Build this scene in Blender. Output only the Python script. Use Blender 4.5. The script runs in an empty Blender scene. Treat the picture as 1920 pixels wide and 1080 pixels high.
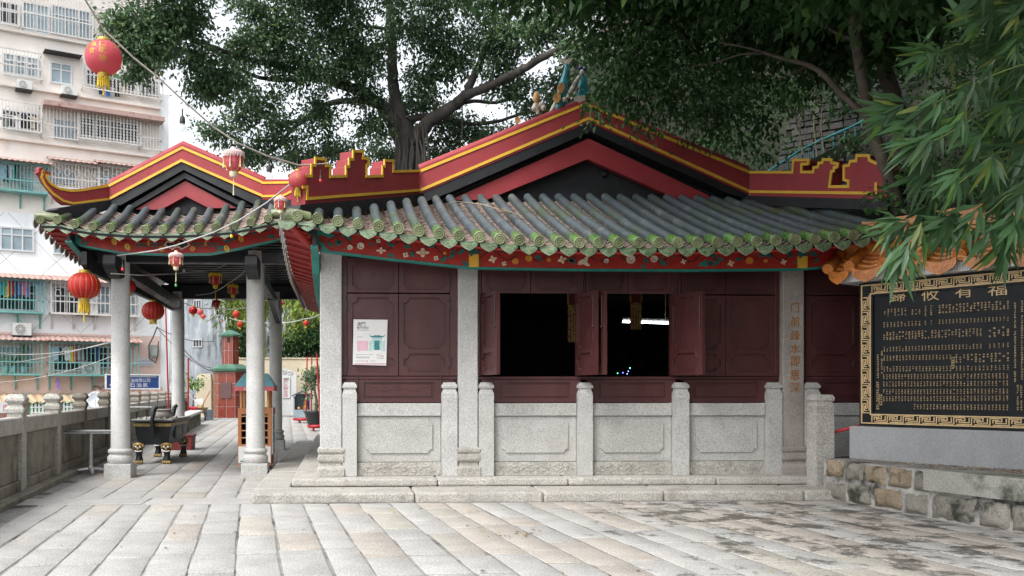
import bpy, bmesh, math, random
import numpy as np
from mathutils import Vector, Matrix, noise as mnoise
from mathutils.geometry import tessellate_polygon
R = math.radians
random.seed(7)
rng = np.random.default_rng(11)
sc = bpy.context.scene
col = sc.collection

# ------------------------------------------------------------- camera
FPX, CX, CY, EYE, YAW = 1700.0, 720.0, 730.0, 1.30, R(2.7)
cam_d = bpy.data.cameras.new('camera')
cam = bpy.data.objects.new('camera', cam_d)
col.objects.link(cam)
cam.location = (0, 0, EYE)
cam.rotation_euler = (R(90), 0, -YAW)
cam_d.sensor_width = 36.0
cam_d.lens = 36.0 * FPX / 1920
cam_d.shift_x = (960 - CX) / 1920
cam_d.shift_y = (CY - 540) / 1920
cam_d.clip_start = 0.05
cam_d.clip_end = 2000
sc.camera = cam

# ------------------------------------------------------------- sky and sun
world = bpy.data.worlds.new('World')
sc.world = world
world.use_nodes = True
wn, wl = world.node_tree.nodes, world.node_tree.links
bg = wn['Background']
sky = wn.new('ShaderNodeTexSky')
sky.sky_type = 'NISHITA'
sky.sun_disc = False
sky.sun_elevation = R(52)
sky.sun_rotation = R(222)
sky.air_density = 1.0
sky.dust_density = 3.0
sky.ozone_density = 1.0
hs = wn.new('ShaderNodeHueSaturation')
hs.inputs['Saturation'].default_value = 0.22
wl.new(sky.outputs[0], hs.inputs['Color'])
wl.new(hs.outputs[0], bg.inputs['Color'])
bg.inputs['Strength'].default_value = 0.15
sun_d = bpy.data.lights.new('sun', 'SUN')
sun_d.energy = 0.9
sun_d.angle = R(25)
sun_d.color = (1.0, 0.985, 0.96)
sun = bpy.data.objects.new('sun', sun_d)
col.objects.link(sun)
sun.location = (-8, -8, 12)
sun.rotation_euler = Vector((0.53, 0.59, -1.0)).to_track_quat('-Z', 'Y').to_euler()
sc.view_settings.view_transform = 'Standard'
sc.view_settings.look = 'None'
sc.view_settings.exposure = 1.3
sc.view_settings.gamma = 1.0
sc.view_settings.use_curve_mapping = False
sc.cycles.use_denoising = True
sc.cycles.max_bounces = 8
sc.cycles.transparent_max_bounces = 12

# ------------------------------------------------------------- where a view ray meets a surface of the place
_s, _c = math.sin(YAW), math.cos(YAW)
def ray(px, py):
    dx, dz = (px - CX) / FPX, (CY - py) / FPX
    return Vector((dx * _c + _s, -dx * _s + _c, dz))
def atY(px, py, Y):
    d = ray(px, py); t = Y / d.y
    return Vector((d.x * t, Y, EYE + d.z * t))
def atX(px, py, X):
    d = ray(px, py); t = X / d.x
    return Vector((X, d.y * t, EYE + d.z * t))
def atZ(px, py, Z=0.0):
    d = ray(px, py); t = (Z - EYE) / d.z
    return Vector((d.x * t, d.y * t, Z))
def atD(px, py, D):
    d = ray(px, py)
    return Vector((d.x * D, d.y * D, EYE + d.z * D))
class Plane:
    """upright plane through two plan points; u runs A to B, v is height, d is out towards the viewer"""
    def __init__(s, A, B):
        s.A = Vector((A[0], A[1], 0)); b = Vector((B[0], B[1], 0))
        s.L = (b - s.A).length
        s.U = (b - s.A).normalized()
        n = Vector((s.U.y, -s.U.x, 0))
        if n.dot(s.A) > 0: n = -n
        s.N = n
    def hit(s, px, py):
        d = ray(px, py); o = Vector((0, 0, EYE))
        t = (s.A - o).dot(s.N) / d.dot(s.N)
        p = o + d * t
        return ((p - s.A).dot(s.U), p.z)
    def pt(s, u, v, d=0.0):
        return s.A + s.U * u + s.N * d + Vector((0, 0, v))

# ------------------------------------------------------------- object helpers
def tag(o, label=None, cat=None, group=None, kind=None):
    if label: o['label'] = label
    if cat: o['category'] = cat
    if group: o['group'] = group
    if kind: o['kind'] = kind
    return o
def thing(name, label, cat, loc=(0, 0, 0), group=None, rz=0.0):
    o = bpy.data.objects.new(name, None)
    o.empty_display_size = 0.1
    col.objects.link(o)
    o.location = loc; o.rotation_euler = (0, 0, rz)
    return tag(o, label, cat, group)
def base_of(o):
    p = Vector((0, 0, 0))
    while o is not None:
        p = p + o.location; o = o.parent
    return p
class MB:
    def __init__(s):
        s.v = []; s.f = []; s.m = []; s.s = []; s.t = []; s.tint = None
    def add(s, vs, fs, m=0, smooth=False):
        b = len(s.v)
        s.v.extend([tuple(v) for v in vs])
        for f in fs:
            s.f.append([b + i for i in f]); s.m.append(m); s.s.append(smooth); s.t.append(s.tint)
        return s
    def box(s, x0, x1, y0, y1, z0, z1, m=0):
        vs = [(x, y, z) for z in (z0, z1) for y in (y0, y1) for x in (x0, x1)]
        return s.add(vs, [(0, 2, 3, 1), (4, 5, 7, 6), (0, 1, 5, 4), (2, 6, 7, 3), (0, 4, 6, 2), (1, 3, 7, 5)], m)
    def obox(s, c, a, b, d, m=0):
        """centre and three half-axis vectors"""
        c, a, b, d = Vector(c), Vector(a), Vector(b), Vector(d)
        vs = [c + a * i + b * j + d * k for k in (-1, 1) for j in (-1, 1) for i in (-1, 1)]
        return s.add(vs, [(0, 2, 3, 1), (4, 5, 7, 6), (0, 1, 5, 4), (2, 6, 7, 3), (0, 4, 6, 2), (1, 3, 7, 5)], m)
    def frustum(s, c, hx0, hy0, z0, hx1, hy1, z1, m=0):
        vs = []
        for hx, hy, z in ((hx0, hy0, z0), (hx1, hy1, z1)):
            vs += [(c[0] - hx, c[1] - hy, z), (c[0] + hx, c[1] - hy, z), (c[0] + hx, c[1] + hy, z), (c[0] - hx, c[1] + hy, z)]
        return s.add(vs, [(3, 2, 1, 0), (4, 5, 6, 7), (0, 1, 5, 4), (1, 2, 6, 5), (2, 3, 7, 6), (3, 0, 4, 7)], m)
    def bar(s, p, q, w, h=None, m=0, up=(0, 0, 1)):
        p, q = Vector(p), Vector(q); h = h or w
        d = q - p; up = Vector(up)
        a = d.cross(up)
        if a.length < 1e-6: a = d.cross(Vector((1, 0, 0)))
        a.normalize(); b = a.cross(d).normalized()
        return s.obox((p + q) / 2, d / 2, a * w / 2, b * h / 2, m)
    def tube(s, pts, r, n=8, m=0, caps=True, smooth=True, scale=(1, 1)):
        pts = [Vector(p) for p in pts]; k = len(pts)
        rs = r if isinstance(r, (list, tuple)) else [r] * k
        vs, fs = [], []
        d0 = (pts[1] - pts[0]).normalized()
        ref = Vector((0, 0, 1)) if abs(d0.z) < .9 else Vector((1, 0, 0))
        a = d0.cross(ref).normalized()
        for i, p in enumerate(pts):
            d = (pts[min(i + 1, k - 1)] - pts[max(i - 1, 0)]).normalized()
            a = (a - d * a.dot(d))
            if a.length < 1e-5: a = d.cross(Vector((0.3, 0.9, 0.2)))
            a.normalize(); b = d.cross(a)
            for j in range(n):
                t = 2 * math.pi * j / n
                vs.append(p + (a * math.cos(t) * scale[0] + b * math.sin(t) * scale[1]) * rs[i])
        for i in range(k - 1):
            for j in range(n):
                fs.append((i * n + j, i * n + (j + 1) % n, (i + 1) * n + (j + 1) % n, (i + 1) * n + j))
        s.add(vs, fs, m, smooth)
        if caps:
            s.add(vs[:n], [tuple(range(n - 1, -1, -1))], m); s.add(vs[-n:], [tuple(range(n))], m)
        return s
    def lathe(s, prof, c=(0, 0, 0), n=16, m=0, smooth=True, rot=0.0, sx=1.0, sy=1.0, k=1.0, axis=None):
        """profile of (radius, height); closed at the ends when the radius there is 0 or capped otherwise"""
        c = Vector(c); vs, fs = [], []
        ax = Matrix.Identity(3)
        if axis is not None: ax = Vector((0, 0, 1)).rotation_difference(Vector(axis)).to_matrix()
        for r, z in prof:
            for j in range(n):
                t = 2 * math.pi * j / n + rot
                vs.append(c + ax @ Vector((math.cos(t) * r * k * sx, math.sin(t) * r * k * sy, z)))
        q = len(prof)
        for i in range(q - 1):
            for j in range(n):
                fs.append((i * n + j, i * n + (j + 1) % n, (i + 1) * n + (j + 1) % n, (i + 1) * n + j))
        s.add(vs, fs, m, smooth)
        s.add(vs[:n], [tuple(range(n - 1, -1, -1))], m); s.add(vs[-n:], [tuple(range(n))], m)
        return s
    def sqlathe(s, prof, c, m=0, sx=1.0, sy=1.0):
        return s.lathe(prof, c, 4, m, False, math.pi / 4, sx, sy, math.sqrt(2))
    def ball(s, c, rx, ry=None, rz=None, n=12, k=8, m=0):
        ry = rx if ry is None else ry; rz = rx if rz is None else rz
        vs, fs = [], []
        for i in range(k + 1):
            p = -math.pi / 2 + math.pi * i / k
            for j in range(n):
                t = 2 * math.pi * j / n
                vs.append((c[0] + rx * math.cos(p) * math.cos(t), c[1] + ry * math.cos(p) * math.sin(t), c[2] + rz * math.sin(p)))
        for i in range(k):
            for j in range(n):
                fs.append((i * n + j, i * n + (j + 1) % n, (i + 1) * n + (j + 1) % n, (i + 1) * n + j))
        return s.add(vs, fs, m, True)
    def slab(s, loops, fn, d0, d1, m=0, mside=None):
        """flat plate: loops[0] outline, the rest holes, in 2-D; fn(u, v, d) places it; front at d1"""
        mside = m if mside is None else mside
        flat = [p for l in loops for p in l]
        tris = tessellate_polygon([[Vector((p[0], p[1], 0)) for p in l] for l in loops])
        n = len(flat)
        vs = [fn(p[0], p[1], d1) for p in flat] + [fn(p[0], p[1], d0) for p in flat]
        fs = []
        for t in tris:
            a, b, c = t
            A, B, C_ = flat[a], flat[b], flat[c]
            if (B[0] - A[0]) * (C_[1] - A[1]) - (B[1] - A[1]) * (C_[0] - A[0]) < 0: a, c = c, a
            fs.append((a, b, c)); fs.append((c + n, b + n, a + n))
        s.add(vs, fs, m)
        b0 = 0
        sd = []
        for l in loops:
            k = len(l)
            for i in range(k):
                j = (i + 1) % k
                sd.append((b0 + i, b0 + j, b0 + j + n, b0 + i + n))
            b0 += k
        s.add(vs, sd, mside)
        return s
    def ribbon(s, pts, w, fn, d0, d1, m=0, closed=False):
        k = len(pts); L, Rr = [], []
        for i in range(k):
            p = Vector(pts[i])
            a = Vector(pts[i - 1]) if (i > 0 or closed) else None
            b = Vector(pts[(i + 1) % k]) if (i < k - 1 or closed) else None
            d1_ = (p - a).normalized() if a is not None else (b - p).normalized()
            d2_ = (b - p).normalized() if b is not None else d1_
            n1 = Vector((-d1_.y, d1_.x)); n2 = Vector((-d2_.y, d2_.x))
            mm = n1 + n2
            if mm.length < 1e-4: mm = n1
            mm.normalize()
            q = mm * (w / 2 / max(.35, mm.dot(n1)))
            L.append(p + q); Rr.append(p - q)
        vs = []
        for i in range(k):
            vs += [fn(L[i].x, L[i].y, d1), fn(Rr[i].x, Rr[i].y, d1), fn(Rr[i].x, Rr[i].y, d0), fn(L[i].x, L[i].y, d0)]
        fs = []
        for i in range(k if closed else k - 1):
            a, b = i * 4, ((i + 1) % k) * 4
            for e in range(4):
                fs.append((a + e, a + (e + 1) % 4, b + (e + 1) % 4, b + e))
        if not closed: fs += [(0, 3, 2, 1), (k * 4 - 4, k * 4 - 3, k * 4 - 2, k * 4 - 1)]
        return s.add(vs, fs, m)
    def build(s, name, mats, parent=None, bevel=0.0, loc=None, seg=1, fixn=True):
        me = bpy.data.meshes.new(name)
        b = base_of(parent) if parent is not None else Vector(loc or (0, 0, 0))
        if parent is not None and parent.get('local'): b = Vector((0, 0, 0))
        me.from_pydata([(x - b.x, y - b.y, z - b.z) for x, y, z in s.v], [], s.f)
        if not isinstance(mats, (list, tuple)): mats = [mats]
        for mt in mats: me.materials.append(mt)
        me.polygons.foreach_set('material_index', s.m)
        me.polygons.foreach_set('use_smooth', s.s)
        if any(t is not None for t in s.t):
            at = me.attributes.new('tint', 'FLOAT_COLOR', 'FACE')
            arr = np.ones((len(s.f), 4), np.float32)
            for i, t in enumerate(s.t):
                if t is not None: arr[i, :3] = t
            at.data.foreach_set('color', arr.ravel())
        if fixn:
            bm = bmesh.new(); bm.from_mesh(me)
            bmesh.ops.recalc_face_normals(bm, faces=bm.faces)
            bm.to_mesh(me); bm.free()
        me.update()
        o = bpy.data.objects.new(name, me)
        col.objects.link(o)
        if parent is not None: o.parent = parent
        elif loc is not None: o.location = loc
        if bevel > 0:
            md = o.modifiers.new('bevel', 'BEVEL')
            md.width = bevel; md.segments = seg; md.limit_method = 'ANGLE'; md.angle_limit = R(40)
        return o
def fast(name, V, F, mats, parent=None, tint=None, smooth=False, loc=None):
    b = base_of(parent) if parent is not None else Vector(loc or (0, 0, 0))
    V = np.asarray(V, np.float32) - np.array(b, np.float32)
    F = np.asarray(F, np.int32); k = F.shape[1]
    me = bpy.data.meshes.new(name)
    me.vertices.add(len(V)); me.vertices.foreach_set('co', V.ravel())
    me.loops.add(F.size); me.loops.foreach_set('vertex_index', F.ravel())
    me.polygons.add(len(F))
    me.polygons.foreach_set('loop_start', np.arange(0, F.size, k, dtype=np.int32))
    me.polygons.foreach_set('loop_total', np.full(len(F), k, np.int32))
    me.update(calc_edges=True)
    for mt in (mats if isinstance(mats, (list, tuple)) else [mats]): me.materials.append(mt)
    if smooth: me.polygons.foreach_set('use_smooth', np.ones(len(F), bool))
    if tint is not None:
        at = me.attributes.new('tint', 'FLOAT_COLOR', 'FACE')
        a4 = np.ones((len(F), 4), np.float32); a4[:, :3] = tint
        at.data.foreach_set('color', a4.ravel())
    o = bpy.data.objects.new(name, me); col.objects.link(o)
    if parent is not None: o.parent = parent
    elif loc is not None: o.location = loc
    return o
def copy_tree(o, parent=None):
    c = o.copy(); col.objects.link(c)
    if parent is not None: c.parent = parent
    for ch in list(o.children): copy_tree(ch, c)
    return c
_tc = {}
def glyph(ch):
    """outline mesh of one character, centred, one unit high"""
    if ch not in _tc:
        c = bpy.data.curves.new('t', 'FONT'); c.body = ch; c.resolution_u = 2
        o = bpy.data.objects.new('t', c); col.objects.link(o)
        bpy.context.view_layer.update()
        dg = bpy.context.evaluated_depsgraph_get()
        me = bpy.data.meshes.new_from_object(o.evaluated_get(dg))
        vs = [v.co.copy() for v in me.vertices]; fs = [tuple(p.vertices) for p in me.polygons]
        bpy.data.objects.remove(o); bpy.data.meshes.remove(me); bpy.data.curves.remove(c)
        if vs:
            x0, x1 = min(v.x for v in vs), max(v.x for v in vs); y0, y1 = min(v.y for v in vs), max(v.y for v in vs)
            h = max(y1 - y0, (x1 - x0) * .9, .05)
            vs = [((v.x - (x0 + x1) / 2) / h, (v.y - (y0 + y1) / 2) / h) for v in vs]
        _tc[ch] = (vs, fs)
    return _tc[ch]
def put_char(mb, ch, u, v, h, fn, d, m=0, sx=1.0):
    vs, fs = glyph(ch)
    if vs: mb.add([fn(u + x * h * sx, v + y * h, d) for x, y in vs], fs, m)
def put_text(mb, txt, u, v, h, step, fn, d, m=0, sx=1.0, vertical=False):
    for i, ch in enumerate(txt):
        if ch == ' ': continue
        put_char(mb, ch, u + (0 if vertical else i * step), v - (i * step if vertical else 0), h, fn, d, m, sx)

# ------------------------------------------------------------- materials
def M(name, c, rough=.6, var=.15, scale=4.0, bump=0.0, bscale=60.0, speck=0.0, spscale=90.0, c2=None, t2=.58, s2=2.0, w2=.08,
      c3=None, t3=.6, s3=5.0, w3=.05, metal=0.0, spec=.5, coat=0.0, tint=False, st=(1, 1, 1), emit=None, trans=0.0, alpha=1.0, orand=0.0):
    mt = bpy.data.materials.new(name); mt.use_nodes = True
    n, l = mt.node_tree.nodes, mt.node_tree.links
    bs = n['Principled BSDF']
    tc = n.new('ShaderNodeTexCoord'); mp = n.new('ShaderNodeMapping'); mp.inputs['Scale'].default_value = st
    l.new(tc.outputs['Object'], mp.inputs['Vector'])
    def nz(sca, det=5.0, ro=.6):
        t = n.new('ShaderNodeTexNoise'); t.inputs['Scale'].default_value = sca; t.inputs['Detail'].default_value = det
        t.inputs['Roughness'].default_value = ro
        l.new(mp.outputs[0], t.inputs['Vector']); return t.outputs['Fac']
    def rng_(src, a, b, lo=0.0, hi=1.0):
        r = n.new('ShaderNodeMapRange'); r.inputs['From Min'].default_value = a; r.inputs['From Max'].default_value = b
        r.inputs['To Min'].default_value = lo; r.inputs['To Max'].default_value = hi
        l.new(src, r.inputs['Value']); return r.outputs[0]
    def mix(fac, a, b, mode='MIX'):
        x = n.new('ShaderNodeMix'); x.data_type = 'RGBA'; x.blend_type = mode
        for key, val in ((0, fac), (6, a), (7, b)):
            if isinstance(val, (int, float)): x.inputs[key].default_value = val
            elif isinstance(val, tuple): x.inputs[key].default_value = (*val, 1)
            else: l.new(val, x.inputs[key])
        return x.outputs[2]
    lo = tuple(max(0, k * (1 - var)) for k in c); hi = tuple(min(1, k * (1 + var)) for k in c)
    out = mix(rng_(nz(scale), .32, .68), lo, hi)
    if speck > 0:
        out = mix(rng_(nz(spscale, 2.0, .5), .40, .66, 1 - speck, 1 + speck * .55), (0, 0, 0), out, 'MIX')
        # specks: darker grains
    if c2: out = mix(rng_(nz(s2, 7.0, .65), t2, t2 + w2), out, c2)
    if c3: out = mix(rng_(nz(s3, 8.0, .7), t3, t3 + w3), out, c3)
    if tint:
        a = n.new('ShaderNodeAttribute'); a.attribute_name = 'tint'
        out = mix(1.0, out, a.outputs['Color'], 'MULTIPLY')
    if orand > 0:
        oi = n.new('ShaderNodeObjectInfo')
        w_ = n.new('ShaderNodeCombineColor'); rv = rng_(oi.outputs['Random'], 0, 1, 1 - orand, 1 + orand * .6); rb = rng_(oi.outputs['Random'], 0, 1, 1 - orand * 1.35, 1 + orand * .5)
        l.new(rv, w_.inputs[0]); l.new(rv, w_.inputs[1]); l.new(rb, w_.inputs[2])
        out = mix(1.0, out, w_.outputs[0], 'MULTIPLY')
    l.new(out, bs.inputs['Base Color'])
    bs.inputs['Roughness'].default_value = rough
    bs.inputs['Metallic'].default_value = metal
    bs.inputs['Specular IOR Level'].default_value = spec
    bs.inputs['Coat Weight'].default_value = coat
    if rough > .15:
        l.new(rng_(nz(scale * 2.3), .3, .7, max(.05, rough - .12), min(1, rough + .12)), bs.inputs['Roughness'])
    if bump > 0:
        b = n.new('ShaderNodeBump'); b.inputs['Strength'].default_value = bump; b.inputs['Distance'].default_value = .02
        l.new(nz(bscale, 6.0, .6), b.inputs['Height']); l.new(b.outputs[0], bs.inputs['Normal'])
    if emit:
        bs.inputs['Emission Color'].default_value = (*emit[0], 1); bs.inputs['Emission Strength'].default_value = emit[1]
    if trans > 0:
        tr = n.new('ShaderNodeBsdfTranslucent'); l.new(out, tr.inputs['Color'])
        ms = n.new('ShaderNodeMixShader'); ms.inputs[0].default_value = trans
        l.new(bs.outputs[0], ms.inputs[1]); l.new(tr.outputs[0], ms.inputs[2])
        l.new(ms.outputs[0], n['Material Output'].inputs['Surface'])
    if alpha < 1: bs.inputs['Alpha'].default_value = alpha
    return mt
GRAN = M('pale_granite', (.50, .497, .485), .75, .10, 3.0, .35, 90, speck=.30, spscale=75, c2=(.38, .365, .335), t2=.60, s2=1.4, w2=.2, c3=(.22, .215, .20), t3=.67, s3=3.2, w3=.14, orand=.09)
GRAN2 = M('rough_granite', (.48, .462, .43), .85, .14, 4.0, .8, 45, speck=.34, spscale=55, c2=(.27, .25, .22), t2=.57, s2=2.2, w2=.14, c3=(.10, .10, .085), t3=.64, s3=4, w3=.1, orand=.12)
GRANW = M('weathered_granite', (.27, .25, .215), .85, .25, 2.5, .5, 50, speck=.25, spscale=60, c2=(.13, .12, .10), t2=.55, s2=1.6, w2=.12, c3=(.34, .28, .20), t3=.62, s3=1.2, w3=.15, orand=.15)
GRANC = M('column_granite', (.57, .57, .56), .7, .10, 3.0, .25, 90, speck=.22, spscale=80, c2=(.44, .43, .41), t2=.6, s2=1.6, w2=.2, orand=.04)
GRAND = M('brown_granite', (.37, .33, .30), .8, .18, 3.0, .35, 70, speck=.25, spscale=75, c2=(.15, .13, .115), t2=.6, s2=2.5, w2=.15)
MAROON = M('maroon_painted_wood', (.070, .021, .0225), .45, .22, 2.5, .12, 40, st=(1, 1, .35), c2=(.092, .034, .035), t2=.54, s2=1.3, w2=.25, c3=(.15, .075, .075), t3=.68, s3=9, w3=.1, orand=.14)
RED = M('red_plaster', (.30, .034, .040), .6, .12, 2.2, .15, 30, c2=(.23, .028, .034), t2=.55, s2=1.3, w2=.25, c3=(.16, .028, .032), t3=.64, s3=3.5, w3=.2, st=(1, 1, .4))
REDB = M('red_gable_board', (.30, .036, .042), .5, .08, 2.0, .06, 40)
YEL = M('yellow_trim', (.72, .44, .045), .5, .08, 6.0)
BLK = M('black_paint', (.013, .0145, .017), .55, .3, 3.0, .1, 40, c3=(.14, .15, .15), t3=.68, s3=5, w3=.06)
BLKW = M('black_wood', (.014, .015, .017), .5, .2, 3.0)
FRZ = M('frieze_red', (.36, .022, .013), .5, .15, 5.0, .15, 50)
SOF = M('soffit_red', (.32, .018, .014), .55, .15, 5.0)
TEAL = M('teal_paint', (.012, .22, .185), .45, .15, 8.0)
TEALD = M('dark_teal_paint', (.012, .135, .12), .5, .35, 20.0)
CREAM = M('cream_paint', (.72, .64, .50), .55, .15, 25.0)
ORNG = M('orange_paint', (.62, .25, .035), .5, .15, 25.0)
TILE = M('slate_tile', (.075, .098, .112), .38, .22, 5.0, .2, 30, c2=(.21, .235, .24), t2=.56, s2=3.0, w2=.15, c3=(.062, .10, .03), t3=.52, s3=.9, w3=.18, orand=.2)
GLAZ = M('green_glaze', (.115, .265, .07), .25, .30, 14.0, .15, 40, c2=(.30, .36, .17), t2=.55, s2=8, w2=.2, coat=.3)
GLZP = M('pale_green_glaze', (.20, .225, .125), .35, .35, 9.0, .25, 60, c2=(.07, .12, .065), t2=.54, s2=11, w2=.15, coat=.15, orand=.22)
PAN = M('pan_tile', (.10, .08, .07), .75, .35, 6.0, .3, 40, c2=(.06, .055, .05), t2=.52, s2=5.0, w2=.15)
LIP = M('pan_tile_edge', (.38, .285, .24), .75, .35, 8.0, c2=(.11, .095, .085), t2=.55, s2=9, w2=.15)
DRIPG = M('drip_glaze', (.17, .235, .145), .35, .35, 9.0, .25, 60, c2=(.06, .11, .06), t2=.53, s2=11, w2=.15, coat=.15, orand=.25)
DRIPB = M('tile_back', (.42, .40, .38), .8, .2, 8.0)
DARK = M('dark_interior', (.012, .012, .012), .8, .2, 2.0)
# ============================================================= ground
PAVE = M('paving_granite', (.49, .478, .455), .85, .12, 3.0, .55, 55, speck=.34, spscale=65, tint=True, c2=(.36, .34, .31), t2=.60, s2=1.1, w2=.2)
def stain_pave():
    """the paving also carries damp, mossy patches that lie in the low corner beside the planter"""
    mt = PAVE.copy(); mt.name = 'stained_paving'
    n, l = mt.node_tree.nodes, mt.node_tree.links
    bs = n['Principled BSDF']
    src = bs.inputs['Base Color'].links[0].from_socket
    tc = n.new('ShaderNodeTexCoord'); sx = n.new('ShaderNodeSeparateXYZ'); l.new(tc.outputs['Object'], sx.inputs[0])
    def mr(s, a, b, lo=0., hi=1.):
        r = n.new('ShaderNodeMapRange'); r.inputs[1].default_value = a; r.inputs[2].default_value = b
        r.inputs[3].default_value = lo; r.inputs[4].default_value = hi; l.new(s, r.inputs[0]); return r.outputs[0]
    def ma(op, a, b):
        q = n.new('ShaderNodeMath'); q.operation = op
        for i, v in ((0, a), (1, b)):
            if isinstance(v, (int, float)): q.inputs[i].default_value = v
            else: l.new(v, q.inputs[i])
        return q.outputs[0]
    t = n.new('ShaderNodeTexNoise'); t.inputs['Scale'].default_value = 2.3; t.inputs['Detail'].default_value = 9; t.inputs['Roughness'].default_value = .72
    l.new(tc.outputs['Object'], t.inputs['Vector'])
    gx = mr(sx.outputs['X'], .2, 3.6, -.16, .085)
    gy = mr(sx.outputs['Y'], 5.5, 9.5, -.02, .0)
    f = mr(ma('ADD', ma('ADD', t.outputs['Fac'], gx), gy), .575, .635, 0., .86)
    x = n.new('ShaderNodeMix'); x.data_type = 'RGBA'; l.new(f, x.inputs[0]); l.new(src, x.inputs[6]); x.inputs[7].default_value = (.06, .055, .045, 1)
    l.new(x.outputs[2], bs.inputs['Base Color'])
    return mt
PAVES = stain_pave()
MORT = M('joint_mortar', (.25, .245, .23), .9, .35, 6.0, .5, 40, c2=(.05, .048, .042), t2=.53, s2=1.5, w2=.1)
EARTH = M('street_asphalt', (.12, .12, .12), .9, .2, .5)

def railx(Y): return -3.86 - .1 * (Y - 10.38)
b = MB(); b.box(-500, 500, -200, 700, -4.6, -4.4)
tag(b.build('street', EARTH), kind='structure')
b = MB()
pl = [(railx(-6) - .15, -6), (40, -6), (40, 62), (railx(62) - .15, 62)]
b.slab([pl], lambda u, v, d: Vector((u, v, d)), -4.38, -.0035)
tag(b.build('courtyard', MORT), kind='structure')

def paving(name, mat, k, y0, y1, smin, smax, wmin, wmax, lmin, lmax, keep, warm, shade=1.0, gap=(.012, .032)):
    V, F, T = [], [], []
    s = smin
    while s < smax:
        w = random.uniform(wmin, wmax)
        y = y0 - random.uniform(0, lmax * .9)
        while y < y1 - .05:
            L = random.uniform(lmin, lmax)
            ya, yb = max(y, y0), min(y + L, y1)
            if y1 - yb < .22: yb = y1
            y = yb if yb > y else y + L
            if yb - ya < .1: continue
            g = random.uniform(*gap)
            xm = s + w / 2 - k * (ya + yb) / 2
            if not keep(xm, (ya + yb) / 2): continue
            z = random.uniform(.001, .003)
            j = lambda: random.uniform(-.007, .007)
            cs = [(s + g / 2 + j(), ya + g / 2 + j()), (s + w - g / 2 + j(), ya + g / 2 + j()), (s + w - g / 2 + j(), yb - g / 2 + j()), (s + g / 2 + j(), yb - g / 2 + j())]
            cx = sum(c[0] for c in cs) / 4; cy = sum(c[1] for c in cs) / 4
            # each edge is broken once so that it is not ruler straight; the rim is worn down
            pts = []
            for i in range(4):
                a, c = cs[i], cs[(i + 1) % 4]
                pts.append(a)
                t = random.uniform(.3, .7)
                pts.append((a[0] + (c[0] - a[0]) * t + random.uniform(-.006, .006), a[1] + (c[1] - a[1]) * t + random.uniform(-.006, .006)))
            b0 = len(V)
            for (sx, yy) in pts: V.append((sx - k * yy, yy, -.016))
            for (sx, yy) in pts: V.append((sx - k * yy, yy, z - .0018))
            for (sx, yy) in pts:
                dx, dy = cx - sx, cy - yy; q = .007 / max(.05, math.hypot(dx, dy))
                V.append((sx + dx * q - k * yy, yy + dy * q, z + random.uniform(-.0005, .0005)))
            q = random.uniform(.93, 1.02) * shade
            wm = warm(xm, (ya + yb) / 2)
            tint = (q, q, q)
            if random.random() < wm: tint = (q * .98, q * .91, q * .85)
            elif random.random() < .2: tint = (q * .98, q * .95, q * .88)
            elif random.random() < .2: tint = (q * .94, q * .95, q * .955)
            for r_ in range(2):
                for i in range(8):
                    a = b0 + r_ * 8 + i; c = b0 + r_ * 8 + (i + 1) % 8
                    F.append((a, c, c + 8, a + 8)); T.append(tint)
            # top as quads round the rim
            F += [(b0 + 16, b0 + 17, b0 + 18, b0 + 23), (b0 + 18, b0 + 19, b0 + 22, b0 + 23), (b0 + 19, b0 + 20, b0 + 21, b0 + 22)]
            T += [tint] * 3
        s += w
    return tag(fast(name, V, F, mat, None, np.array(T, np.float32)), kind='structure')
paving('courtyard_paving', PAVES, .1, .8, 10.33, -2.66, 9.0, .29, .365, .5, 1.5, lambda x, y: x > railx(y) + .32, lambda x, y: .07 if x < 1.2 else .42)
paving('threshold_paving', PAVE, 0, 10.355, 10.93, -3.75, -1.02, .9, 1.5, .57, .58, lambda x, y: x > -3.8, lambda x, y: .1, .97)
paving('alley_paving', PAVE, .06, 10.95, 46, -3.25, 3.2, .33, .45, .7, 1.8, lambda x, y: x > railx(y) + .35 and x < -.55, lambda x, y: .05, .88)

# ------------------------------------------------------------- stone railing on the left
rail = thing('stone_railing', 'long weathered granite railing with capped posts along the left edge of the courtyard', 'railing', (railx(13.3), 13.3, 0))
POSTS = [6.9, 9.1, 11.24, 13.3, 15.4, 17.9, 20.3, 22.7, 25.0, 27.3, 29.8, 32.4, 35.0, 37.6, 40.2]
ru = Vector((-.1, 1, 0)).normalized(); rn = Vector((1, .1, 0)).normalized()
def rp(Y, z, d=0): return Vector((railx(Y), Y, z)) + rn * d
for i, Y in enumerate(POSTS):
    p = rp(Y, 0)
    mb = MB()
    h = random.uniform(-.01, .012)
    mb.add(*(lambda q: (q.v, q.f))(MB().sqlathe([(.095, -.05), (.095, .98), (.088, .99), (.112, 1.02), (.115, 1.06), (.085, 1.105), (.083, 1.125), (.118, 1.15), (.122, 1.18 + h), (.08, 1.235 + h)], p)))
    a = math.atan2(ru.x, ru.y)
    rot = Matrix.Translation(p) @ Matrix.Rotation(-a, 4, 'Z') @ Matrix.Translation(-p)
    mb.v = [tuple(rot @ Vector(v)) for v in mb.v]
    mb.build('post', GRAN2 if i < 4 else GRANW, rail, .012)
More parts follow.
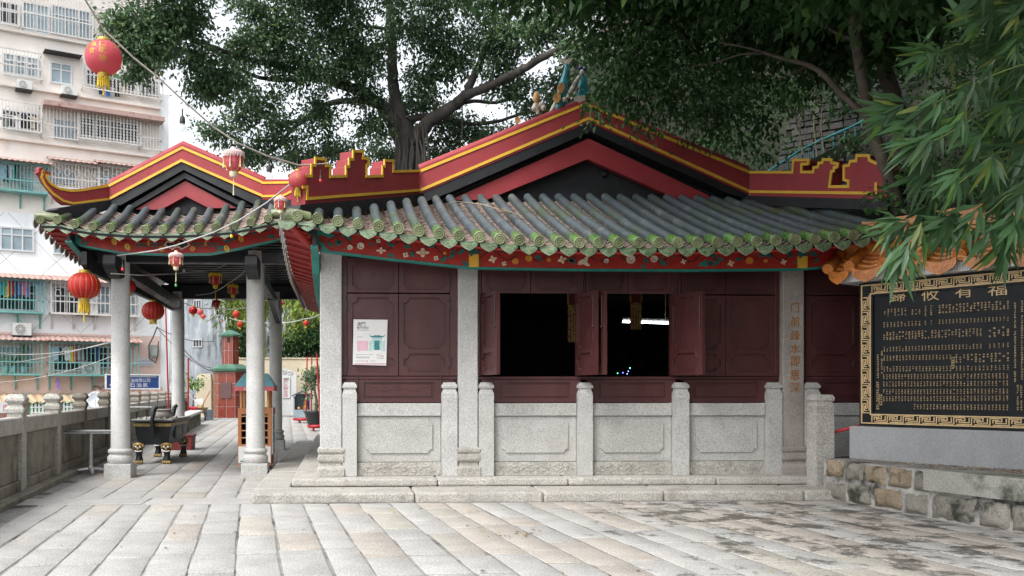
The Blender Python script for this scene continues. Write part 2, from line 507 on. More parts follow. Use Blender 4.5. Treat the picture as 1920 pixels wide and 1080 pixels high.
for a, c in zip(POSTS, POSTS[1:]):
    y0, y1 = a + .09, c - .09
    def piece(name, z0, z1, t, off, mat, bev):
        m_ = MB(); p, q = rp(y0, (z0 + z1) / 2, off), rp(y1, (z0 + z1) / 2, off)
        m_.bar(p, q, t, z1 - z0); m_.build(name, mat, rail, bev)
    piece('rail', .76 + random.uniform(-.01, .01), .965, .17, 0, GRAN2, .015)
    piece('panel', .20, .757, .07, 0, GRANW, .008)
    m_ = MB(); P_ = Plane(rp(y0 + .12, 0, .034).xy, rp(y1 - .12, 0, .034).xy)
    piece('base_board', .0, .198, .12, .01, GRANW, .012)
y = 6.5
while y < 41:
    L = random.uniform(.8, 1.4)
    m_ = MB(); m_.bar(rp(y + .01, .02, .14), rp(min(y + L, 41) - .01, .02, .14), .15, .12 + random.uniform(-.015, .015)); m_.build('curb', GRANW, rail, .015)
    y += L
# ------------------------------------------------------------- long stone bench further back
bench = thing('stone_bench', 'long low granite bench on slab legs in front of the railing in the alley', 'bench', (-4.9, 26, 0))
def bp(Y, z, d=0): return Vector((-4.39 - .092 * (Y - 26), Y, z)) + rn * d
m_ = MB(); m_.bar(bp(24.5, .49, -.24), bp(33.7, .49, -.24), .48, .09); m_.build('seat', GRANC, bench, .015)
for i in range(9):
    Y = 24.8 + i * 1.08
    m_ = MB(); m_.bar(bp(Y, .22, -.42), bp(Y, .22, -.06), .14, .44); m_.build('leg', GRANW, bench, .01)
# ============================================================= temple hall
F = 11.33
def fx(px): return atY(px, 730, F).x
def fz(py, px=1000): return atY(px, py, F).z
hall = thing('temple_hall', 'low temple hall with granite fence wall, maroon shutters, green roof tiles and red gable', 'temple hall', (fx(1000), F + 2, 0))
ZB = fz(893, 640)
# --- plinth steps
m_ = MB()
xl = -1.04
x = xl
while x < 6.3:
    L = random.uniform(1.3, 2.3); x1 = min(x + L, 6.35)
    m_.box(x + .004, x1 - .004, 10.39 + random.uniform(-.03, .025), 11.06, -.02, .115 + random.uniform(-.008, .008)); x = x1
y = 11.07
while y < 20:
    L = random.uniform(1.0, 1.8); m_.box(xl + random.uniform(-.01, .01), -.62, y + .004, y + L - .004, -.02, .112 + random.uniform(-.005, .005)); y += L
m_.build('lower_step', GRAN2, hall, .028, seg=2)
m_ = MB(); x = -.60
while x < 6.35:
    L = random.uniform(1.4, 2.4); x1 = min(x + L, 6.4)
    m_.box(x + .004, x1 - .004, 11.00 + random.uniform(-.01, .01), 12.0, .12, ZB + random.uniform(-.004, .004)); x = x1
m_.box(-.60, 7.5, 12.01, 22, .02, ZB - .004)
m_.build('upper_step', GRAN2, hall, .022, seg=2)
# --- fence wall: posts, rails, panels
FP = Plane((-5, F), (9, F))
def hp(u, v, d): return Vector((u, F - d, v))
zt, zpb = fz(717), ZB
def bal_post(xa, xb, zscale=1.0):
    c = ((xa + xb) / 2, F + .05, 0); hw = (xb - xa) / 2
    m_ = MB(); k = hw
    top = ZB + (zt - ZB) * zscale
    m_.sqlathe([(k, ZB), (k, fz(757)), (k * .99, fz(757)), (k * .99, fz(750)), (k * 1.02, fz(746)), (k * 1.0, fz(738)), (k * .82, fz(731)), (k * .82, fz(729)), (k * 1.02, fz(727)), (k * 1.02, fz(723)), (k * .7, top)], c)
    m_.build('fence_post', GRAN, hall, .006)
POSTX = [(642, 669), (828, 857), (897, 925), (1083, 1110), (1262, 1290), (1437, 1464), (1507, 1535), (1690, 1716)]
PX = [(fx(a), fx(b)) for a, b in POSTX]
for a, b in PX: bal_post(a, b)
def notch(x0, x1, z0, z1, r, n=5, convex=False):
    pts = []
    for cx, cz, a0 in ((x1, z0, 180), (x1, z1, 270), (x0, z1, 0), (x0, z0, 90)):
        arc = []
        for i in range(n + 1):
            t = R(a0 - i * 90 / n)
            arc.append((cx + r * math.cos(t), cz + r * math.sin(t)))
        arc = arc[::-1]
        pts += arc
    return pts
def notch_rect(x0, x1, z0, z1, r, n=5):
    """rectangle with concave quarter-round corners, counter-clockwise"""
    out = []
    for (cx, cz, s0, s1) in ((x0, z0, 90, 0), (x1, z0, 180, 90), (x1, z1, 270, 180), (x0, z1, 360, 270)):
        for i in range(n + 1):
            t = R(s0 + (s1 - s0) * i / n)
            out.append((cx + r * math.cos(t), cz + r * math.sin(t)))
    return out
def rect(x0, x1, z0, z1): return [(x0, z0), (x1, z0), (x1, z1), (x0, z1)]
bays = [(0, 1), (2, 3), (3, 4), (4, 5), (6, 7)]
for bi, (i, j) in enumerate(bays):
    x0, x1 = PX[i][1] + .004, PX[j][0] - .004
    m_ = MB(); m_.box(x0, x1, F + .02, F + .16, fz(780), fz(756)); m_.build('stone_rail', GRAN, hall, .008)
    m_ = MB(); m_.box(x0, x1, F + .05, F + .15, fz(866), fz(780.5))
    px0, px1 = x0 + .11, x1 - .11
    m_.slab([notch_rect(px0, px1, fz(849), fz(787), .05)], hp, -.055, -.030)
    m_.build('stone_panel', GRAN, hall, .006)
    m_ = MB(); m_.box(x0, x1, F + .03, F + .15, ZB, fz(866.5))
    # carved scroll line along the base panel
    n = 44; zc = (ZB + fz(867)) / 2; a_ = .035
    for s_ in (1, -1):
        pts = []
        for t in range(n + 1):
            uu = x0 + .06 + (x1 - x0 - .12) * t / n
            pts.append((uu, zc + s_ * a_ * math.sin(t / n * math.pi * (5 + bi))))
        m_.ribbon(pts, .012, hp, -.034, -.024)
    for t in range(5):
        uu = x0 + .12 + (x1 - x0 - .24) * t / 4
        m_.ribbon([(uu + .028 * math.cos(q * .7) * (1 - q / 14), zc + .028 * math.sin(q * .7) * (1 - q / 14)) for q in range(12)], .009, hp, -.034, -.025)
    m_.build('carved_base_panel', GRAN2, hall, .003)
# --- square columns
for k, (a, b, zb2) in enumerate(((600, 641, 893), (859, 896, 893), (1466, 1506, 893), (1720, 1760, 893))):
    xa, xb = fx(a), fx(b); hw = (xb - xa) / 2; c = ((xa + xb) / 2, F + hw - .03, 0)
    m_ = MB(); m_.sqlathe([(hw, fz(838)), (hw, 3.05)], c)
    cmat = GRAN if k < 2 else GRAND
    o = m_.build('column', cmat, hall, .012)
    m_ = MB(); w = hw
    m_.sqlathe([(w * 1.25, ZB), (w * 1.25, fz(877)), (w * 1.02, fz(872)), (w * .98, fz(866)), (w * 1.17, fz(864)), (w * 1.22, fz(860)), (w * 1.17, fz(852.5)), (w * 1.04, fz(850)), (w * 1.22, fz(847)), (w * 1.22, fz(840)), (w * 1.0, fz(838))], c)
    m_.build('column_base', GRAN2 if k < 2 else GRAND, o, .008)
    if k == 2:
        yy = F - .03 - .002; cg_ = M('carved_gilding', (.33, .145, .04), .6, .2, 20)
        for i, ch in enumerate('门前綠水即恩深'):
            m_ = MB()
            zc = fz((575, 601, 628, 653, 677, 703, 727)[i]); xc = fx(1488)
            put_char(m_, ch, xc, zc, .125, lambda u, v, d: Vector((u, yy - d, v)), .002, sx=.92); put_char(m_, ch, xc + .004, zc + .003, .125, lambda u, v, d: Vector((u, yy - d, v)), .004, sx=.92)
            m_.build('carved_character', cg_, o)
# --- wooden infill
def leaf(name, u0, u1, z0, z1, fn, split=True, parent=None, t=.045, hinges=None, upper=False):
    """one panelled shutter leaf in the (u, z) of fn; recessed notched panels"""
    w = u1 - u0; m_ = MB(); fr = .058
    if split:
        zm = z0 + (z1 - z0) * .30
        holes = [notch_rect(u0 + fr, u1 - fr, z0 + fr * .9, zm - .028, .07), notch_rect(u0 + fr, u1 - fr, zm + .028, z1 - fr * .8, .07)]
    else:
        holes = [notch_rect(u0 + fr, u1 - fr, z0 + .035, z1 - .05, .055)]
    m_.slab([rect(u0, u1, z0, z1)] + [h[::-1] for h in holes], fn, t * .45, t)
    m_.slab([rect(u0 + .002, u1 - .002, z0 + .002, z1 - .002)], fn, 0, t * .45)
    for h in holes: m_.ribbon(h, .010, fn, t, t + .004, closed=True)
    return m_.build(name, MAROON, parent or hall, .003)
def wp(u, v, d): return Vector((u, F + .10 - d, v))
zs0, zs1 = fz(704.5), fz(551.5)      # shutter rows
zu1 = fz(500)
IRON = M('dark_iron', (.05, .03, .032), .5, .2, 10)
def hinge(par, u, z, fn, d):
    m_ = MB()
    m_.tube([fn(u, z - .05, d), fn(u, z + .05, d)], .008, 6)
    for s_ in (-1, 1):
        for e in (-1, 1):
            m_.ribbon([(u, z + e * .035), (u + s_ * .022, z + e * .05), (u + s_ * .03, z + e * .075)], .008, fn, d - .01, d)
    m_.build('hinge', IRON, par)
def wood_bay(xa, xb, stiles, leaves, uppers):
    """frame members round one bay, then its closed leaves and the fixed row above"""
    m_ = MB()
    m_.box(xa, xb, F + .06, F + .17, fz(712), fz(705.5))
    m_.box(xa, xb, F + .08, F + .17, fz(718), fz(712.5))
    for s0, s1 in stiles: m_.box(s0, s1, F + .055, F + .17, fz(704.9), 3.0)
    m_.build('window_frame', MAROON, hall, .006)
    for a, b in leaves:
        o = leaf('shutter', a, b, zs0, zs1, wp)
    for a, b in uppers:
        leaf('upper_panel', a, b, fz(549), zu1 + .1, wp, split=False)
fxs = fx
wood_bay(fx(641), fx(859), [(fx(641), fx(651)), (fx(844.5), fx(859))], [(fx(651.5), fx(747)), (fx(748.5), fx(844))], [(fx(651.5), fx(747)), (fx(748.5), fx(844))])
wood_bay(fx(896), fx(1096.5), [(fx(896), fx(904)), (fx(1084.5), fx(1096.5))], [], [(fx(904.5), fx(996)), (fx(997), fx(1084))])
wood_bay(fx(1097), fx(1276), [(fx(1097), fx(1100)), (fx(1262), fx(1276))], [], [(fx(1100.5), fx(1180)), (fx(1181), fx(1261.5))])
wood_bay(fx(1276.4), fx(1466), [(fx(1276.4), fx(1281)), (fx(1457.5), fx(1466))], [(fx(1281.5), fx(1363.5)), (fx(1364.5), fx(1457))], [(fx(1281.5), fx(1363.5)), (fx(1364.5), fx(1457))])
wood_bay(fx(1506), fx(1720), [(fx(1506), fx(1515)), (fx(1712), fx(1720))], [(fx(1515.5), fx(1613)), (fx(1614), fx(1711.5))], [(fx(1515.5), fx(1613)), (fx(1614), fx(1711.5))])
for bx in (651, 844.5):
    for zy in (574, 680): hinge(hall, fx(bx), fz(zy), hp, -.04)
    hinge(hall, fx(bx), fz(524), hp, -.04)
# --- lower wood panels between the fence posts
for bi, (i, j) in enumerate(bays):
    x0, x1 = PX[i][0] + .05, PX[j][1] - .05
    za, zb_ = fz(754.5), fz(712.2)
    m_ = MB()
    hx0, hx1 = PX[i][1] + .09, PX[j][0] - .09
    def lp(u, v, d): return Vector((u, F + .075 - d, v))
    m_.slab([rect(x0, x1, za, zb_), rect(hx0, hx1, fz(747), fz(717))[::-1]], lp, -.04, .03)
    m_.slab([rect(hx0, hx1, fz(747), fz(717))], lp, -.04, .008)
    m_.slab([rect(hx0 + .035, hx1 - .035, fz(743), fz(721))], lp, .008, .022)
    if bi == 0:
        xc = (hx0 + hx1) / 2; zc = fz(729.5)
        for s_ in (1, -1):
            m_.ribbon([(xc + s_ * (.06 + .32 * t / 14), zc + .03 * math.sin(t / 14 * 5.2 + 2.6)) for t in range(15)], .008, lp, .022, .026)
        m_.ribbon([(xc + .05 * math.cos(t * .5), zc + .02 * math.sin(t * .5)) for t in range(13)], .007, lp, .022, .026)
    m_.build('lower_panel', MAROON, hall, .004)
for xx in (671, 827):
    m_ = MB(); m_.tube([(fx(xx), F + .04, fz(707)), (fx(xx), F + .035, fz(730))], .007, 6); m_.ball((fx(xx), F + .035, fz(707)), .013); m_.build('bolt', IRON, hall)
# --- the four open leaves
wl_ = fx(1083) - fx(993)
for px, side, ang in ((905, 1, 80), (1084, -1, 98), (1101, 1, 83), (1263, -1, 107)):
    x0 = fx(px)
    a = R(ang) if side == 1 else R(180 - ang)
    # closed leaves run along +x (side 1) or -x; opening swings them towards the viewer
    if side == 1: du = Vector((math.cos(R(ang)), -math.sin(R(ang)), 0))
    else: du = Vector((-math.cos(R(ang)), -math.sin(R(ang)), 0))
    nv = Vector((du.y, -du.x, 0))
    if nv.x > 0: nv = -nv          # panelled face looks left, towards the viewer's side
    org = Vector((x0, F + .06, 0))
    fn = lambda u, v, d, o=org, du=du, nv=nv: o + du * u + nv * (d - .02) + Vector((0, 0, v))
    o = leaf('open_shutter', 0, wl_, zs0 + .006, zs1 - .006, fn)
    m_ = MB(); m_.tube([fn(wl_ - .035, zs1 - .06, .055), fn(wl_ - .035, zs1 - .42, .055)], .007, 6)
    m_.ball(fn(wl_ - .035, zs1 - .44, .06), .014); m_.build('bolt', IRON, o)
# --- dark inside of the hall
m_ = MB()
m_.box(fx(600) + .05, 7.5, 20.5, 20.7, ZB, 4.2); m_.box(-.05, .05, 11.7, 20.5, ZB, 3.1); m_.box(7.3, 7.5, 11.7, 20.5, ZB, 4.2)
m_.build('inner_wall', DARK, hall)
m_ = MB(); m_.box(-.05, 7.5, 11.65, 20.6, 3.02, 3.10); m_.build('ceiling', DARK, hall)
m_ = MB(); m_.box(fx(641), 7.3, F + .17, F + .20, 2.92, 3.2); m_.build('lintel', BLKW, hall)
# ============================================================= roofs
def lerp_tab(tab, x):
    if x <= tab[0][0]: return tab[0][1]
    for (a, b), (c, d) in zip(tab, tab[1:]):
        if x <= c: return b + (d - b) * (x - a) / (c - a)
    return tab[-1][1]
TM = [TILE, GLAZ, GLZP]
def cover_row(e, t, parent, r=.063, glz=.25, glaze=1, mats=None, sag=.03):
    """one half-round cover tile row from the eave e up to t, with a glazed end tile and its disc"""
    e, t = Vector(e), Vector(t); d = t - e; L = d.length; dn = d.normalized()
    side = dn.cross(Vector((0, 0, 1))).normalized(); up = side.cross(dn).normalized()
    mb = MB()
    n = max(4, int(L / .26)); ss = [0, glz, glz + .001] + [glz + (L - glz) * i / n for i in range(1, n + 1)]
    rings = []
    for i, q in enumerate(ss):
        c = e + dn * q - up * (sag * math.sin(min(1, q / L) * math.pi)) + Vector((0, 0, random.uniform(-.002, .002)))
        rr = r * (1.0 if q <= glz else .955) * random.uniform(.985, 1.015)
        rings.append((c, rr))
    A = [R(a) for a in (-32, 0, 22, 45, 68, 90, 112, 135, 158, 180, 212)]
    vs, k = [], len(A)
    for c, rr in rings:
        for a in A: vs.append(c + side * math.cos(a) * rr + up * math.sin(a) * rr)
    def fset(i0, i1): return [(i * k + j, i * k + j + 1, (i + 1) * k + j + 1, (i + 1) * k + j) for i in range(i0, i1) for j in range(k - 1)]
    mb.add(vs, fset(0, 2), 1, True); mb.add(vs, fset(2, len(rings) - 1), 0, True)
    mb.add(vs[-k:], [tuple(range(k))], 0)
    # mortar collars where tiles butt
    o = mb.build('cover_tile_row', mats or TM, parent)
    mb = MB(); R_ = r * 1.04
    mb.lathe([(R_, -.012), (R_, .010), (R_ * .9, .014), (R_ * .80, .006), (R_ * .62, .006), (R_ * .56, .012), (R_ * .46, .012), (R_ * .40, .005), (R_ * .2, .005), (R_ * .14, .012), (.001, .014)], e, 18, 0, False, axis=-dn + Vector((0, 0, .12)))
    mb.build('end_disc', (mats or TM)[2], o)
    return o
def drip(c, out, w, parent, h=.125, mat=None, back=None):
    """hanging fan-shaped drip tile between two rows, facing out"""
    c = Vector(c); out = Vector(out).normalized(); side = out.cross(Vector((0, 0, 1))).normalized()
    dn_ = (Vector((0, 0, 1)) * .985 + out * -.17).normalized()
    fn = lambda u, v, d: c + side * u + dn_ * v + out * d
    k = w / 2; top = [(k * q, .012 - .03 * math.cos(q * 1.5)) for q in (1, .6, .2, -.2, -.6, -1)]
    pts = top + [(-k * 1.02, -h * .22), (-k * .86, -h * .52), (-k * .5, -h * .78), (0, -h * 1.02), (k * .5, -h * .78), (k * .86, -h * .52), (k * 1.02, -h * .22)]
    mb = MB(); mb.slab([pts], fn, -.014, 0, 0, 1)
    inn = [(p[0] * .80, -h * .05 + (p[1] + h * .05) * .78) for p in pts]
    mb.ribbon(inn, .010, fn, -.001, .005, 0, True)
    for s_ in (-1, 1):
        mb.ribbon([(s_ * (k * .12 + k * .42 * q / 7), -h * .42 + .018 * math.sin(q * 1.3)) for q in range(8)], .009, fn, -.001, .006)
    mb.ribbon([(k * .16 * math.cos(q * .8), -h * .56 + k * .13 * math.sin(q * .8)) for q in range(9)], .008, fn, -.001, .006)
    return mb.build('drip_tile', [mat or DRIPG, back or DRIPB], parent)
def pans(rows, parent, mat=PAN, step=.105, sag=.03, name='pan_tiles', litter=0):
    mb = MB()
    for (e0, t0), (e1, t1) in zip(rows, rows[1:]):
        e0, t0, e1, t1 = map(Vector, (e0, t0, e1, t1))
        L = max((t0 - e0).length, (t1 - e1).length)
        n = max(1, int(L / step))
        for i in range(n):
            a, b = i / n, min(1.0, (i + 1.35) / n)
            q0 = e0.lerp(t0, a); q1 = e1.lerp(t1, a); p0 = e0.lerp(t0, b); p1 = e1.lerp(t1, b)
            up = Vector((0, 0, 1)); sg = sag * math.sin(a * math.pi); sg2 = sag * math.sin(b * math.pi)
            jit = random.uniform(-.004, .004)
            vs = []
            for (l, r_, z, s2) in ((q0, q1, .032 + jit, sg), (p0, p1, .004, sg2), (q0, q1, .012 + jit, sg)):
                for j in range(5):
                    w = j / 4
                    vs.append(l.lerp(r_, w) + up * (z - s2 - .055 * math.sin(w * math.pi) + .0))
            mb.tint = tuple([random.uniform(.7, 1.25)] * 3)
            mb.add(vs, [(j, j + 1, j + 6, j + 5) for j in range(4)] + [], 0); mb.add(vs, [(10 + j, 11 + j, j + 1, j) for j in range(4)], 1)
    mb.tint = None
    return mb.build(name, [mat, LIP if mat is not OTILE_() else mat], parent)
def OTILE_(): return bpy.data.materials.get('orange_glaze')
PANT = PAN.copy(); PANT.name = 'pan_tile_mixed'
def add_tint(mt):
    n, l = mt.node_tree.nodes, mt.node_tree.links; bs = n['Principled BSDF']
    src = bs.inputs['Base Color'].links[0].from_socket
    a = n.new('ShaderNodeAttribute'); a.attribute_name = 'tint'
    x = n.new('ShaderNodeMix'); x.data_type = 'RGBA'; x.blend_type = 'MULTIPLY'; x.inputs[0].default_value = 1
    l.new(src, x.inputs[6]); l.new(a.outputs['Color'], x.inputs[7]); l.new(x.outputs[2], bs.inputs['Base Color'])
    return mt
add_tint(PANT)

# ------------------------------------------------------------- hall roof, front slope
EY = 10.33
EAVE = [(535, 400), (545, 403), (625, 413), (703, 423), (777, 432), (857, 441), (932, 447), (1010, 452), (1087, 455), (1300, 455), (1400, 453), (1543, 447), (1600, 441), (1640, 434), (1700, 424), (1800, 405)]
TOPT = [(545, 401), (657, 397), (690, 392), (722, 386), (752, 381), (778, 377), (807, 374), (850, 372), (1100, 369), (1300, 372), (1380, 377), (1490, 384), (1650, 392), (1800, 398)]
def apx(x, y): return CX + FPX * ((x * _c - y * _s) / (x * _s + y * _c))
def row_at(X):
    px = apx(X, EY)
    e = Vector((X, EY, atY(px, lerp_tab(EAVE, px), EY).z))
    Yt = 13.25
    if X < 1.64: Yt = 10.5 + (X + .6) / 2.24 * 2.75
    if X > 5.94: Yt = 13.25 - (X - 5.94) / 1.3 * 2.7
    pt = apx(X, Yt)
    t = Vector((X, Yt, atY(pt, lerp_tab(TOPT, pt), Yt).z))
    return e, t
SP = .2315
xs = [-.50 + SP * i for i in range(31)]
rows = [row_at(x) for x in xs]
for e, t in rows: cover_row(e, t, hall)
pans([(e + Vector((0, .075, -.012)), t - Vector((0, 0, .035))) for e, t in rows], hall, PANT)
for (e0, t0), (e1, t1) in zip(rows, rows[1:]):
    m = (e0 + e1) / 2
    drip(m + Vector((0, .03, -.046)), (0, -1, 0), SP * .90, hall, .115)
drip(rows[0][0] + Vector((-SP / 2, .03, -.046)), (0, -1, 0), SP * .90, hall, .115)
# roof body under the tiles, soffit and eave board
def sheet(name, quads, mat, parent, th=.03, bevel=0):
    mb = MB()
    for q in quads:
        q = [Vector(p) for p in q]; n_ = (q[1] - q[0]).cross(q[2] - q[0]).normalized() * th
        vs = q + [p - n_ for p in q]
        mb.add(vs, [(0, 1, 2, 3), (7, 6, 5, 4), (0, 4, 5, 1), (1, 5, 6, 2), (2, 6, 7, 3), (3, 7, 4, 0)])
    return mb.build(name, mat, parent, bevel)
dz = Vector((0, 0, .10))
qs = []
for (e0, t0), (e1, t1) in zip(rows[::2], rows[2::2]):
    f0, f1 = e0.lerp(t0, .03), e1.lerp(t1, .03)
    qs.append((f0 - dz, f1 - dz, t1 - dz * 1.3, t0 - dz * 1.3))
sheet('roof_deck', qs, BLKW, hall)
qs = [];  rf = MB()
for (e0, t0), (e1, t1) in zip(rows, rows[1:]):
    k0 = e0 + (t0 - e0) * min(1, .62 / (t0.y - e0.y)) if t0.y - e0.y > .1 else t0
    k1 = e1 + (t1 - e1) * min(1, .62 / (t1.y - e1.y)) if t1.y - e1.y > .1 else t1
    d2 = Vector((0, 0, .105))
    m0, m1 = e0 + Vector((0, .05, 0)), e1 + Vector((0, .05, 0))
    qs.append((m0 - d2, m1 - d2, k1 - d2, k0 - d2))
    q = e0.lerp(e1, .5)
    rf.bar(q + Vector((0, .06, -.105)), k0.lerp(k1, .5) + Vector((0, 0, -.145)), .055, .07)
sheet('soffit', qs, SOF, hall, .02); rf.build('rafters', SOF, hall)

# ------------------------------------------------------------- friezes with painted relief
FM = [FRZ, TEAL, TEALD, CREAM, ORNG, YEL, BLKW]
def frieze(parent, Y, bot, top, motifs, seed, zoom, yblocks=(), corner=None, teal_w=.026, dens=1.0, corner_r=False):
    rr = random.Random(seed)
    P_ = Plane((-8, Y), (9, Y))
    fn = lambda u, v, d: P_.pt(u, v, d)
    B = [P_.hit(*p) for p in bot]; T = [P_.hit(*p) for p in top]
    mb = MB(); mb.slab([B + T[::-1]], fn, -.06, 0, 0)
    mb.ribbon(B, teal_w, fn, -.07, .010, 1)
    def band(px):
        return lerp_tab(top, px), lerp_tab(bot, px)
    def blob(px, py, rx, ry, m, d, rot=0.0, n=9, lob=0):
        c = P_.hit(px, py); s_ = Y / FPX
        pts = []
        for i in range(n):
            t = 2 * math.pi * i / n
            q = 1.0 if not lob else .72 + .28 * math.cos(lob * t)
            x, y = rx * q * math.cos(t), ry * q * math.sin(t)
            pts.append((c[0] + s_ * (x * math.cos(rot) - y * math.sin(rot)), c[1] + s_ * (x * math.sin(rot) + y * math.cos(rot))))
        mb.slab([pts], fn, -.002, d, m)
    def leafm(px, py, L, rot, m=2, d=.006):
        c = P_.hit(px, py); s_ = Y / FPX
        pts = [(L * a, L * b) for a, b in ((-1, 0), (-.5, .42), (.1, .46), (.7, .2), (1, 0), (.6, -.3), (0, -.4), (-.6, -.28))]
        mb.slab([[(c[0] + s_ * (x * math.cos(rot) - y * math.sin(rot)), c[1] + s_ * (x * math.sin(rot) + y * math.cos(rot))) for x, y in pts]], fn, -.002, d, m)
    zs, ox, oy = 0, 0, 0
    x0, x1 = bot[0][0] + 22, bot[-1][0] - 6
    # branches
    px = x0 + 6
    ph = rr.uniform(0, 6)
    while px < x1 - 30:
        L = rr.uniform(22, 46); pts = []
        for i in range(7):
            q = px + L * i / 6; a, b_ = band(q)
            pts.append(P_.hit(q, a + (b_ - a) * (.52 + .17 * math.sin(q * .11 + ph))))
        if zoom != 'sparse': mb.ribbon(pts, .010, fn, -.002, .004, 6)
        for i in range(int(6 * dens)):
            q = px + L * rr.random(); a, b_ = band(q)
            yy = a + (b_ - a) * rr.uniform(.2, .88)
            if any(abs(q - m_[0]) < m_[2] + 5 and abs(yy - m_[1]) < m_[2] + 5 for m_ in motifs): continue
            leafm(q, yy, rr.uniform(5.0, 9.0) if rr.random() < .7 else 3.2, rr.uniform(-.9, .9) + (0 if rr.random() < .5 else math.pi), 2, rr.choice((.006, .008)))
        px += L + rr.uniform(-4, 8)
    for mo in motifs:
        px, py, r_, kind = mo
        if kind == 'flower':
            blob(px, py, r_, r_ * .9, 3, .010, .3, 20, 4); blob(px, py, r_ * .28, r_ * .28, 5, .014)
        elif kind == 'diamond':
            blob(px, py, r_ * 1.1, r_ * .75, 3, .010, 0, 24, 4); blob(px, py, r_ * .42, r_ * .34, 4, .012); blob(px, py, r_ * .25, r_ * .2, 3, .014)
        elif kind == 'small':
            for k in range(4): blob(px + r_ * .55 * math.cos(k * 1.57 + .6), py + r_ * .5 * math.sin(k * 1.57 + .6), r_ * .52, r_ * .42, 3, .008, k * 1.57)
            blob(px, py, r_ * .22, r_ * .22, 6, .012)
        elif kind == 'round': blob(px, py, r_, r_ * .95, 3, .012, 0, 12); mb.ribbon([P_.hit(px + r_ * .5 * math.cos(q), py + r_ * .5 * math.sin(q)) for q in (0.5, 1.4, 2.3, 3.2, 4.1)], .006, fn, .010, .014, 6)
        elif kind == 'orange': blob(px, py, r_, r_ * .9, 4, .014, 0, 12)
        elif kind == 'pear':
            blob(px, py, r_ * .8, r_ * 1.15, 5, .012, .5, 10); mb.ribbon([P_.hit(px - 1, py - r_ * .7), P_.hit(px + 1, py + r_ * .7)], .008, fn, .01, .015, 2)
        elif kind == 'bird':
            m3 = 3 if r_ > 9 else 1
            leafm(px, py, r_, .4, m3, .010); leafm(px + r_ * .5, py - r_ * .4, r_ * .75, 1.1, m3, .012); leafm(px + r_ * .6, py + r_ * .35, r_ * .7, -.4, m3, .008)
        elif kind == 'scroll':
            for s_ in (-1, 1):
                for k in range(3): mb.ribbon([P_.hit(px + s_ * (6 + k * 8 + 4 * math.cos(q * .8)), py + 3 + 3.4 * math.sin(q * .8)) for q in range(8)], .014, fn, -.002, .006, 2)
            leafm(px, py, 6, 1.57, 4, .012)
        elif kind == 'fan':
            pts = [P_.hit(px + r_ * math.cos(R(a)), py + 14 - r_ * .95 * math.sin(R(a))) for a in (30, 50, 70, 90, 110, 130, 150)]
            pts += [P_.hit(px + r_ * .36 * math.cos(R(a)), py + 14 - r_ * .36 * math.sin(R(a))) for a in (150, 110, 70, 30)]
            mb.slab([pts], fn, -.002, .016, 6); mb.ribbon(pts, .016, fn, .0, .022, 3, True)
            for k in range(4): leafm(px - r_ * .5 + k * r_ * .32, py - 4 + 3 * (k % 2), 3, k, (3, 2, 4, 2)[k], .02)
    for (a, b_, c_, d_) in yblocks:
        mb.slab([[P_.hit(a, d_), P_.hit(b_, d_), P_.hit(b_, c_), P_.hit(a, c_)]], fn, -.002, .03, 5)
        leafm((a + b_) / 2, c_ - 4, (b_ - a) * .62, 0, 2, .03); leafm((a + b_) / 2 - 3, c_ - 1, (b_ - a) * .4, .9, 2, .034)
    if corner:
        mb.slab([[P_.hit(*p) for p in corner]], fn, -.03, .022, 1)
    return mb.build('frieze', FM, parent)
Z1 = lambda x, y, r, k: (480 + x / 4, 350 + y / 4, r / 4, k)
Z2 = lambda x, y, r, k: (560 + x / 4, 450 + y / 4, r / 4, k)
Z3 = lambda x, y, r, k: (860 + x / 4, 480 + y / 4, r / 4, k)
Z4 = lambda x, y, r, k: (1240 + x / 4, 480 + y / 4, r / 4, k)
mot = [Z1(705, 455, 20, 'round'), Z1(785, 445, 27, 'round'), Z1(917, 408, 18, 'small'), Z1(938, 480, 34, 'diamond'), Z1(1122, 513, 22, 'small'), Z1(1250, 495, 48, 'diamond'), Z1(1350, 537, 20, 'small'), Z1(1415, 500, 13, 'orange'),
       Z2(1455, 145, 34, 'flower'), Z2(1585, 93, 20, 'small'), Z2(1540, 178, 18, 'small'), Z2(1625, 160, 25, 'orange'), Z2(1725, 138, 28, 'orange'), Z2(1875, 150, 17, 'orange'),
       Z3(775, 28, 36, 'flower'), Z3(930, 45, 44, 'bird'), Z3(1107, 37, 18, 'round'), Z3(1290, 25, 35, 'round'), Z3(1465, 22, 28, 'round'), Z3(1825, 60, 34, 'bird'),
       Z4(165, 42, 24, 'flower'), Z4(520, 55, 30, 'flower'), Z4(658, 35, 30, 'orange'), Z4(780, 38, 16, 'orange'), Z4(915, 45, 26, 'flower'), Z4(1310, 20, 28, 'flower')]
frieze(hall, 10.93, [(585, 462), (607, 471), (730, 486), (877, 502), (960, 504), (1100, 506), (1300, 507), (1500, 505), (1600, 496), (1660, 487), (1690, 482)],
       [(577, 416), (607, 418), (700, 428), (877, 449), (1000, 454), (1300, 457), (1500, 452), (1600, 444), (1660, 436), (1690, 432)], mot, 5, '', ((879, 897, 477, 501), (1495, 1512, 481, 503)),
       corner=[(579, 431), (613, 433), (628, 443), (617, 447), (607, 441), (596, 442), (599, 453), (607, 456), (610, 463), (617, 470), (606, 473), (594, 466), (588, 455), (581, 447)])


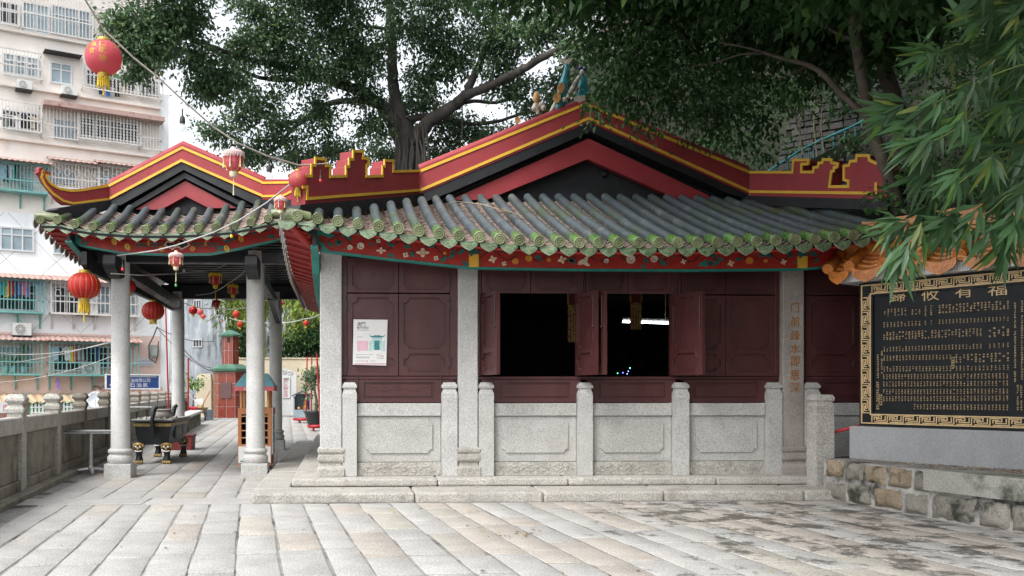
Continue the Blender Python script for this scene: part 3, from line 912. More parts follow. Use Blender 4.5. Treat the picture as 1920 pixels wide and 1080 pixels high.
# ------------------------------------------------------------- left eave of the hall, running back
LX = -.70
def lz(Y): return 2.90 + .34 * max(0, 1 - (Y - 10.4) / 2.6) ** 1.6
ys = [10.62 + .236 * i for i in range(32)]
for y_ in ys: drip((LX, y_, lz(y_) + .03), (-1, 0, 0), .225, hall, .13, back=DRIPB)
qs, q2, rf = [], [], MB()
for a, b_ in zip(ys, ys[1:]):
    qs.append(((LX + .03, a, lz(a) + .02), (LX + .30, a, lz(a) - .06), (LX + .30, b_, lz(b_) - .06), (LX + .03, b_, lz(b_) + .02)))
    if a > 13.4: q2.append(((LX - .05, a, lz(a) + .12), (LX - .05, b_, lz(b_) + .12), (LX + .5, b_, lz(b_) + .30), (LX + .5, a, lz(a) + .30)))
    rf.bar((LX + .04, (a + b_) / 2, lz(a) - .01), (LX + .34, (a + b_) / 2, lz(a) - .10), .10, .05)
sheet('soffit', qs, SOF, hall, .015); sheet('side_roof', q2, TILE, hall, .03); rf.build('rafters', SOF, hall)
m_ = MB(); P_ = lambda u, v, d: Vector((LX + .36 + d, u, v))
up_ = [(y_, lz(y_) - .02) for y_ in ys]; lo_ = [(y_, lz(y_) - .22 - (.10 if i > 2 else 0)) for i, y_ in enumerate(ys)]
m_.slab([lo_ + up_[::-1]], P_, 0, .05, 0); m_.ribbon(lo_, .03, P_, -.02, .07, 1); m_.build('side_frieze', [BLKW, TEAL], hall)
m_ = MB(); m_.tube([(LX + .10, 10.55, lz(10.5) + .0), (LX + .25, 10.72, lz(10.5) - .12), (LX + .42, 10.9, lz(10.5) - .25)], [.05, .06, .055], 8); m_.build('corner_rafter', SOF, hall)
m_ = MB(); m_.box(-.22, .04, 11.62, 20.4, ZB, 2.9); m_.build('side_wall', GRANW, hall)

# ------------------------------------------------------------- gables and ridge walls
def ribpx(mb, P_, pts, w, d0, d1, m=0, closed=False):
    mb.ribbon([P_.hit(*p) for p in pts], w, P_.pt, d0, d1, m, closed)
def platepx(name, P_, loops, mat, parent, d0, d1, bevel=0):
    mb = MB(); mb.slab([[P_.hit(*p) for p in l] for l in loops], P_.pt, d0, d1); return mb.build(name, mat, parent, bevel)
# hall: front gable
GY = 13.2
GP = Plane((0, GY), (6, GY))
TH = -.30
o = platepx('gable_ridge', GP, [[(788, 363), (1105, 229), (1405, 365), (1406, 316), (1099, 187), (788, 314)]], RED, hall, TH, 0, .012)
mb = MB(); ribpx(mb, GP, [(788, 357), (1104, 222), (1405, 359)], .040, -.002, .014); ribpx(mb, GP, [(788, 321), (1099, 195), (1405, 323)], .040, -.002, .014); mb.build('yellow_line', YEL, o)
mb = MB()
mb.tube([GP.pt(*GP.hit(788, 315), -.10), GP.pt(*GP.hit(1099, 188), -.10), GP.pt(*GP.hit(1405, 317), -.10)], .075, 10); mb.build('rounded_coping', RED, o)
platepx('black_moulding', GP, [[(770, 388), (850, 358), (1107, 246), (1366, 362), (1420, 378), (1405, 366), (1105, 230), (786, 364)]], BLK, hall, TH, -.012, .01)
platepx('gable_board', GP, [[(846, 372), (1107, 256), (1364, 378), (1293, 378), (1105, 295), (914, 372)]], REDB, hall, -.22, -.10, .006)
platepx('gable_wall', GP, [[(800, 385), (1107, 242), (1400, 385)]], BLK, hall, -.45, -.302)
m_ = MB(); c_ = GP.hit(1143, 318); m_.lathe([(.05, 0), (.05, .03), (.03, .05)], GP.pt(c_[0], c_[1], -.30), 12, axis=GP.N); m_.build('vent_boss', BLK, hall)
# roof behind the gable
ap = GP.pt(*GP.hit(1103, 235), -.3); l0 = GP.pt(*GP.hit(788, 370), -.3); r0 = GP.pt(*GP.hit(1405, 372), -.3); bk = Vector((0, 5.5, 0))
sheet('rear_roof', [(l0, ap, ap + bk, l0 + bk), (ap, r0, r0 + bk, ap + bk), (l0 + bk, l0, Vector((-.4, l0.y, 3.2)), Vector((-.4, l0.y + 5.5, 3.2))), (r0, r0 + bk, Vector((7.3, r0.y + 5.5, 3.2)), Vector((7.3, r0.y, 3.2)))], TILE, hall, .06)
# hall: left hip ridge with its stepped end
HL = Plane((-.50, 10.62), (1.16, 13.2))
if HL.N.y > 0: HL.N = -HL.N
Zc = lambda p: (540 + p[0] / 3, 150 + p[1] / 3)
upL = [(96, 540), (130, 540), (130, 480), (152, 480), (152, 440), (210, 447), (212, 482), (236, 482), (236, 544), (325, 541), (325, 487), (342, 487), (342, 445), (365, 447), (365, 400), (420, 402), (420, 440), (450, 443), (450, 478), (440, 478), (440, 543), (530, 540), (530, 487), (542, 487), (542, 453), (590, 455), (590, 515), (742, 511)]
o = platepx('hip_ridge', HL, [[Zc(p) for p in upL + [(742, 645), (600, 660), (96, 705)]]], RED, hall, -.20, 0, .006)
mb = MB(); ribpx(mb, HL, [Zc(p) for p in upL], .034, -.004, .014); ribpx(mb, HL, [Zc(p) for p in [(742, 620), (105, 668), (105, 600), (78, 603)]], .034, -.002, .014); mb.build('yellow_line', YEL, o)
platepx('ridge_base', HL, [[Zc(p) for p in [(742, 640), (600, 657), (60, 703), (30, 785), (330, 778), (560, 752), (742, 735), (850, 700), (850, 660)]]], BLK, hall, -.22, .03, .01)
# hall: right hip ridge
HR = Plane((5.94, 13.2), (6.62, 10.62))
if HR.N.y > 0: HR.N = -HR.N
Zd = lambda p: (1080 + p[0] / 3, 150 + p[1] / 3)
upR = [(978, 519), (1220, 519), (1225, 450), (1312, 450), (1308, 472), (1272, 474), (1270, 518), (1338, 518), (1340, 492), (1365, 490), (1368, 468), (1390, 466), (1392, 447), (1440, 449), (1440, 465), (1458, 468), (1475, 472), (1472, 490), (1455, 492), (1453, 512), (1440, 514), (1428, 600), (1535, 600), (1535, 570), (1510, 560), (1510, 485), (1540, 480), (1545, 458), (1580, 455), (1582, 425), (1650, 425), (1652, 450), (1690, 468), (1740, 470)]
o = platepx('hip_ridge', HR, [[Zd(p) for p in upR + [(1750, 672), (978, 650)]]], RED, hall, -.20, 0, .006)
mb = MB(); ribpx(mb, HR, [Zd(p) for p in upR], .036, -.004, .014); ribpx(mb, HR, [Zd(p) for p in [(978, 628), (1690, 637), (1690, 575)]], .036, -.002, .014); mb.build('yellow_line', YEL, o)
platepx('ridge_base', HR, [[Zd(p) for p in [(978, 652), (1765, 672), (1765, 735), (960, 705), (900, 690)]]], BLK, hall, -.22, .03, .01)
# corner tiles
mb = MB(); mb.lathe([(.078, -.16), (.078, .14), (.05, .155), (.01, .155)], rows[0][0] + Vector((-.02, .12, .02)), 14, axis=(-1, -.5, .1)); mb.build('corner_tile', GLZP, hall)
# ============================================================= open pavilion left of the hall
pav = thing('open_pavilion', 'open pavilion on round granite columns with small red gable, left of the hall', 'pavilion', (-2.3, 16.6, 0))
CF, CB = 13.60, 19.75
def col_round(px, Y, r, zt):
    x = atY(px, 730, Y).x; c = (x, Y, 0)
    m_ = MB(); m_.lathe([(r * 1.03, .40), (r, 1.2), (r * .97, zt)], c, 24); o = m_.build('column', GRANC, pav)
    m_ = MB(); w = r * 1.42
    m_.sqlathe([(w, -.02), (w, .195), (w * .97, .205)], c)
    m_.lathe([(r * 1.22, .20), (r * 1.30, .225), (r * 1.38, .25), (r * 1.38, .30), (r * 1.24, .325), (r * 1.16, .335), (r * 1.16, .35), (r * 1.28, .36), (r * 1.33, .385), (r * 1.28, .41), (r * 1.06, .425), (r * 1.06, .44)], c, 24)
    m_.build('column_base', GRAN, o, .01)
    return x
xL = col_round(226, CF, .137, 3.35); xR = col_round(479, CF, .137, 3.35)
col_round(334, CB, .137, 3.4); col_round(517, CB, .137, 3.4)
# beams
m_ = MB(); m_.box(xL - .6, xR + .55, CF - .09, CF + .09, 3.17, 3.36); m_.build('cross_beam', BLKW, pav, .015)
m_ = MB(); m_.box(xL - .6, xR + .6, CB - .09, CB + .09, 3.25, 3.55)
m_.build('cross_beam', BLKW, pav, .015)
for x_ in (xL, xR):
    xb2 = atY(334 if x_ == xL else 517, 730, CB).x; m_ = MB(); m_.bar((x_, CF - .62, 3.12), (xb2, CB + .05, 3.12), .15, .20); m_.build('long_beam', BLKW, pav, .015)
    m_ = MB(); m_.slab([[(CF - .62, 3.0), (CF - .30, 2.90), (CF + .05, 2.98), (CF + .05, 3.2), (CF - .66, 3.2), (CF - .68, 3.06)]], lambda u, v, d, x_=x_: Vector((x_ - .085 + d, u, v)), 0, .17); m_.build('bracket', BLK, pav, .012)
    for z_ in (() if x_ == xL else (2.45,)):
        m_ = MB(); m_.slab([[(CB - 2.4, 3.0), (CB - .1, 2.72), (CB - .1, 2.95), (CB - 1.6, 3.05), (CB - 2.4, 3.05)]], lambda u, v, d, x_=x_: Vector((x_ - .13 + d, u, v)), 0, .10); m_.build('brace', BLKW, pav, .01)
# roof rows
PE = 12.60
PEAVE = [(60, 409), (75, 411), (106, 411), (139, 419), (171, 424), (209, 427), (242, 429.5), (274, 430), (306, 430), (338, 429.5), (371, 428), (404, 426), (436, 423), (471, 416), (503, 409), (535, 402)]
PTOP = [(60, 407), (110, 402), (162, 394), (205, 388), (305, 396), (400, 394), (452, 383), (490, 380), (540, 384)]
prow = []
xs_ = [atY(75 + 32.9 * i, 420, PE).x for i in range(15)]
for i, X in enumerate(xs_):
    px = apx(X, PE); e = Vector((X, PE, atY(px, lerp_tab(PEAVE, px), PE).z))
    Yt = 13.78
    if X < -3.5: Yt = 13.78 - (-3.5 - X) / .72 * 1.05
    if X > -1.19: Yt = 13.78 - (X + 1.19) / .72 * 1.05
    Yt = max(Yt, 12.9); pt = apx(X, Yt)
    t = Vector((X, Yt, max(e.z + .08, atY(pt, lerp_tab(PTOP, pt), Yt).z)))
    prow.append((e, t)); cover_row(e, t, pav, .058, .17)
pans([(e + Vector((0, .06, -.008)), t - Vector((0, 0, .03))) for e, t in prow], pav, PANT, .095)
for (e0, t0), (e1, t1) in zip(prow, prow[1:]): drip((e0 + e1) / 2 + Vector((0, .03, -.048)), (0, -1, 0), .22, pav, .12)
qs = [(a[0] - dz * .9, b_[0] - dz * .9, b_[1] - dz, a[1] - dz) for a, b_ in zip(prow, prow[1:])]
sheet('roof_deck', qs, BLKW, pav)
qs = []
for (e0, t0), (e1, t1) in zip(prow, prow[1:]):
    d2 = Vector((0, 0, .115)); k0 = Vector((e0.x, 13.05, e0.z + .1)); k1 = Vector((e1.x, 13.05, e1.z + .1))
    qs.append((e0 + Vector((0, .05, 0)) - d2, e1 + Vector((0, .05, 0)) - d2, k1 - d2 * 1.2, k0 - d2 * 1.2))
    q = (e0 + e1) / 2; rf = MB(); rf.bar(q + Vector((0, .05, -.15)), Vector((q.x, 13.0, q.z - .07)), .05, .06); rf.build('rafter', SOF, pav)
sheet('soffit', qs, SOF, pav, .02)
# left eave running back, seen from below
PLX = -4.22
def plz(Y): return 3.42 + .26 * max(0, 1 - (Y - 12.6) / 2.2) ** 1.6
ys2 = [12.75 + .236 * i for i in range(34)]
for y_ in ys2: drip((PLX, y_, plz(y_) - .02), (-1, 0, 0), .215, pav, .108)
qs, q2, rf = [], [], MB()
for a, b_ in zip(ys2, ys2[1:]):
    qs.append(((PLX + .03, a, plz(a) - .03), (PLX + .42, a, plz(a) - .06), (PLX + .42, b_, plz(b_) - .06), (PLX + .03, b_, plz(b_) - .03)))
    if a > 13.7: q2.append(((PLX - .05, a, plz(a) + .05), (PLX - .05, b_, plz(b_) + .05), (-3.4, b_, 4.0), (-3.4, a, 4.0)))
    rf.bar((PLX + .04, (a + b_) / 2, plz(a) - .05), (PLX + .4, (a + b_) / 2, plz(a) - .09), .09, .05)
sheet('soffit', qs, SOF, pav, .015); sheet('side_roof', q2, TILE, pav, .03); rf.build('rafters', SOF, pav)
m_ = MB(); P_ = lambda u, v, d: Vector((PLX + .42 + d, u, v))
m_.slab([[(y_, plz(y_) - .30) for y_ in ys2] + [(y_, plz(y_) - .05) for y_ in ys2[::-1]]], P_, 0, .05, 0); m_.ribbon([(y_, plz(y_) - .30) for y_ in ys2], .03, P_, -.02, .07, 1); m_.build('side_frieze', [BLKW, TEAL], pav)
m_ = MB(); m_.slab([[(12.95, 3.05), (13.2, 2.98), (20.5, 3.0), (20.5, 3.25), (12.95, 3.25)]], lambda u, v, d: Vector((-3.66 + d, u, v)), 0, .08); m_.build('eave_beam', BLKW, pav, .01)
# ceiling and roof mass
m_ = MB(); m_.box(-3.75, -.45, 13.2, 20.6, 3.66, 3.72)
for i in range(26): m_.box(-3.74, -.46, 13.4 + i * .28, 13.48 + i * .28, 3.56, 3.66)
m_.build('ceiling', BLKW, pav)
mf = [(285, 612 - 0)]
Z6 = lambda x, y, r, k: (60 + x / 3.177, 260 + y / 3.177, r, k)
pm = [Z6(490, 615, 5.5, 'pear'), Z6(570, 645, 6, 'pear'), Z6(1160, 655, 6, 'pear'), Z6(1245, 598, 5.5, 'pear'), Z6(773, 658, 5.5, 'orange'), Z6(958, 655, 5.5, 'orange'), Z6(695, 622, 12, 'scroll'), Z6(1035, 622, 12, 'scroll'), Z6(865, 630, 27, 'fan')]
frieze(pav, 13.0, [(128, 432), (140, 450), (154, 461), (227, 474.5), (321, 477.5), (394, 476.5), (450, 466), (516, 451), (545, 440)],
       [(126, 424), (140, 428), (154, 432), (227, 438), (321, 441), (394, 438), (450, 430), (516, 417), (545, 408)], pm, 9, 'sparse', (),
       corner=[(129, 428), (137, 430), (141, 437), (149, 439), (147, 445), (155, 449), (152, 457), (160, 463), (150, 462), (140, 455), (133, 444)], dens=.8)
# gable and hip ridges
PG = Plane((0, 13.75), (-5, 13.75))
def gpv(name, loops, mat, d0, d1, bevel=0, par=None): return platepx(name, PG, loops, mat, par or pav, d0, d1, bevel)
Zz = lambda p: (p[0] / 4, 270 + p[1] / 4)
o = gpv('gable_ridge', [[(205, 376), (341, 304), (494, 372), (494, 337), (342, 270), (205, 344)]], RED, -.26, 0, .01)
mb = MB(); ribpx(mb, PG, [(206, 372.5), (340, 301), (494, 368)], .036, -.002, .014); ribpx(mb, PG, [(204, 348.5), (342, 277), (412, 307), (494, 343)], .036, -.002, .014); mb.build('yellow_line', YEL, o)
mb = MB(); mb.tube([PG.pt(*PG.hit(206, 343), -.09), PG.pt(*PG.hit(342, 270), -.09), PG.pt(*PG.hit(494, 337), -.09)], .07, 10); mb.build('rounded_coping', RED, o)
gpv('black_moulding', [[(200, 388), (207, 376.5), (341, 304.5), (490, 371.5), (505, 384), (480, 384), (344, 318), (226, 384)]], BLK, -.26, -.012, .008)
gpv('inner_moulding', [[(232, 388), (344, 321), (470, 386), (452, 386), (345, 332), (247, 389)]], BLK, -.30, -.07, .008)
gpv('gable_board', [[(250, 390), (345, 335.5), (441, 387), (389, 387), (345.5, 364.5), (299, 390)]], REDB, -.28, -.12, .004)
gpv('gable_wall', [[(196, 396), (341, 308), (500, 396)]], BLK, -.5, -.262)
ap = PG.pt(*PG.hit(342, 290), -.26); l0 = PG.pt(*PG.hit(205, 385), -.26); r0 = PG.pt(*PG.hit(494, 380), -.26); bk = Vector((0, 6.2, 0))
sheet('rear_roof', [(l0, ap, ap + bk, l0 + bk), (ap, r0, r0 + bk, ap + bk)], TILE, pav, .06)
PHL = Plane((-4.16, 12.55), (-3.5, 13.72))
if PHL.N.y > 0: PHL.N = -PHL.N
upt = [(365, 232), (345, 236), (345, 255), (380, 300), (440, 335), (530, 352), (620, 346), (800, 315), (825, 308)]
lot = [(318, 222), (311, 250), (340, 310), (400, 375), (470, 425), (545, 446), (640, 434), (828, 411)]
bodyt = [(292, 186), (298, 170), (306, 182), (316, 176), (322, 196), (334, 188), (345, 203), (368, 208), (384, 222), (374, 236), (362, 226), (350, 240), (350, 256), (385, 292), (440, 325), (530, 340), (620, 335), (800, 303), (826, 294), (826, 420), (640, 446), (560, 460), (480, 456), (440, 428), (385, 362), (328, 290), (300, 232), (290, 222), (274, 222), (276, 214), (292, 210)]
o = platepx('hip_ridge', PHL, [[Zz(p) for p in bodyt]], RED, pav, -.06, 0, .004)
mb = MB(); ribpx(mb, PHL, [Zz(p) for p in upt], .030, -.003, .013); ribpx(mb, PHL, [Zz(p) for p in lot], .030, -.003, .013)
c_ = PHL.hit(*Zz((322, 212))); mb.ribbon([(c_[0] + .022 * math.cos(t * .7), c_[1] + .022 * math.sin(t * .7)) for t in range(9)], .010, PHL.pt, -.002, .012); mb.build('yellow_line', YEL, o)
platepx('ridge_base', PHL, [[Zz(p) for p in [(828, 420), (640, 448), (560, 462), (440, 478), (415, 492), (440, 520), (540, 545), (700, 530), (840, 480)]]], BLK, pav, -.2, .03, .008)
PHR = Plane((-1.19, 13.72), (-.60, 12.55))
if PHR.N.y > 0: PHR.N = -PHR.N
o = platepx('hip_ridge', PHR, [[(492, 374), (548, 374), (560, 352), (560, 330), (545, 336), (492, 336)]], RED, pav, -.16, 0, .006)
mb = MB(); ribpx(mb, PHR, [(492, 343), (546, 342)], .03, -.003, .013); ribpx(mb, PHR, [(492, 368), (532, 367), (553, 356)], .03, -.003, .013); mb.build('yellow_line', YEL, o)
platepx('ridge_base', PHR, [[(490, 375), (552, 375), (552, 392), (480, 390)]], BLK, pav, -.2, .03, .008)
for e_, ax_ in ((prow[0][0], (-1, -.35, .05)), (prow[-1][0], (1, -.35, .05))):
    mb = MB(); mb.lathe([(.072, -.20), (.072, .10), (.05, .115), (.01, .115)], e_ + Vector((0, .12, .05)), 14, axis=ax_); mb.build('corner_tile', GLZP, pav)
# ============================================================= inscribed board, planter and post on the right
BK = M('black_granite_slab', (.008, .010, .012), .45, .2, 3.0, spec=.2)
GOLD = M('gilt_lettering', (.56, .40, .20), .5, .2, 30)
GOLD2 = M('gilt_fret', (.62, .44, .22), .5, .15, 20)
GREYS = M('smooth_grey_stone', (.34, .35, .36), .6, .12, 1.5, .15, 60, speck=.18, spscale=90, c2=(.24, .235, .225), t2=.55, s2=1.1, w2=.3, c3=(.17, .165, .15), t3=.66, s3=2.6, w3=.15, st=(1, 1, .5))
OTILE = M('orange_glaze', (.50, .175, .03), .35, .25, 8.0, .25, 30, c2=(.30, .08, .018), t2=.55, s2=5, w2=.2, c3=(.66, .52, .36), t3=.68, s3=6, coat=.2)
WTILE = M('white_mosaic', (.62, .63, .64), .4, .06, 8.0)
A_ = atD(1611, 730, 10.9); B_ = atD(1960, 730, 9.32)
SB = Plane(A_.xy, B_.xy)
board = thing('inscription_board', 'black granite donor board with gilt Chinese text under an orange tiled roof', 'inscription board', (SB.pt(SB.L / 2, .45).x, SB.pt(SB.L / 2, 0).y, .45))
W = SB.L; zb, ztop = SB.hit(1611, 797)[1], SB.hit(1611, 532)[1]
m_ = MB(); m_.slab([rect(0, W, zb, ztop)], SB.pt, -.10, -.03); m_.slab([rect(0, W, zb, ztop), rect(.16, W - .16, zb + .16, ztop - .16)[::-1]], SB.pt, -.03, -.006); m_.build('black_slab', BK, board, .004)
m_ = MB(); m_.slab([rect(-.09, W + .09, .40, zb - .012)], SB.pt, -.40, .05); m_.build('stone_base', GREYS, board, .012)
m_ = MB()
for q in (.028, .132): m_.ribbon([(q, zb + q), (W - q, zb + q), (W - q, ztop - q), (q, ztop - q)], .014, SB.pt, -.008, 0, closed=True)
# running fret between the two lines
def fret(o, d, n, Lu):
    """o start corner, d along, n across; unit Lu long, .08 high"""
    o, d, n = Vector(o), Vector(d), Vector(n)
    h = .072
    a = [(0, 0), (0, h), (Lu * .62, h), (Lu * .62, h * .55), (Lu * .30, h * .55), (Lu * .30, h * .28)]
    c = [(Lu * .15, h * .28), (Lu * .15, h * .74), (Lu * .48, h * .74)]
    e = [(Lu * .30, h * .28), (Lu * .86, h * .28), (Lu * .86, h), ]
    f_ = [(Lu * .15, 0), (Lu, 0)]
    for s_ in (a, c, e, f_): m_.ribbon([tuple(o + d * p[0] + n * p[1]) for p in s_], .011, SB.pt, -.008, 0)
nU = int((W - .30) / .17); Lu = (W - .30) / nU
for i in range(nU):
    fret((.15 + i * Lu, ztop - .116), (1, 0), (0, 1), Lu); fret((.15 + i * Lu, zb + .044), (1, 0), (0, 1), Lu)
nV = int((ztop - zb - .30) / .17); Lv = (ztop - zb - .30) / nV
for i in range(nV):
    fret((.116, zb + .15 + i * Lv), (0, 1), (-1, 0), Lv); fret((W - .044, zb + .15 + i * Lv), (0, 1), (-1, 0), Lv)
m_.build('fret_border', GOLD2, board, 0)
m_ = MB()
for ch, px, py in (('歸', 1680, 556), ('攸', 1742, 553), ('有', 1805, 547), ('福', 1868, 543)):
    m_ = MB(); u, v = SB.hit(px, py); put_char(m_, ch, u, v, .125, SB.pt, -.026, sx=1.45); m_.build('title_character', GOLD, board)
# columns of small lettering, each character a few strokes
m_ = MB(); rr = random.Random(3)
def tiny(u, v, h):
    k = rr.randint(3, 4)
    for i in range(k):
        if rr.random() < .55:
            y = v + h * (.40 - .8 * i / k); a = rr.uniform(.3, .5) * h
            m_.add([SB.pt(u - a, y - h * .07, -.027), SB.pt(u + a, y - h * .05, -.027), SB.pt(u + a, y + h * .09, -.027), SB.pt(u - a, y + h * .07, -.027)], [(0, 1, 2, 3)])
        else:
            x = u + h * rr.uniform(-.35, .35); a = rr.uniform(.2, .48) * h
            m_.add([SB.pt(x - h * .07, v - a, -.027), SB.pt(x + h * .07, v - a, -.027), SB.pt(x + h * .07, v + a, -.027), SB.pt(x - h * .07, v + a, -.027)], [(0, 1, 2, 3)])
Zs = lambda x, y: SB.hit(1560 + x / 2.456, 400 + y / 2.456)
def block(x0, x1, yl0, yl1, yr0, yr1, n, holes=.02):
    """text block bounded by left edge yl0-yl1 at x0 and right edge yr0-yr1 at x1, n characters tall"""
    (ua, va0), (ub, vb0) = Zs(x0, yl0), Zs(x1, yr0); va1, vb1 = Zs(x0, yl1)[1], Zs(x1, yr1)[1]
    k = max(2, int((ub - ua) / .0335))
    for i in range(k):
        t = i / (k - 1) if k > 1 else 0; u = ua + (ub - ua) * t
        top = va0 + (vb0 - va0) * t; bot = va1 + (vb1 - va1) * t; hh = (top - bot) / n
        for j in range(n):
            if rr.random() < holes: continue
            tiny(u, top - hh * (j + .5), min(.028, hh * .86))
block(238, 398, 440, 476, 430, 466, 4, .25); block(425, 452, 425, 475, 422, 472, 5); block(490, 805, 420, 462, 400, 442, 4, .28)
block(235, 398, 500, 526, 494, 518, 3); block(425, 452, 492, 516, 490, 514, 3); block(490, 805, 488, 510, 474, 496, 3)
block(235, 680, 546, 586, 528, 566, 4, .2); block(722, 805, 524, 572, 518, 566, 4, .2)
block(235, 680, 614, 638, 600, 624, 3); block(722, 805, 598, 622, 594, 618, 3)
block(235, 540, 654, 680, 650, 674, 3); block(568, 805, 648, 690, 640, 684, 4, .35); block(548, 556, 662, 718, 660, 718, 5)
block(235, 540, 704, 730, 702, 728, 3); block(568, 805, 702, 726, 698, 722, 3)
for y in (740, 774, 810, 842): block(233, 802, y, y + 25, y - 4, y + 22, 3)
block(375, 802, 878, 904, 880, 908, 3)
block(838, 870, 410, 780, 400, 780, 34, .04); block(850, 866, 790, 910, 790, 910, 12, .04); block(206, 224, 640, 760, 630, 740, 12, .1); block(202, 208, 775, 905, 775, 905, 14, .1); block(214, 222, 832, 886, 832, 886, 5)
tag(m_.build('small_lettering', GOLD, board, fixn=False), kind='stuff')
# roof of the board
m_ = MB(); m_.slab([rect(-.20, W + .20, ztop + .012, ztop + .15)], SB.pt, -.42, .16); m_.build('mosaic_cornice', WTILE, board, .004)
GR = M('tile_joint', (.30, .31, .32), .8)
m_ = MB()
for i in range(int((W + .4) / .026)): m_.box(0, 0, 0, 0, 0, 0) if False else m_.ribbon([(-.2 + i * .026, ztop + .014), (-.2 + i * .026, ztop + .148)], .003, SB.pt, .1595, .1612)
for j in range(1, 6): m_.ribbon([(-.2, ztop + .012 + j * .0235), (W + .2, ztop + .012 + j * .0235)], .003, SB.pt, .1595, .1612)
m_.build('mosaic_joints', GR, board, fixn=False)
OM = [OTILE, OTILE, OTILE]
br = []
n = int((W + .5) / .40)
for i in range(n + 1):
    u = -.24 + i * .40 - (.0 if i == 0 else .14)
    e = SB.pt(u, ztop + .185, .26); t = SB.pt(u, ztop + .47, -.16); br.append((e, t)); cover_row(e, t, board, .066, .24, mats=OM, sag=.0)
pans([(e - Vector((0, 0, .04)), t - Vector((0, 0, .04))) for e, t in br], board, OTILE, .09, 0)
for (e0, t0), (e1, t1) in zip(br, br[1:]): drip((e0 + e1) / 2 + Vector((0, 0, -.055)), SB.N, .24 if e0.x < br[0][0].x + .01 else .33, board, .15, OTILE, OTILE)
m_ = MB(); m_.slab([[(-.2, .0), (W + .2, .0), (W + .2, .32), (-.2, .32)]], lambda u, v, d: SB.pt(u, ztop + .15 + v, -.05 - d), .0, .32); m_.build('roof_core', OTILE, board)
for k, (h0, h1, dd) in enumerate(((.40, .475, .10), (.478, .54, .07), (.543, .60, .10), (.603, .76, .055))):
    u = -.02 if k < 3 else -.04
    m_ = MB()
    while u < W + .05:
        L = .26 if k < 3 else .34
        m_.slab([rect(u + .004, min(u + L, W + .1), ztop + h0, ztop + h1)], SB.pt, -.18 - dd, -.18 + dd)
        if k == 3: m_.ribbon(notch_rect(u + .04, u + L - .04, ztop + h0 + .03, ztop + h1 - .03, .02), .012, SB.pt, -.18 + dd - .002, -.18 + dd + .012, closed=True)
        u += L
    m_.build('ridge_course', OTILE, board, .012)
# ------------------------------------------------------------- low stone planter wall
STO = M('rubble_stone', (.24, .225, .195), .85, .30, 2.5, .9, 18, speck=.2, spscale=50, c2=(.035, .037, .028), t2=.50, s2=4.2, w2=.14, c3=(.42, .38, .32), t3=.64, s3=2.2, w3=.12, tint=True)
COP = M('mossy_coping', (.33, .33, .29), .85, .18, 2.0, .5, 30, speck=.2, spscale=60, c2=(.045, .05, .036), t2=.53, s2=2.2, w2=.14)
JNT = M('lime_joint', (.34, .33, .31), .9, .3, 8.0, .6, 30, c2=(.045, .045, .038), t2=.48, s2=2.4, w2=.14)
planter = thing('planter_wall', 'low mossy rubble stone planter wall below the black inscription board', 'planter wall', tuple(atD(1700, 730, 9.6).xy) + (0,))
p0 = atZ(1541, 934, 0); p1 = atZ(1746, 972, 0); p2 = atZ(1922, 1001, 0); p3 = p2 + (p2 - p1) * .8
s1 = Plane(p0.xy, p1.xy); s2_ = Plane((p1 + s1.N * .05).xy, (p3).xy)
rr = random.Random(12)
for pl_, ztp, rws, cop in ((s1, .49, ((0, .235), (.245, .475)), False), (s2_, .50, ((0, .27),), True)):
    m_ = MB(); m_.slab([rect(0, pl_.L, -.03, ztp - .015)], pl_.pt, -.32, -.025); m_.build('wall_core', JNT, planter)
    for z0, z1 in rws:
        u = .03
        while u < pl_.L - .08:
            L = rr.uniform(.26, .52); u1 = min(u + L, pl_.L - .01)
            m_ = MB(); n = 9
            # a quarry-faced stone: bulging grid face
            vs, fs = [], []
            jj = [rr.uniform(-.012, .012) for _ in range(8)]
            for a in range(n):
                for b_ in range(n):
                    s_, t_ = a / (n - 1), b_ / (n - 1)
                    uu = u + .014 + (u1 - u - .028) * s_ + jj[0] * t_ + jj[1] * (1 - t_) * s_; vv = z0 + .012 + (z1 - z0 - .024) * t_ + jj[2] * s_ + jj[3] * (1 - s_) * t_
                    ed = min(s_, 1 - s_, t_, 1 - t_)
                    dd = -.03 + .045 * min(1, ed * 5) + .020 * mnoise.noise((uu * 9, vv * 9, z0 * 5)) + .012 * mnoise.noise((uu * 23, vv * 23, 3))
                    vs.append(pl_.pt(uu, vv, dd))
            for a in range(n - 1):
                for b_ in range(n - 1): fs.append((a * n + b_, (a + 1) * n + b_, (a + 1) * n + b_ + 1, a * n + b_ + 1))
            q = rr.uniform(.7, 1.25); m_.tint = (q * 1.18, q * 1.0, q * .80) if rr.random() < .4 else (q, q * 1.0, q * .98)
            m_.add(vs, fs, 0, True); m_.build('rubble_stone', STO, planter, fixn=False); u = u1
    if cop:
        m_ = MB(); m_.slab([rect(0, pl_.L, .29, ztp)], pl_.pt, -.36, .045); m_.build('coping', COP, planter, .02)
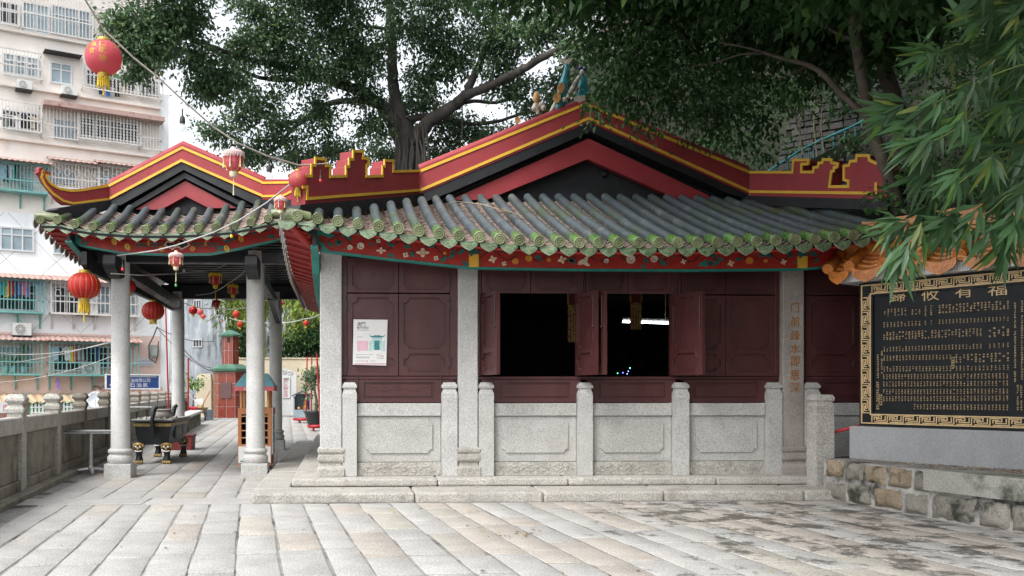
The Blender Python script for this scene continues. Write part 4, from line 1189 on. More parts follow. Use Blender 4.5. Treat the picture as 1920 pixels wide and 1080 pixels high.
# planter bed and pebbles
bed = MB(); bed.slab([[s1.pt(0, 0, -.3).xy, s1.pt(s1.L, 0, -.3).xy, s2_.pt(s2_.L, 0, -.3).xy, (12, 5), (14, 13), tuple(SB.pt(-.5, 0, -1.5).xy), tuple(SB.pt(-.5, 0, .0).xy)]], lambda u, v, d: Vector((u, v, d)), -.02, .44)
tag(bed.build('planting_bed', M('planter_soil', (.07, .055, .042), .95, .4, 8.0, .8, 30)), kind='structure')
V, Fc, T = [], [], []
cols = [(.35, .27, .17), (.25, .24, .22), (.12, .115, .11), (.42, .38, .32), (.32, .19, .10), (.20, .21, .24)]
k = 0
for i in range(2600):
    u = rr.uniform(-.1, 2.8); w = rr.uniform(0, 1)
    a = s1.pt(min(u, s1.L), 0, -.33) if u < s1.L else s2_.pt(u - s1.L, 0, -.35)
    c_ = SB.pt(min(max(u - .1, -.05), W), 0, .07)
    p = a.lerp(c_, w); r_ = rr.uniform(.014, .03)
    tint = rr.choice(cols); an = rr.uniform(0, 3)
    b0 = len(V)
    for (dx, dy, dzz) in ((1, 0, 0), (0, .7, 0), (-1, 0, 0), (0, -.7, 0), (0, 0, .6), (0, 0, -.5)):
        V.append((p.x + r_ * (dx * math.cos(an) - dy * math.sin(an)), p.y + r_ * (dx * math.sin(an) + dy * math.cos(an)), .455 + r_ * dzz))
    for f in ((0, 1, 4), (1, 2, 4), (2, 3, 4), (3, 0, 4), (1, 0, 5), (2, 1, 5), (3, 2, 5), (0, 3, 5)): Fc.append([b0 + q for q in f]); T.append(tint)
PEB = M('river_pebbles', (1, 1, 1), .6, .1, 20, tint=True)
tag(fast('pebbles', V, Fc, PEB, None, np.array(T, np.float32), True), kind='stuff')
# ------------------------------------------------------------- squared stone post in front of the hall corner
pp = atZ(1540, 931, 0) + Vector((.075, .16, 0))
post = thing('stone_post', 'square granite post with chamfered cap standing at the corner of the planter', 'stone post', (pp.x, pp.y, 0))
m_ = MB(); w = .115
m_.sqlathe([(w, -.02), (w, 1.0), (w * .99, 1.004), (w * .96, 1.008), (w * .96, 1.016), (w, 1.02), (w, 1.10), (w * .86, 1.135), (w * .86, 1.15), (w * 1.02, 1.165), (w * 1.02, 1.20), (w * .86, 1.235)], pp); m_.build('shaft', GRAN2, post, .014)
m_ = MB(); m_.tube([Vector((pp.x + .16, pp.y - .05, .78)), SB.pt(.02, zb - .01, .03)], .018, 8)
tag(m_.build('red_bar', M('red_tape', (.42, .02, .025), .5), loc=(pp.x + .16, pp.y, .78)), 'thin red bar fixed between the granite post and the inscription board', 'bar')
# ============================================================= apartment block across the lower street
AF = Plane(atD(-140, 730, 39.0).xy, atD(300, 730, 44.0).xy)
if AF.N.y > 0: AF.N = -AF.N
PLAS = M('stained_plaster', (.84, .78, .72), .85, .10, .5, .2, 12, c2=(.58, .46, .37), t2=.62, s2=.55, w2=.2, c3=(.78, .78, .77), t3=.56, s3=.4, w3=.2, st=(1, 1, .45))
PLAW = M('white_plaster', (.85, .87, .88), .85, .06, .6, .1, 12, c2=(.66, .64, .60), t2=.62, s2=.8, w2=.2, st=(1, 1, .3))
PLAP = M('pink_plaster', (.74, .55, .48), .85, .10, .6, .15, 12, c2=(.70, .57, .51), t2=.58, s2=.5, w2=.2, st=(1, 1, .5))
GLS = M('window_glass', (.30, .38, .42), .12, .25, .7, spec=.6)
DGL = M('dark_window_opening', (.035, .04, .045), .3, .4, 1.2)
WFR = M('white_window_frame', (.66, .67, .68), .5, .05, 3)
TGR = M('teal_cage_paint', (.16, .37, .35), .6, .2, 3)
WGR = M('white_cage_paint', (.60, .58, .55), .6, .12, 3, c2=(.36, .22, .14), t2=.64, s2=3)
AWN = M('rusty_awning', (.42, .29, .25), .8, .2, 2.0, c2=(.28, .14, .11), t2=.55, s2=2)
ACM = M('air_con_case', (.62, .62, .59), .6, .06, 3, c2=(.45, .38, .32), t2=.66, s2=2)
apt = thing('apartment_building', 'stained pink and white apartment block with caged windows beyond the railing', 'apartment building', (AF.pt(6, 0).x, AF.pt(6, 0).y, -4.4))
uR = AF.L; uLft = -4.0
vtop = AF.hit(0, -40)[1] + 1.0
v1 = AF.hit(0, 395)[1]; v2 = AF.hit(0, 622)[1]
for z0, z1, mt in ((-4.4, v2, PLAP), (v2, v1, PLAW), (v1, vtop, PLAS)):
    m_ = MB(); m_.slab([rect(uLft, uR, z0 + .002, z1)], AF.pt, -9, 0); m_.build('wall', mt, apt)
m_ = MB(); m_.slab([rect(uR + .01, uR + .45, -4.4, AF.hit(300, 175)[1])], AF.pt, -8, -.05); m_.build('end_wall', PLAW, apt)
m_ = MB(); m_.slab([rect(uLft, uR + .2, vtop, vtop + .5)], AF.pt, -9.2, .5); m_.build('roof_slab', M('roof_slab', (.12, .14, .16), .8), apt)
# scored diamond joints on the white storeys
m_ = MB(); st = 2.15; zz0, zz1 = v2 + .05, v1 - .05
for s_ in (1, -1):
    for i in range(-8, 16):
        u0 = i * st; a = (u0, zz0); b_ = (u0 + s_ * (zz1 - zz0), zz1)
        def cl(p, q):
            (x0, y0), (x1, y1) = p, q
            for lim, sg in ((uLft, 1), (uR, -1)):
                if (x0 - lim) * sg < 0 and (x1 - lim) * sg < 0: return None
                if (x0 - lim) * sg < 0: t = (lim - x0) / (x1 - x0); x0, y0 = lim, y0 + (y1 - y0) * t
                if (x1 - lim) * sg < 0: t = (lim - x0) / (x1 - x0); x1, y1 = lim, y0 + (y1 - y0) * t
            return (x0, y0), (x1, y1)
        c_ = cl(a, b_)
        if c_: m_.ribbon(list(c_), .022, AF.pt, 0, .004)
m_.build('scored_joints', M('joint_line', (.42, .43, .43), .9), apt)
def fr(px0, py0, px1, py1):
    (a, b_), (c_, d_) = AF.hit(px0, py0), AF.hit(px1, py1)
    return a, c_, d_, b_       # u0 u1 v0 v1
def window(px0, py0, px1, py1, nx=2, ny=2, glass=GLS):
    u0, u1, v0, v1_ = fr(px0, py0, px1, py1)
    m_ = MB(); m_.slab([rect(u0, u1, v0, v1_)], AF.pt, 0, .03)
    f = MB(); w = .07
    f.ribbon([(u0, v0), (u1, v0), (u1, v1_), (u0, v1_)], w, AF.pt, 0, .08, closed=True)
    for i in range(1, nx): f.ribbon([(u0 + (u1 - u0) * i / nx, v0), (u0 + (u1 - u0) * i / nx, v1_)], w * .8, AF.pt, .01, .075)
    for j in range(1, ny): f.ribbon([(u0, v0 + (v1_ - v0) * (j / ny if ny != 2 else .68)), (u1, v0 + (v1_ - v0) * (j / ny if ny != 2 else .68))], w * .8, AF.pt, .01, .07)
    o = f.build('window', WFR, apt, fixn=False); m_.build('pane', glass, o)
def cage(px0, py0, px1, py1, mat, nb=14, dep=.55, mid=True, acc=False, under=None, shelf=True, awn=None, ornate=False):
    u0, u1, v0, v1_ = fr(px0, py0, px1, py1)
    m_ = MB(); F2 = AF.pt
    for v in (v0, v1_) + (((v0 * .62 + v1_ * .38),) if mid else ()):
        m_.ribbon([(u0, v), (u1, v)], .055, F2, dep - .03, dep + .02)
        for u in (u0, u1): m_.bar(F2(u, v, 0), F2(u, v, dep), .05)
    for i in range(nb + 1):
        u = u0 + (u1 - u0) * i / nb; w = .03 if 0 < i < nb else .06
        if acc:
            pts = [(u + .035 * (-1) ** k * (0 if k % 1 else 1), v0 + (v1_ - v0) * k / 10) for k in range(11)]
            m_.ribbon(pts, .028, F2, dep - .01, dep + .01); m_.ribbon([(2 * u - p[0], p[1]) for p in pts], .028, F2, dep - .01, dep + .01)
        else: m_.ribbon([(u, v0), (u, v1_)], w, F2, dep - .015, dep + .015)
    if ornate:
        for i in range(1, nb, 3):
            u = u0 + (u1 - u0) * (i + .5) / nb; vv = v0 * .35 + v1_ * .65
            m_.ribbon([(u + .13 * math.cos(t * .7), vv + .17 * math.sin(t * .7)) for t in range(9)], .025, F2, dep - .01, dep + .02, closed=True)
    o = m_.build('window_cage', mat, apt, fixn=False)
    if shelf:
        s_ = MB(); s_.slab([rect(u0, u1, v0 - .06, v0)], F2, 0.01, dep + .03)
        k = max(2, int((u1 - u0) / .9))
        for i in range(k + 1):
            u = u0 + .1 + (u1 - u0 - .2) * i / k; s_.slab([rect(u - .03, u + .03, v0 - .7, v0 - .06)], F2, .01, .06); s_.bar(F2(u, v0 - .65, .05), F2(u, v0 - .06, dep * .8), .04)
        s_.build('shelf_brackets', mat, apt, fixn=False)
    if awn:
        s_ = MB(); n = int((u1 - u0 + .3) / .12); L = []
        for i in range(n + 1):
            u = u0 - .15 + (u1 - u0 + .3) * i / n; q = .03 * (i % 2)
            L.append((F2(u, v1_ + .35 + q, 0), F2(u, v1_ + .06 + q, dep + .30)))
        vs = [p for ab in L for p in ab]; s_.add(vs, [(2 * i, 2 * i + 1, 2 * i + 3, 2 * i + 2) for i in range(n)])
        s_.add([p - Vector((0, 0, .025)) for p in vs], [(2 * i, 2 * i + 1, 2 * i + 3, 2 * i + 2) for i in range(n)])
        s_.build('awning', awn, apt, fixn=False)
    return u0, u1, v0, v1_
# rows from the top down: left, right corner pixels of each opening
window(0, 3, 33, 48, 2, 2, DGL); window(42, 4, 92, 66, 2, 2); window(97, 10, 170, 76, 3, 2)
cage(-60, -30, 34, 54, WGR, 12, .3, shelf=False); cage(41, -20, 171, 80, WGR, 20, .35, shelf=False)
cage(176, 20, 300, 100, WGR, 14, .3, shelf=False)
window(6, 100, 70, 146, 3, 2); cage(-60, 84, 76, 155, WGR, 20, .45, ornate=True, shelf=False)
window(95, 117, 133, 160, 2, 2)
m_ = MB(); u0, u1, va, vb = fr(80, 99, 150, 116); m_.slab([rect(u0, u1, va + .1, vb)], AF.pt, .01, .6); m_.build('window_hood', BLK, apt)
window(160, 130, 296, 180, 4, 2, DGL); cage(152, 113, 301, 191, WGR, 22, .4, acc=True, mid=False, shelf=False)
window(4, 205, 70, 246, 2, 2, DGL); cage(-60, 183, 74, 254, WGR, 20, .5, ornate=True, shelf=False)
window(101, 223, 140, 263, 2, 2); cage(77, 199, 143, 267, WGR, 10, .4, shelf=False)
window(150, 220, 258, 268, 4, 2, DGL); cage(145, 207, 259, 277, WGR, 18, .45, acc=True, mid=False, shelf=False); cage(261, 226, 301, 286, WGR, 7, .35, shelf=False)
m_ = MB(); u0, u1, va, vb = fr(77, 194, 301, 222); m_.slab([rect(u0, u1, vb - .22, vb)], AF.pt, .01, .75); m_.build('awning', AWN, apt)
for q in ((0, 52, 300, 108), (0, 156, 300, 212), (0, 256, 300, 302)):
    u0, _, _, va = fr(q[0], q[1], q[2], q[3]); m_ = MB(); m_.slab([rect(uLft, uR - .03, va - .12, va)], AF.pt, .01, .22); m_.build('ledge', PLAS, apt)
window(34, 320, 62, 364, 1, 2); window(102, 318, 140, 346, 2, 1); window(186, 325, 230, 345, 2, 1)
cage(-60, 302, 87, 367, TGR, 22, .6, awn=AWN); cage(94, 308, 180, 362, WGR, 14, .5, ornate=True, awn=AWN); cage(182, 314, 262, 362, WGR, 10, .5, ornate=True, awn=AWN)
window(-40, 422, 62, 472, 5, 2); window(100, 428, 142, 478, 2, 2)
window(-40, 530, 66, 583, 4, 2, DGL); cage(-60, 523, 79, 588, TGR, 20, .6, awn=AWN)
window(100, 538, 150, 590, 2, 2, DGL); window(182, 536, 256, 590, 3, 2); cage(92, 531, 256, 594, WGR, 20, .55, ornate=True, awn=AWN)
window(-40, 648, 62, 690, 3, 2, GLS); cage(-60, 640, 74, 702, TGR, 18, .6, awn=AWN)
window(100, 650, 150, 695, 2, 2, DGL); window(160, 650, 245, 690, 2, 2, DGL); cage(88, 643, 253, 704, TGR, 22, .7, awn=AWN)
# meter box, notice
m_ = MB(); u0, u1, va, vb = fr(281, 647, 294, 669); m_.slab([rect(u0, u1, va, vb)], AF.pt, .01, .2); m_.slab([rect(u0 + .03, u1 - .03, va + .05, (va + vb) / 2 - .02)], AF.pt, .2, .22); m_.build('meter_box', M('meter_grey', (.30, .34, .33), .5), apt)
m_ = MB(); u0, u1, va, vb = fr(259, 672, 287, 687); m_.slab([rect(u0, u1, va, vb)], AF.pt, .01, .04)
nt = m_.build('notice', WFR, apt); m_ = MB()
for k in range(2): put_text(m_, '此處不准泊車', u0 + .1, vb - .12 - k * .17, .10, (u1 - u0 - .2) / 5, AF.pt, .045)
m_.build('notice_lettering', M('notice_ink', (.25, .3, .4), .6), nt)
# air conditioners
ACG = 'air conditioners on the apartment block'
def aircon(px0, py0, px1, py1, label, d=.12, dep=.35):
    u0, u1, va, vb = fr(px0, py0, px1, py1); c = AF.pt((u0 + u1) / 2, va, d)
    t = thing('air_conditioner', label, 'air conditioner', c, ACG)
    m_ = MB(); m_.slab([rect(u0, u1, va, vb)], AF.pt, d, d + dep); m_.build('case', ACM, t, .02)
    r = (vb - va) * .38; uc = u0 + (u1 - u0) * .38; vc = (va + vb) / 2
    m_ = MB(); m_.lathe([(r, 0), (r, .015), (r * .9, .02)], AF.pt(uc, vc, d + dep - .005), 20, axis=AF.N); o = m_.build('fan', M('fan_dark', (.10, .11, .11), .6), t)
    m_ = MB()
    for k in (.25, .5, .75, 1.0): m_.ribbon([(uc + r * k * math.cos(q * .393), vc + r * k * math.sin(q * .393)) for q in range(16)], .018, AF.pt, d + dep + .018, d + dep + .03, closed=True)
    for k in range(8): m_.ribbon([(uc, vc), (uc + r * math.cos(k * .785), vc + r * math.sin(k * .785))], .015, AF.pt, d + dep + .018, d + dep + .03)
    m_.build('fan_guard', ACM, t, fixn=False)
    m_ = MB(); m_.slab([rect(u0 - .03, u1 + .03, va - .05, va - .005)], AF.pt, .01, d + dep + .05); m_.build('bracket', BLK, t)
aircon(29, 153, 57, 174, 'air conditioner with rusty bracket under the caged window at the upper left')
aircon(113, 164, 141, 185, 'air conditioner below the small white window left of the printed lantern')
aircon(22, 606, 56, 630, 'air conditioner alone on the wall between the two teal cages')
aircon(142, 570, 180, 592, 'air conditioner inside the white window cage behind the big red lantern', .1)
aircon(150, 679, 184, 703, 'air conditioner inside the lowest teal window cage above the blue sign', .15)
# laundry
GARM = 'laundry drying in the window cages'
_gm = {}
GC = {'white': (.66, .66, .66), 'pale blue': (.35, .50, .62), 'navy': (.03, .05, .14), 'teal': (.03, .32, .33), 'yellow': (.62, .46, .05), 'red': (.50, .03, .04), 'black': (.02, .02, .022), 'pink': (.62, .16, .28), 'grey': (.22, .23, .24), 'blue': (.05, .16, .42), 'cream': (.58, .5, .38), 'green': (.05, .30, .12), 'purple': (.25, .15, .38)}
def garment(px, py, color, where, kind='shirt', s=1.0, d=.42):
    u, v = AF.hit(px, py)
    if color not in _gm: _gm[color] = M(color.replace(' ', '_') + '_cloth', GC[color], .9, .2, 6)
    k = .22 * s; m_ = MB(); L = .62 * s
    if kind == 'shirt': pts = [(-k * .5, -L), (k * .5, -L), (k * .5, -.16 * s), (k * .95, -.24 * s), (k * 1.0, -.10 * s), (k * .4, 0), (-k * .4, 0), (-k * 1.0, -.10 * s), (-k * .95, -.24 * s), (-k * .5, -.16 * s)]
    elif kind == 'trousers': pts = [(-k * .5, -L * 1.2), (-k * .08, -L * 1.2), (0, -L * .4), (k * .08, -L * 1.2), (k * .5, -L * 1.2), (k * .42, 0), (-k * .42, 0)]
    else: pts = [(-k * .45, -L * 1.15), (k * .45, -L * 1.15), (k * .42, 0), (-k * .42, 0)]
    m_.slab([pts], lambda a, b_, dd: AF.pt(u + a + .02 * math.sin(b_ * 9), v + b_, d + dd + .03 * math.sin(a * 14)), 0, .03)
    tag(m_.build('garment', _gm[color], None, loc=AF.pt(u, v, d), fixn=False), '%s %s drying in %s' % (color, kind, where), 'garment', GARM)
c1 = 'the teal cage under the rusty awning at far left'
for px, col_, kd in ((3, 'pale blue', 'shirt'), (9, 'navy', 'trousers'), (15, 'white', 'shirt'), (21, 'teal', 'towel'), (27, 'black', 'trousers'), (33, 'grey', 'towel')): garment(px, 313, col_, c1, kd)
c1 = 'the teal cage just left of the big red lantern'
for px, col_, kd in ((2, 'teal', 'shirt'), (10, 'yellow', 'towel'), (18, 'red', 'shirt'), (25, 'navy', 'trousers'), (31, 'blue', 'shirt'), (40, 'pink', 'shirt'), (48, 'purple', 'towel'), (69, 'pale blue', 'shirt')): garment(px, 529, col_, c1, kd)
c1 = 'the lowest teal cage above the blue shop sign'
for px, col_, kd in ((100, 'pale blue', 'shirt'), (123, 'white', 'shirt'), (130, 'yellow', 'towel'), (136, 'red', 'towel'), (142, 'grey', 'shirt'), (160, 'black', 'shirt'), (178, 'navy', 'shirt')): garment(px, 651, col_, c1, kd)
c1 = 'the folding white gate of the balcony below the printed lantern'
for px, col_, kd in ((187, 'navy', 'shirt'), (200, 'blue', 'towel'), (217, 'black', 'trousers'), (228, 'cream', 'shirt'), (255, 'white', 'shirt'), (270, 'grey', 'towel')): garment(px, 158, col_, c1, kd, .9, .25)
c1 = 'the barred cage at the left edge below two air conditioners'
for px, col_, kd in ((8, 'grey', 'shirt'), (30, 'white', 'shirt'), (45, 'black', 'shirt'), (58, 'cream', 'shirt')): garment(px, 222, col_, c1, kd, .9)
garment(105, 708, 'purple', 'the open air under the lowest teal cage', 'towel', .8, .5)
# pots in the lower left cage
for px, nm in ((8, 'dark teal plant pot nearest the left edge of the cage shelf'), (22, 'grey green plant pot in the middle of the cage shelf'), (41, 'teal plant pot with tall palm leaves in the lower left cage')):
    u, v = AF.hit(px, 699); c = AF.pt(u, v, .4); t = thing('plant_pot', nm, 'plant pot', c, 'pots in the lower left window cage')
    m_ = MB(); m_.lathe([(.11, 0), (.15, .3), (.13, .3)], c, 10); m_.build('pot', TGR, t)
    V, Fq = [], []
    for k in range(26):
        a = random.uniform(0, 6.3); h = random.uniform(.4, 1.5 if px == 41 else .8); r_ = random.uniform(.05, .3)
        p = c + Vector((0, 0, .25)); q = c + Vector((r_ * math.cos(a), r_ * math.sin(a) * .6, h)); s_ = Vector((.04 * math.sin(a), .0, .04)); b0 = len(V)
        V += [p, q - s_, q + Vector((r_ * .5 * math.cos(a), 0, -.05)), q + s_]; Fq.append((b0, b0 + 1, b0 + 2, b0 + 3))
    fast('leaves', V, Fq, M('pot_leaf', (.10, .17, .06), .6, .4, 9), t)
# ------------------------------------------------------------- shop sign and the awnings of the lower street
def sgn(px0, py0, px1, py1, d, name, label, mat, cat='sign'):
    u0, u1, va, vb = fr(px0, py0, px1, py1)
    t = thing(name, label, cat, AF.pt((u0 + u1) / 2, va, d)); m_ = MB(); m_.slab([rect(u0, u1, va, vb)], AF.pt, d - .1, d); m_.build('sign_board', mat, t); return t, u0, u1, va, vb
NAVY = M('navy_sign', (.022, .055, .19), .4, .06, 3)
t, u0, u1, va, vb = sgn(187, 703, 285, 729, 1.3, 'shop_sign', 'navy blue shop sign with white bird and Chinese gas company lettering', NAVY)
h = vb - va; m_ = MB(); put_text(m_, '石油有限公司', u0 + 1.02, vb - h * .40, h * .26, h * .285, AF.pt, 1.305); put_text(m_, '石油氣', u0 + 1.20, vb - h * .73, h * .30, h * .46, AF.pt, 1.305, sx=1.2); m_.ribbon([(u0 + .95, vb - .09), (u1 - .12, vb - .09)], .03, AF.pt, 1.3, 1.306)
m_.build('sign_lettering', WFR, t)
m_ = MB(); s_ = h * .9; bx, by = u0 + .14, va + .06
m_.slab([[(bx + s_ * x, by + s_ * y) for x, y in ((0, .18), (.14, .30), (.30, .40), (.20, .62), (.16, .88), (.24, 1.0), (.36, .9), (.48, .62), (.60, .52), (.78, .66), (1.0, .82), (.94, .60), (.78, .34), (.56, .16), (.34, .10), (.20, .0), (.16, .12))]], AF.pt, 1.3, 1.306)
m_.build('bird_emblem', M('bird_white', (.68, .58, .62), .5), t)
m_ = MB(); m_.ribbon([(u0, va), (u1, va), (u1, vb), (u0, vb)], .06, AF.pt, 1.2, 1.34, closed=True); m_.build('sign_frame', WFR, t, fixn=False)
CORT = M('tan_corrugated', (.50, .36, .22), .8, .18, 2, c2=(.30, .42, .38), t2=.56, s2=1.5, w2=.1)
def corrug(name, label, px0, py0, px1, py1, d0, d1, mat):
    u0, u1, va, vb = fr(px0, py0, px1, py1); m_ = MB(); n = int((u1 - u0) / .09); vs = []
    for i in range(n + 1):
        u = u0 + (u1 - u0) * i / n; q = .04 * math.sin(i * 1.57)
        vs += [AF.pt(u, vb + q, d0), AF.pt(u, va + q, d1)]
    f = [(2 * i, 2 * i + 1, 2 * i + 3, 2 * i + 2) for i in range(n)]
    m_.add(vs, f, 0, True); m_.add([v - Vector((0, 0, .03)) for v in vs], f, 0, True)
    return tag(m_.build(name, mat, None, loc=AF.pt((u0 + u1) / 2, va, d1), fixn=False), label, 'awning')
corrug('shop_awning', 'tan corrugated metal awning above the green striped curtain beyond the railing', -80, 738, 152, 753, .05, 2.0, CORT)
corrug('shop_awning', 'red tiled canopy behind the blue shop sign', 176, 724, 302, 742, .05, 1.1, AWN)
GSTR = M('green_curtain', (.03, .42, .16), .6, .1, 3); WSTR = M('white_stripe', (.66, .68, .66), .6, .05, 3)
u0, u1, va, vb = fr(44, 752, 182, 790); t = thing('striped_curtain', 'green and white striped plastic curtain under the tan awning', 'curtain', AF.pt((u0 + u1) / 2, va - 2, 1.9))
m_ = MB(); n = 60; vs = []
for i in range(n + 1): vs += [AF.pt(u0 + (u1 - u0) * i / n, vb, 1.85 + .04 * math.sin(i * 1.1)), AF.pt(u0 + (u1 - u0) * i / n, va - 2.2, 1.85 + .05 * math.sin(i * 1.1))]
m_.add(vs, [(2 * i, 2 * i + 1, 2 * i + 3, 2 * i + 2) for i in range(n)], 0, True); m_.build('sheet', GSTR, t, fixn=False)
m_ = MB()
for i in range(22): m_.slab([rect(u0 + .04 + (u1 - u0) * i / 22, u0 + .12 + (u1 - u0) * i / 22, vb - .62, vb - .02)], AF.pt, 1.93, 1.945)
for v in (.22, .45): m_.slab([rect(u0, u1, vb - v - .06, vb - v)], AF.pt, 1.946, 1.955)
m_.build('stripes', WSTR, t)
t, u0, u1, va, vb = sgn(-30, 753, 20, 772, 2.1, 'shop_sign', 'white shop sign with red Chinese characters at the left edge behind the railing', WFR)
m_ = MB(); put_text(m_, '有限', u1 - .82, vb - .26, .30, .42, AF.pt, 2.105); put_text(m_, '公司', u1 - .82, vb - .62, .30, .42, AF.pt, 2.105); m_.build('sign_lettering', M('sign_red', (.55, .04, .05), .5), t)
BLU = M('blue_board', (.01, .22, .66), .45)
u0, u1, va, vb = fr(149, 736, 175, 775); m_ = MB(); m_.slab([[(u0, vb), (u0 + .5, va), (u1, va), (u1, vb)]], AF.pt, 2.3, 2.36); tag(m_.build('blue_panel', BLU, None, loc=AF.pt(u0, va, 2.3)), 'bright blue panel leaning behind the railing posts', 'panel')
c = atD(179, 750, 36.5); t = thing('satellite_dish', 'white satellite dish facing the railing beyond the left posts', 'satellite dish', c - Vector((0, 0, .6)))
m_ = MB(); m_.lathe([(.001, .0), (.14, .012), (.28, .05), (.34, .085), (.33, .095), (.27, .06), (.13, .025), (.001, .012)], c, 24, axis=(.25, -1, .15)); m_.build('dish', M('dish_white', (.60, .64, .67), .4), t)
m_ = MB(); m_.tube([c + Vector((.05, .02, -1.5)), c], .03, 6); m_.tube([c + Vector((0, -.02, -.3)), c + Vector((.08, -.34, .02))], .012, 6); m_.build('mast', ACM, t)
# ------------------------------------------------------------- weathered grey block further back
WEA = M('mould_stained_concrete', (.46, .50, .53), .9, .3, .8, .2, 8, c2=(.08, .09, .10), t2=.50, s2=.9, w2=.14, c3=(.78, .81, .84), t3=.52, s3=.75, w3=.10, st=(1, 1, .30))
GB = Plane(atD(318, 730, 60).xy, atD(560, 730, 56).xy)
if GB.N.y > 0: GB.N = -GB.N
t = thing('weathered_building', 'mould stained grey concrete building with small windows behind the pavilion', 'building', (GB.pt(3, 0).x, GB.pt(3, 0).y, -4.4))
m_ = MB(); m_.slab([rect(.0, GB.L, -4.4, GB.hit(330, 420)[1])], GB.pt, -8, 0); m_.build('wall', WEA, t)
for q in ((363, 637, 379, 650), (364, 563, 378, 578), (362, 744, 372, 758), (335, 600, 344, 614), (470, 560, 486, 576)):
    (a, b_), (c_, d_) = GB.hit(q[0], q[1]), GB.hit(q[2], q[3]); m_ = MB(); m_.ribbon([(a, d_), (c_, d_), (c_, b_), (a, b_)], .07, GB.pt, 0, .06, closed=True)
    for k in (1, 2): m_.ribbon([(a + (c_ - a) * k / 3, d_), (a + (c_ - a) * k / 3, b_)], .06, GB.pt, 0, .05)
    o = m_.build('window', WFR, t, fixn=False); m_ = MB(); m_.slab([rect(a, c_, d_, b_)], GB.pt, -.01, .02); m_.build('pane', DGL, o)
# pale house glimpsed above the pavilion roof
t = thing('distant_house', 'pale house glimpsed between the tree and the pavilion roof', 'house', (atD(500, 730, 75).x, atD(500, 730, 75).y, -4.4))
a, b_ = atD(455, 730, 75), atD(580, 730, 75); HB = Plane(a.xy, b_.xy); m_ = MB(); m_.slab([rect(0, HB.L, -4.4, HB.hit(500, 300)[1])], HB.pt, -6, 0); m_.build('wall', PLAW, t)
m_ = MB()
for k in range(4): m_.slab([rect(.6 + k * 1.3, 1.4 + k * 1.3, 17.4, 18.5)], HB.pt, -.01, .04)
m_.slab([rect(-.2, HB.L + .2, HB.hit(500, 300)[1] + .01, HB.hit(500, 300)[1] + .3)], HB.pt, -6.2, .3); m_.build('roof_edge', DGL, t)
# ============================================================= things standing in the alley
STEEL = M('brushed_metal', (.55, .56, .57), .35, .08, 6, metal=.6)
def local_thing(name, label, cat, group=None): return thing(name, label, cat, (0, 0, 0), group)
# metal pedestal table
p = atZ(170, 888, 0)
t = thing('pedestal_table', 'small square metal table on a pedestal beside the left railing', 'table', p)
m_ = MB(); m_.slab([[(-.37, -.30), (.37, -.30), (.37, .30), (-.37, .30)]], lambda u, v, d: p + Vector((u, v, .63 + d)), 0, .03); m_.build('table_top', STEEL, t, .008)
m_ = MB(); m_.ribbon([(-.37, -.30), (.37, -.30), (.37, .30), (-.37, .30)], .03, lambda u, v, d: p + Vector((u, v, .655 + d)), 0, .012, closed=True); m_.build('table_rim', M('dark_rim', (.10, .10, .10), .5), t)
m_ = MB(); m_.tube([p + Vector((0, 0, .06)), p + Vector((0, 0, .63))], .032, 14); m_.build('pedestal', STEEL, t)
m_ = MB(); m_.lathe([(.05, .05), (.05, .10), (.035, .12)], p, 14)
for k in range(4):
    a = R(20 + 90 * k); d = Vector((math.cos(a), math.sin(a), 0))
    m_.tube([p + d * .04 + Vector((0, 0, .075)), p + d * .18 + Vector((0, 0, .06)), p + d * .32 + Vector((0, 0, .02))], [.04, .034, .022], 8, scale=(1, .7))
m_.build('base', STEEL, t)
# incense burner
BRZ = M('black_bronze', (.009, .011, .013), .45, .3, 4, .15, 30)
GLD = M('old_gilding', (.34, .24, .08), .45, .3, 14, metal=.2, c2=(.08, .06, .03), t2=.6, s2=12)
ASH = M('grey_ash', (.36, .35, .33), .95, .2, 8)
a0 = atZ(252, 868, 0); bw, bd = .60, 1.75
bx0, by0 = atY(253, 730, 15.9).x, 15.9
t = thing('incense_burner', 'black rectangular incense burner on gilded lion feet behind the front left column', 'incense burner', (bx0 + bw / 2, by0 + bd / 2, 0))
def bpz(x, y, z): return Vector((bx0 + x, by0 + y, z))
m_ = MB(); m_.frustum((bx0 + bw / 2, by0 + bd / 2), bw / 2 - .04, bd / 2 - .04, .335, bw / 2 + .01, bd / 2 + .01, .71); m_.build('body', BRZ, t, .012)
m_ = MB(); m_.frustum((bx0 + bw / 2, by0 + bd / 2), bw / 2 + .02, bd / 2 + .02, .655, bw / 2 + .025, bd / 2 + .025, .715); m_.build('gilt_band', GLD, t, .004)
m_ = MB(); m_.slab([[(-.10, -.10), (bw + .10, -.10), (bw + .10, bd + .10), (-.10, bd + .10)]], lambda u, v, d: bpz(u, v, .735 + d), 0, .03); m_.build('rim', BRZ, t, .01)
m_ = MB(); m_.slab([[(-.05, -.05), (bw + .05, -.05), (bw + .05, bd + .05), (-.05, bd + .05)]], lambda u, v, d: bpz(u, v, .762 + d), 0, .02)
for i in range(40): m_.ball(bpz(random.uniform(0, bw), random.uniform(0, bd), .782), random.uniform(.01, .03), n=6, k=4)
m_.build('ash_bed', ASH, t)
m_ = MB(); m_.lathe([(.10, .78), (.17, .80), (.20, .85), (.17, .90), (.16, .92), (.20, .93), (.19, .945), (.13, .945), (.12, .90)], bpz(.36, .55, 0), 18); m_.build('ash_bowl', M('stone_bowl', (.33, .31, .28), .8, .2, 8), t)
for y_ in (-.13, bd + .04):
    m_ = MB(); m_.tube([bpz(.36, y_, .48), bpz(.34, y_ - .02, .60), bpz(.33, y_ - .03, .78), bpz(.36, y_ - .02, .96), bpz(.40, y_, .99)], [.05, .07, .06, .075, .06], 8, scale=(1, .6)); m_.build('handle', BRZ, t)
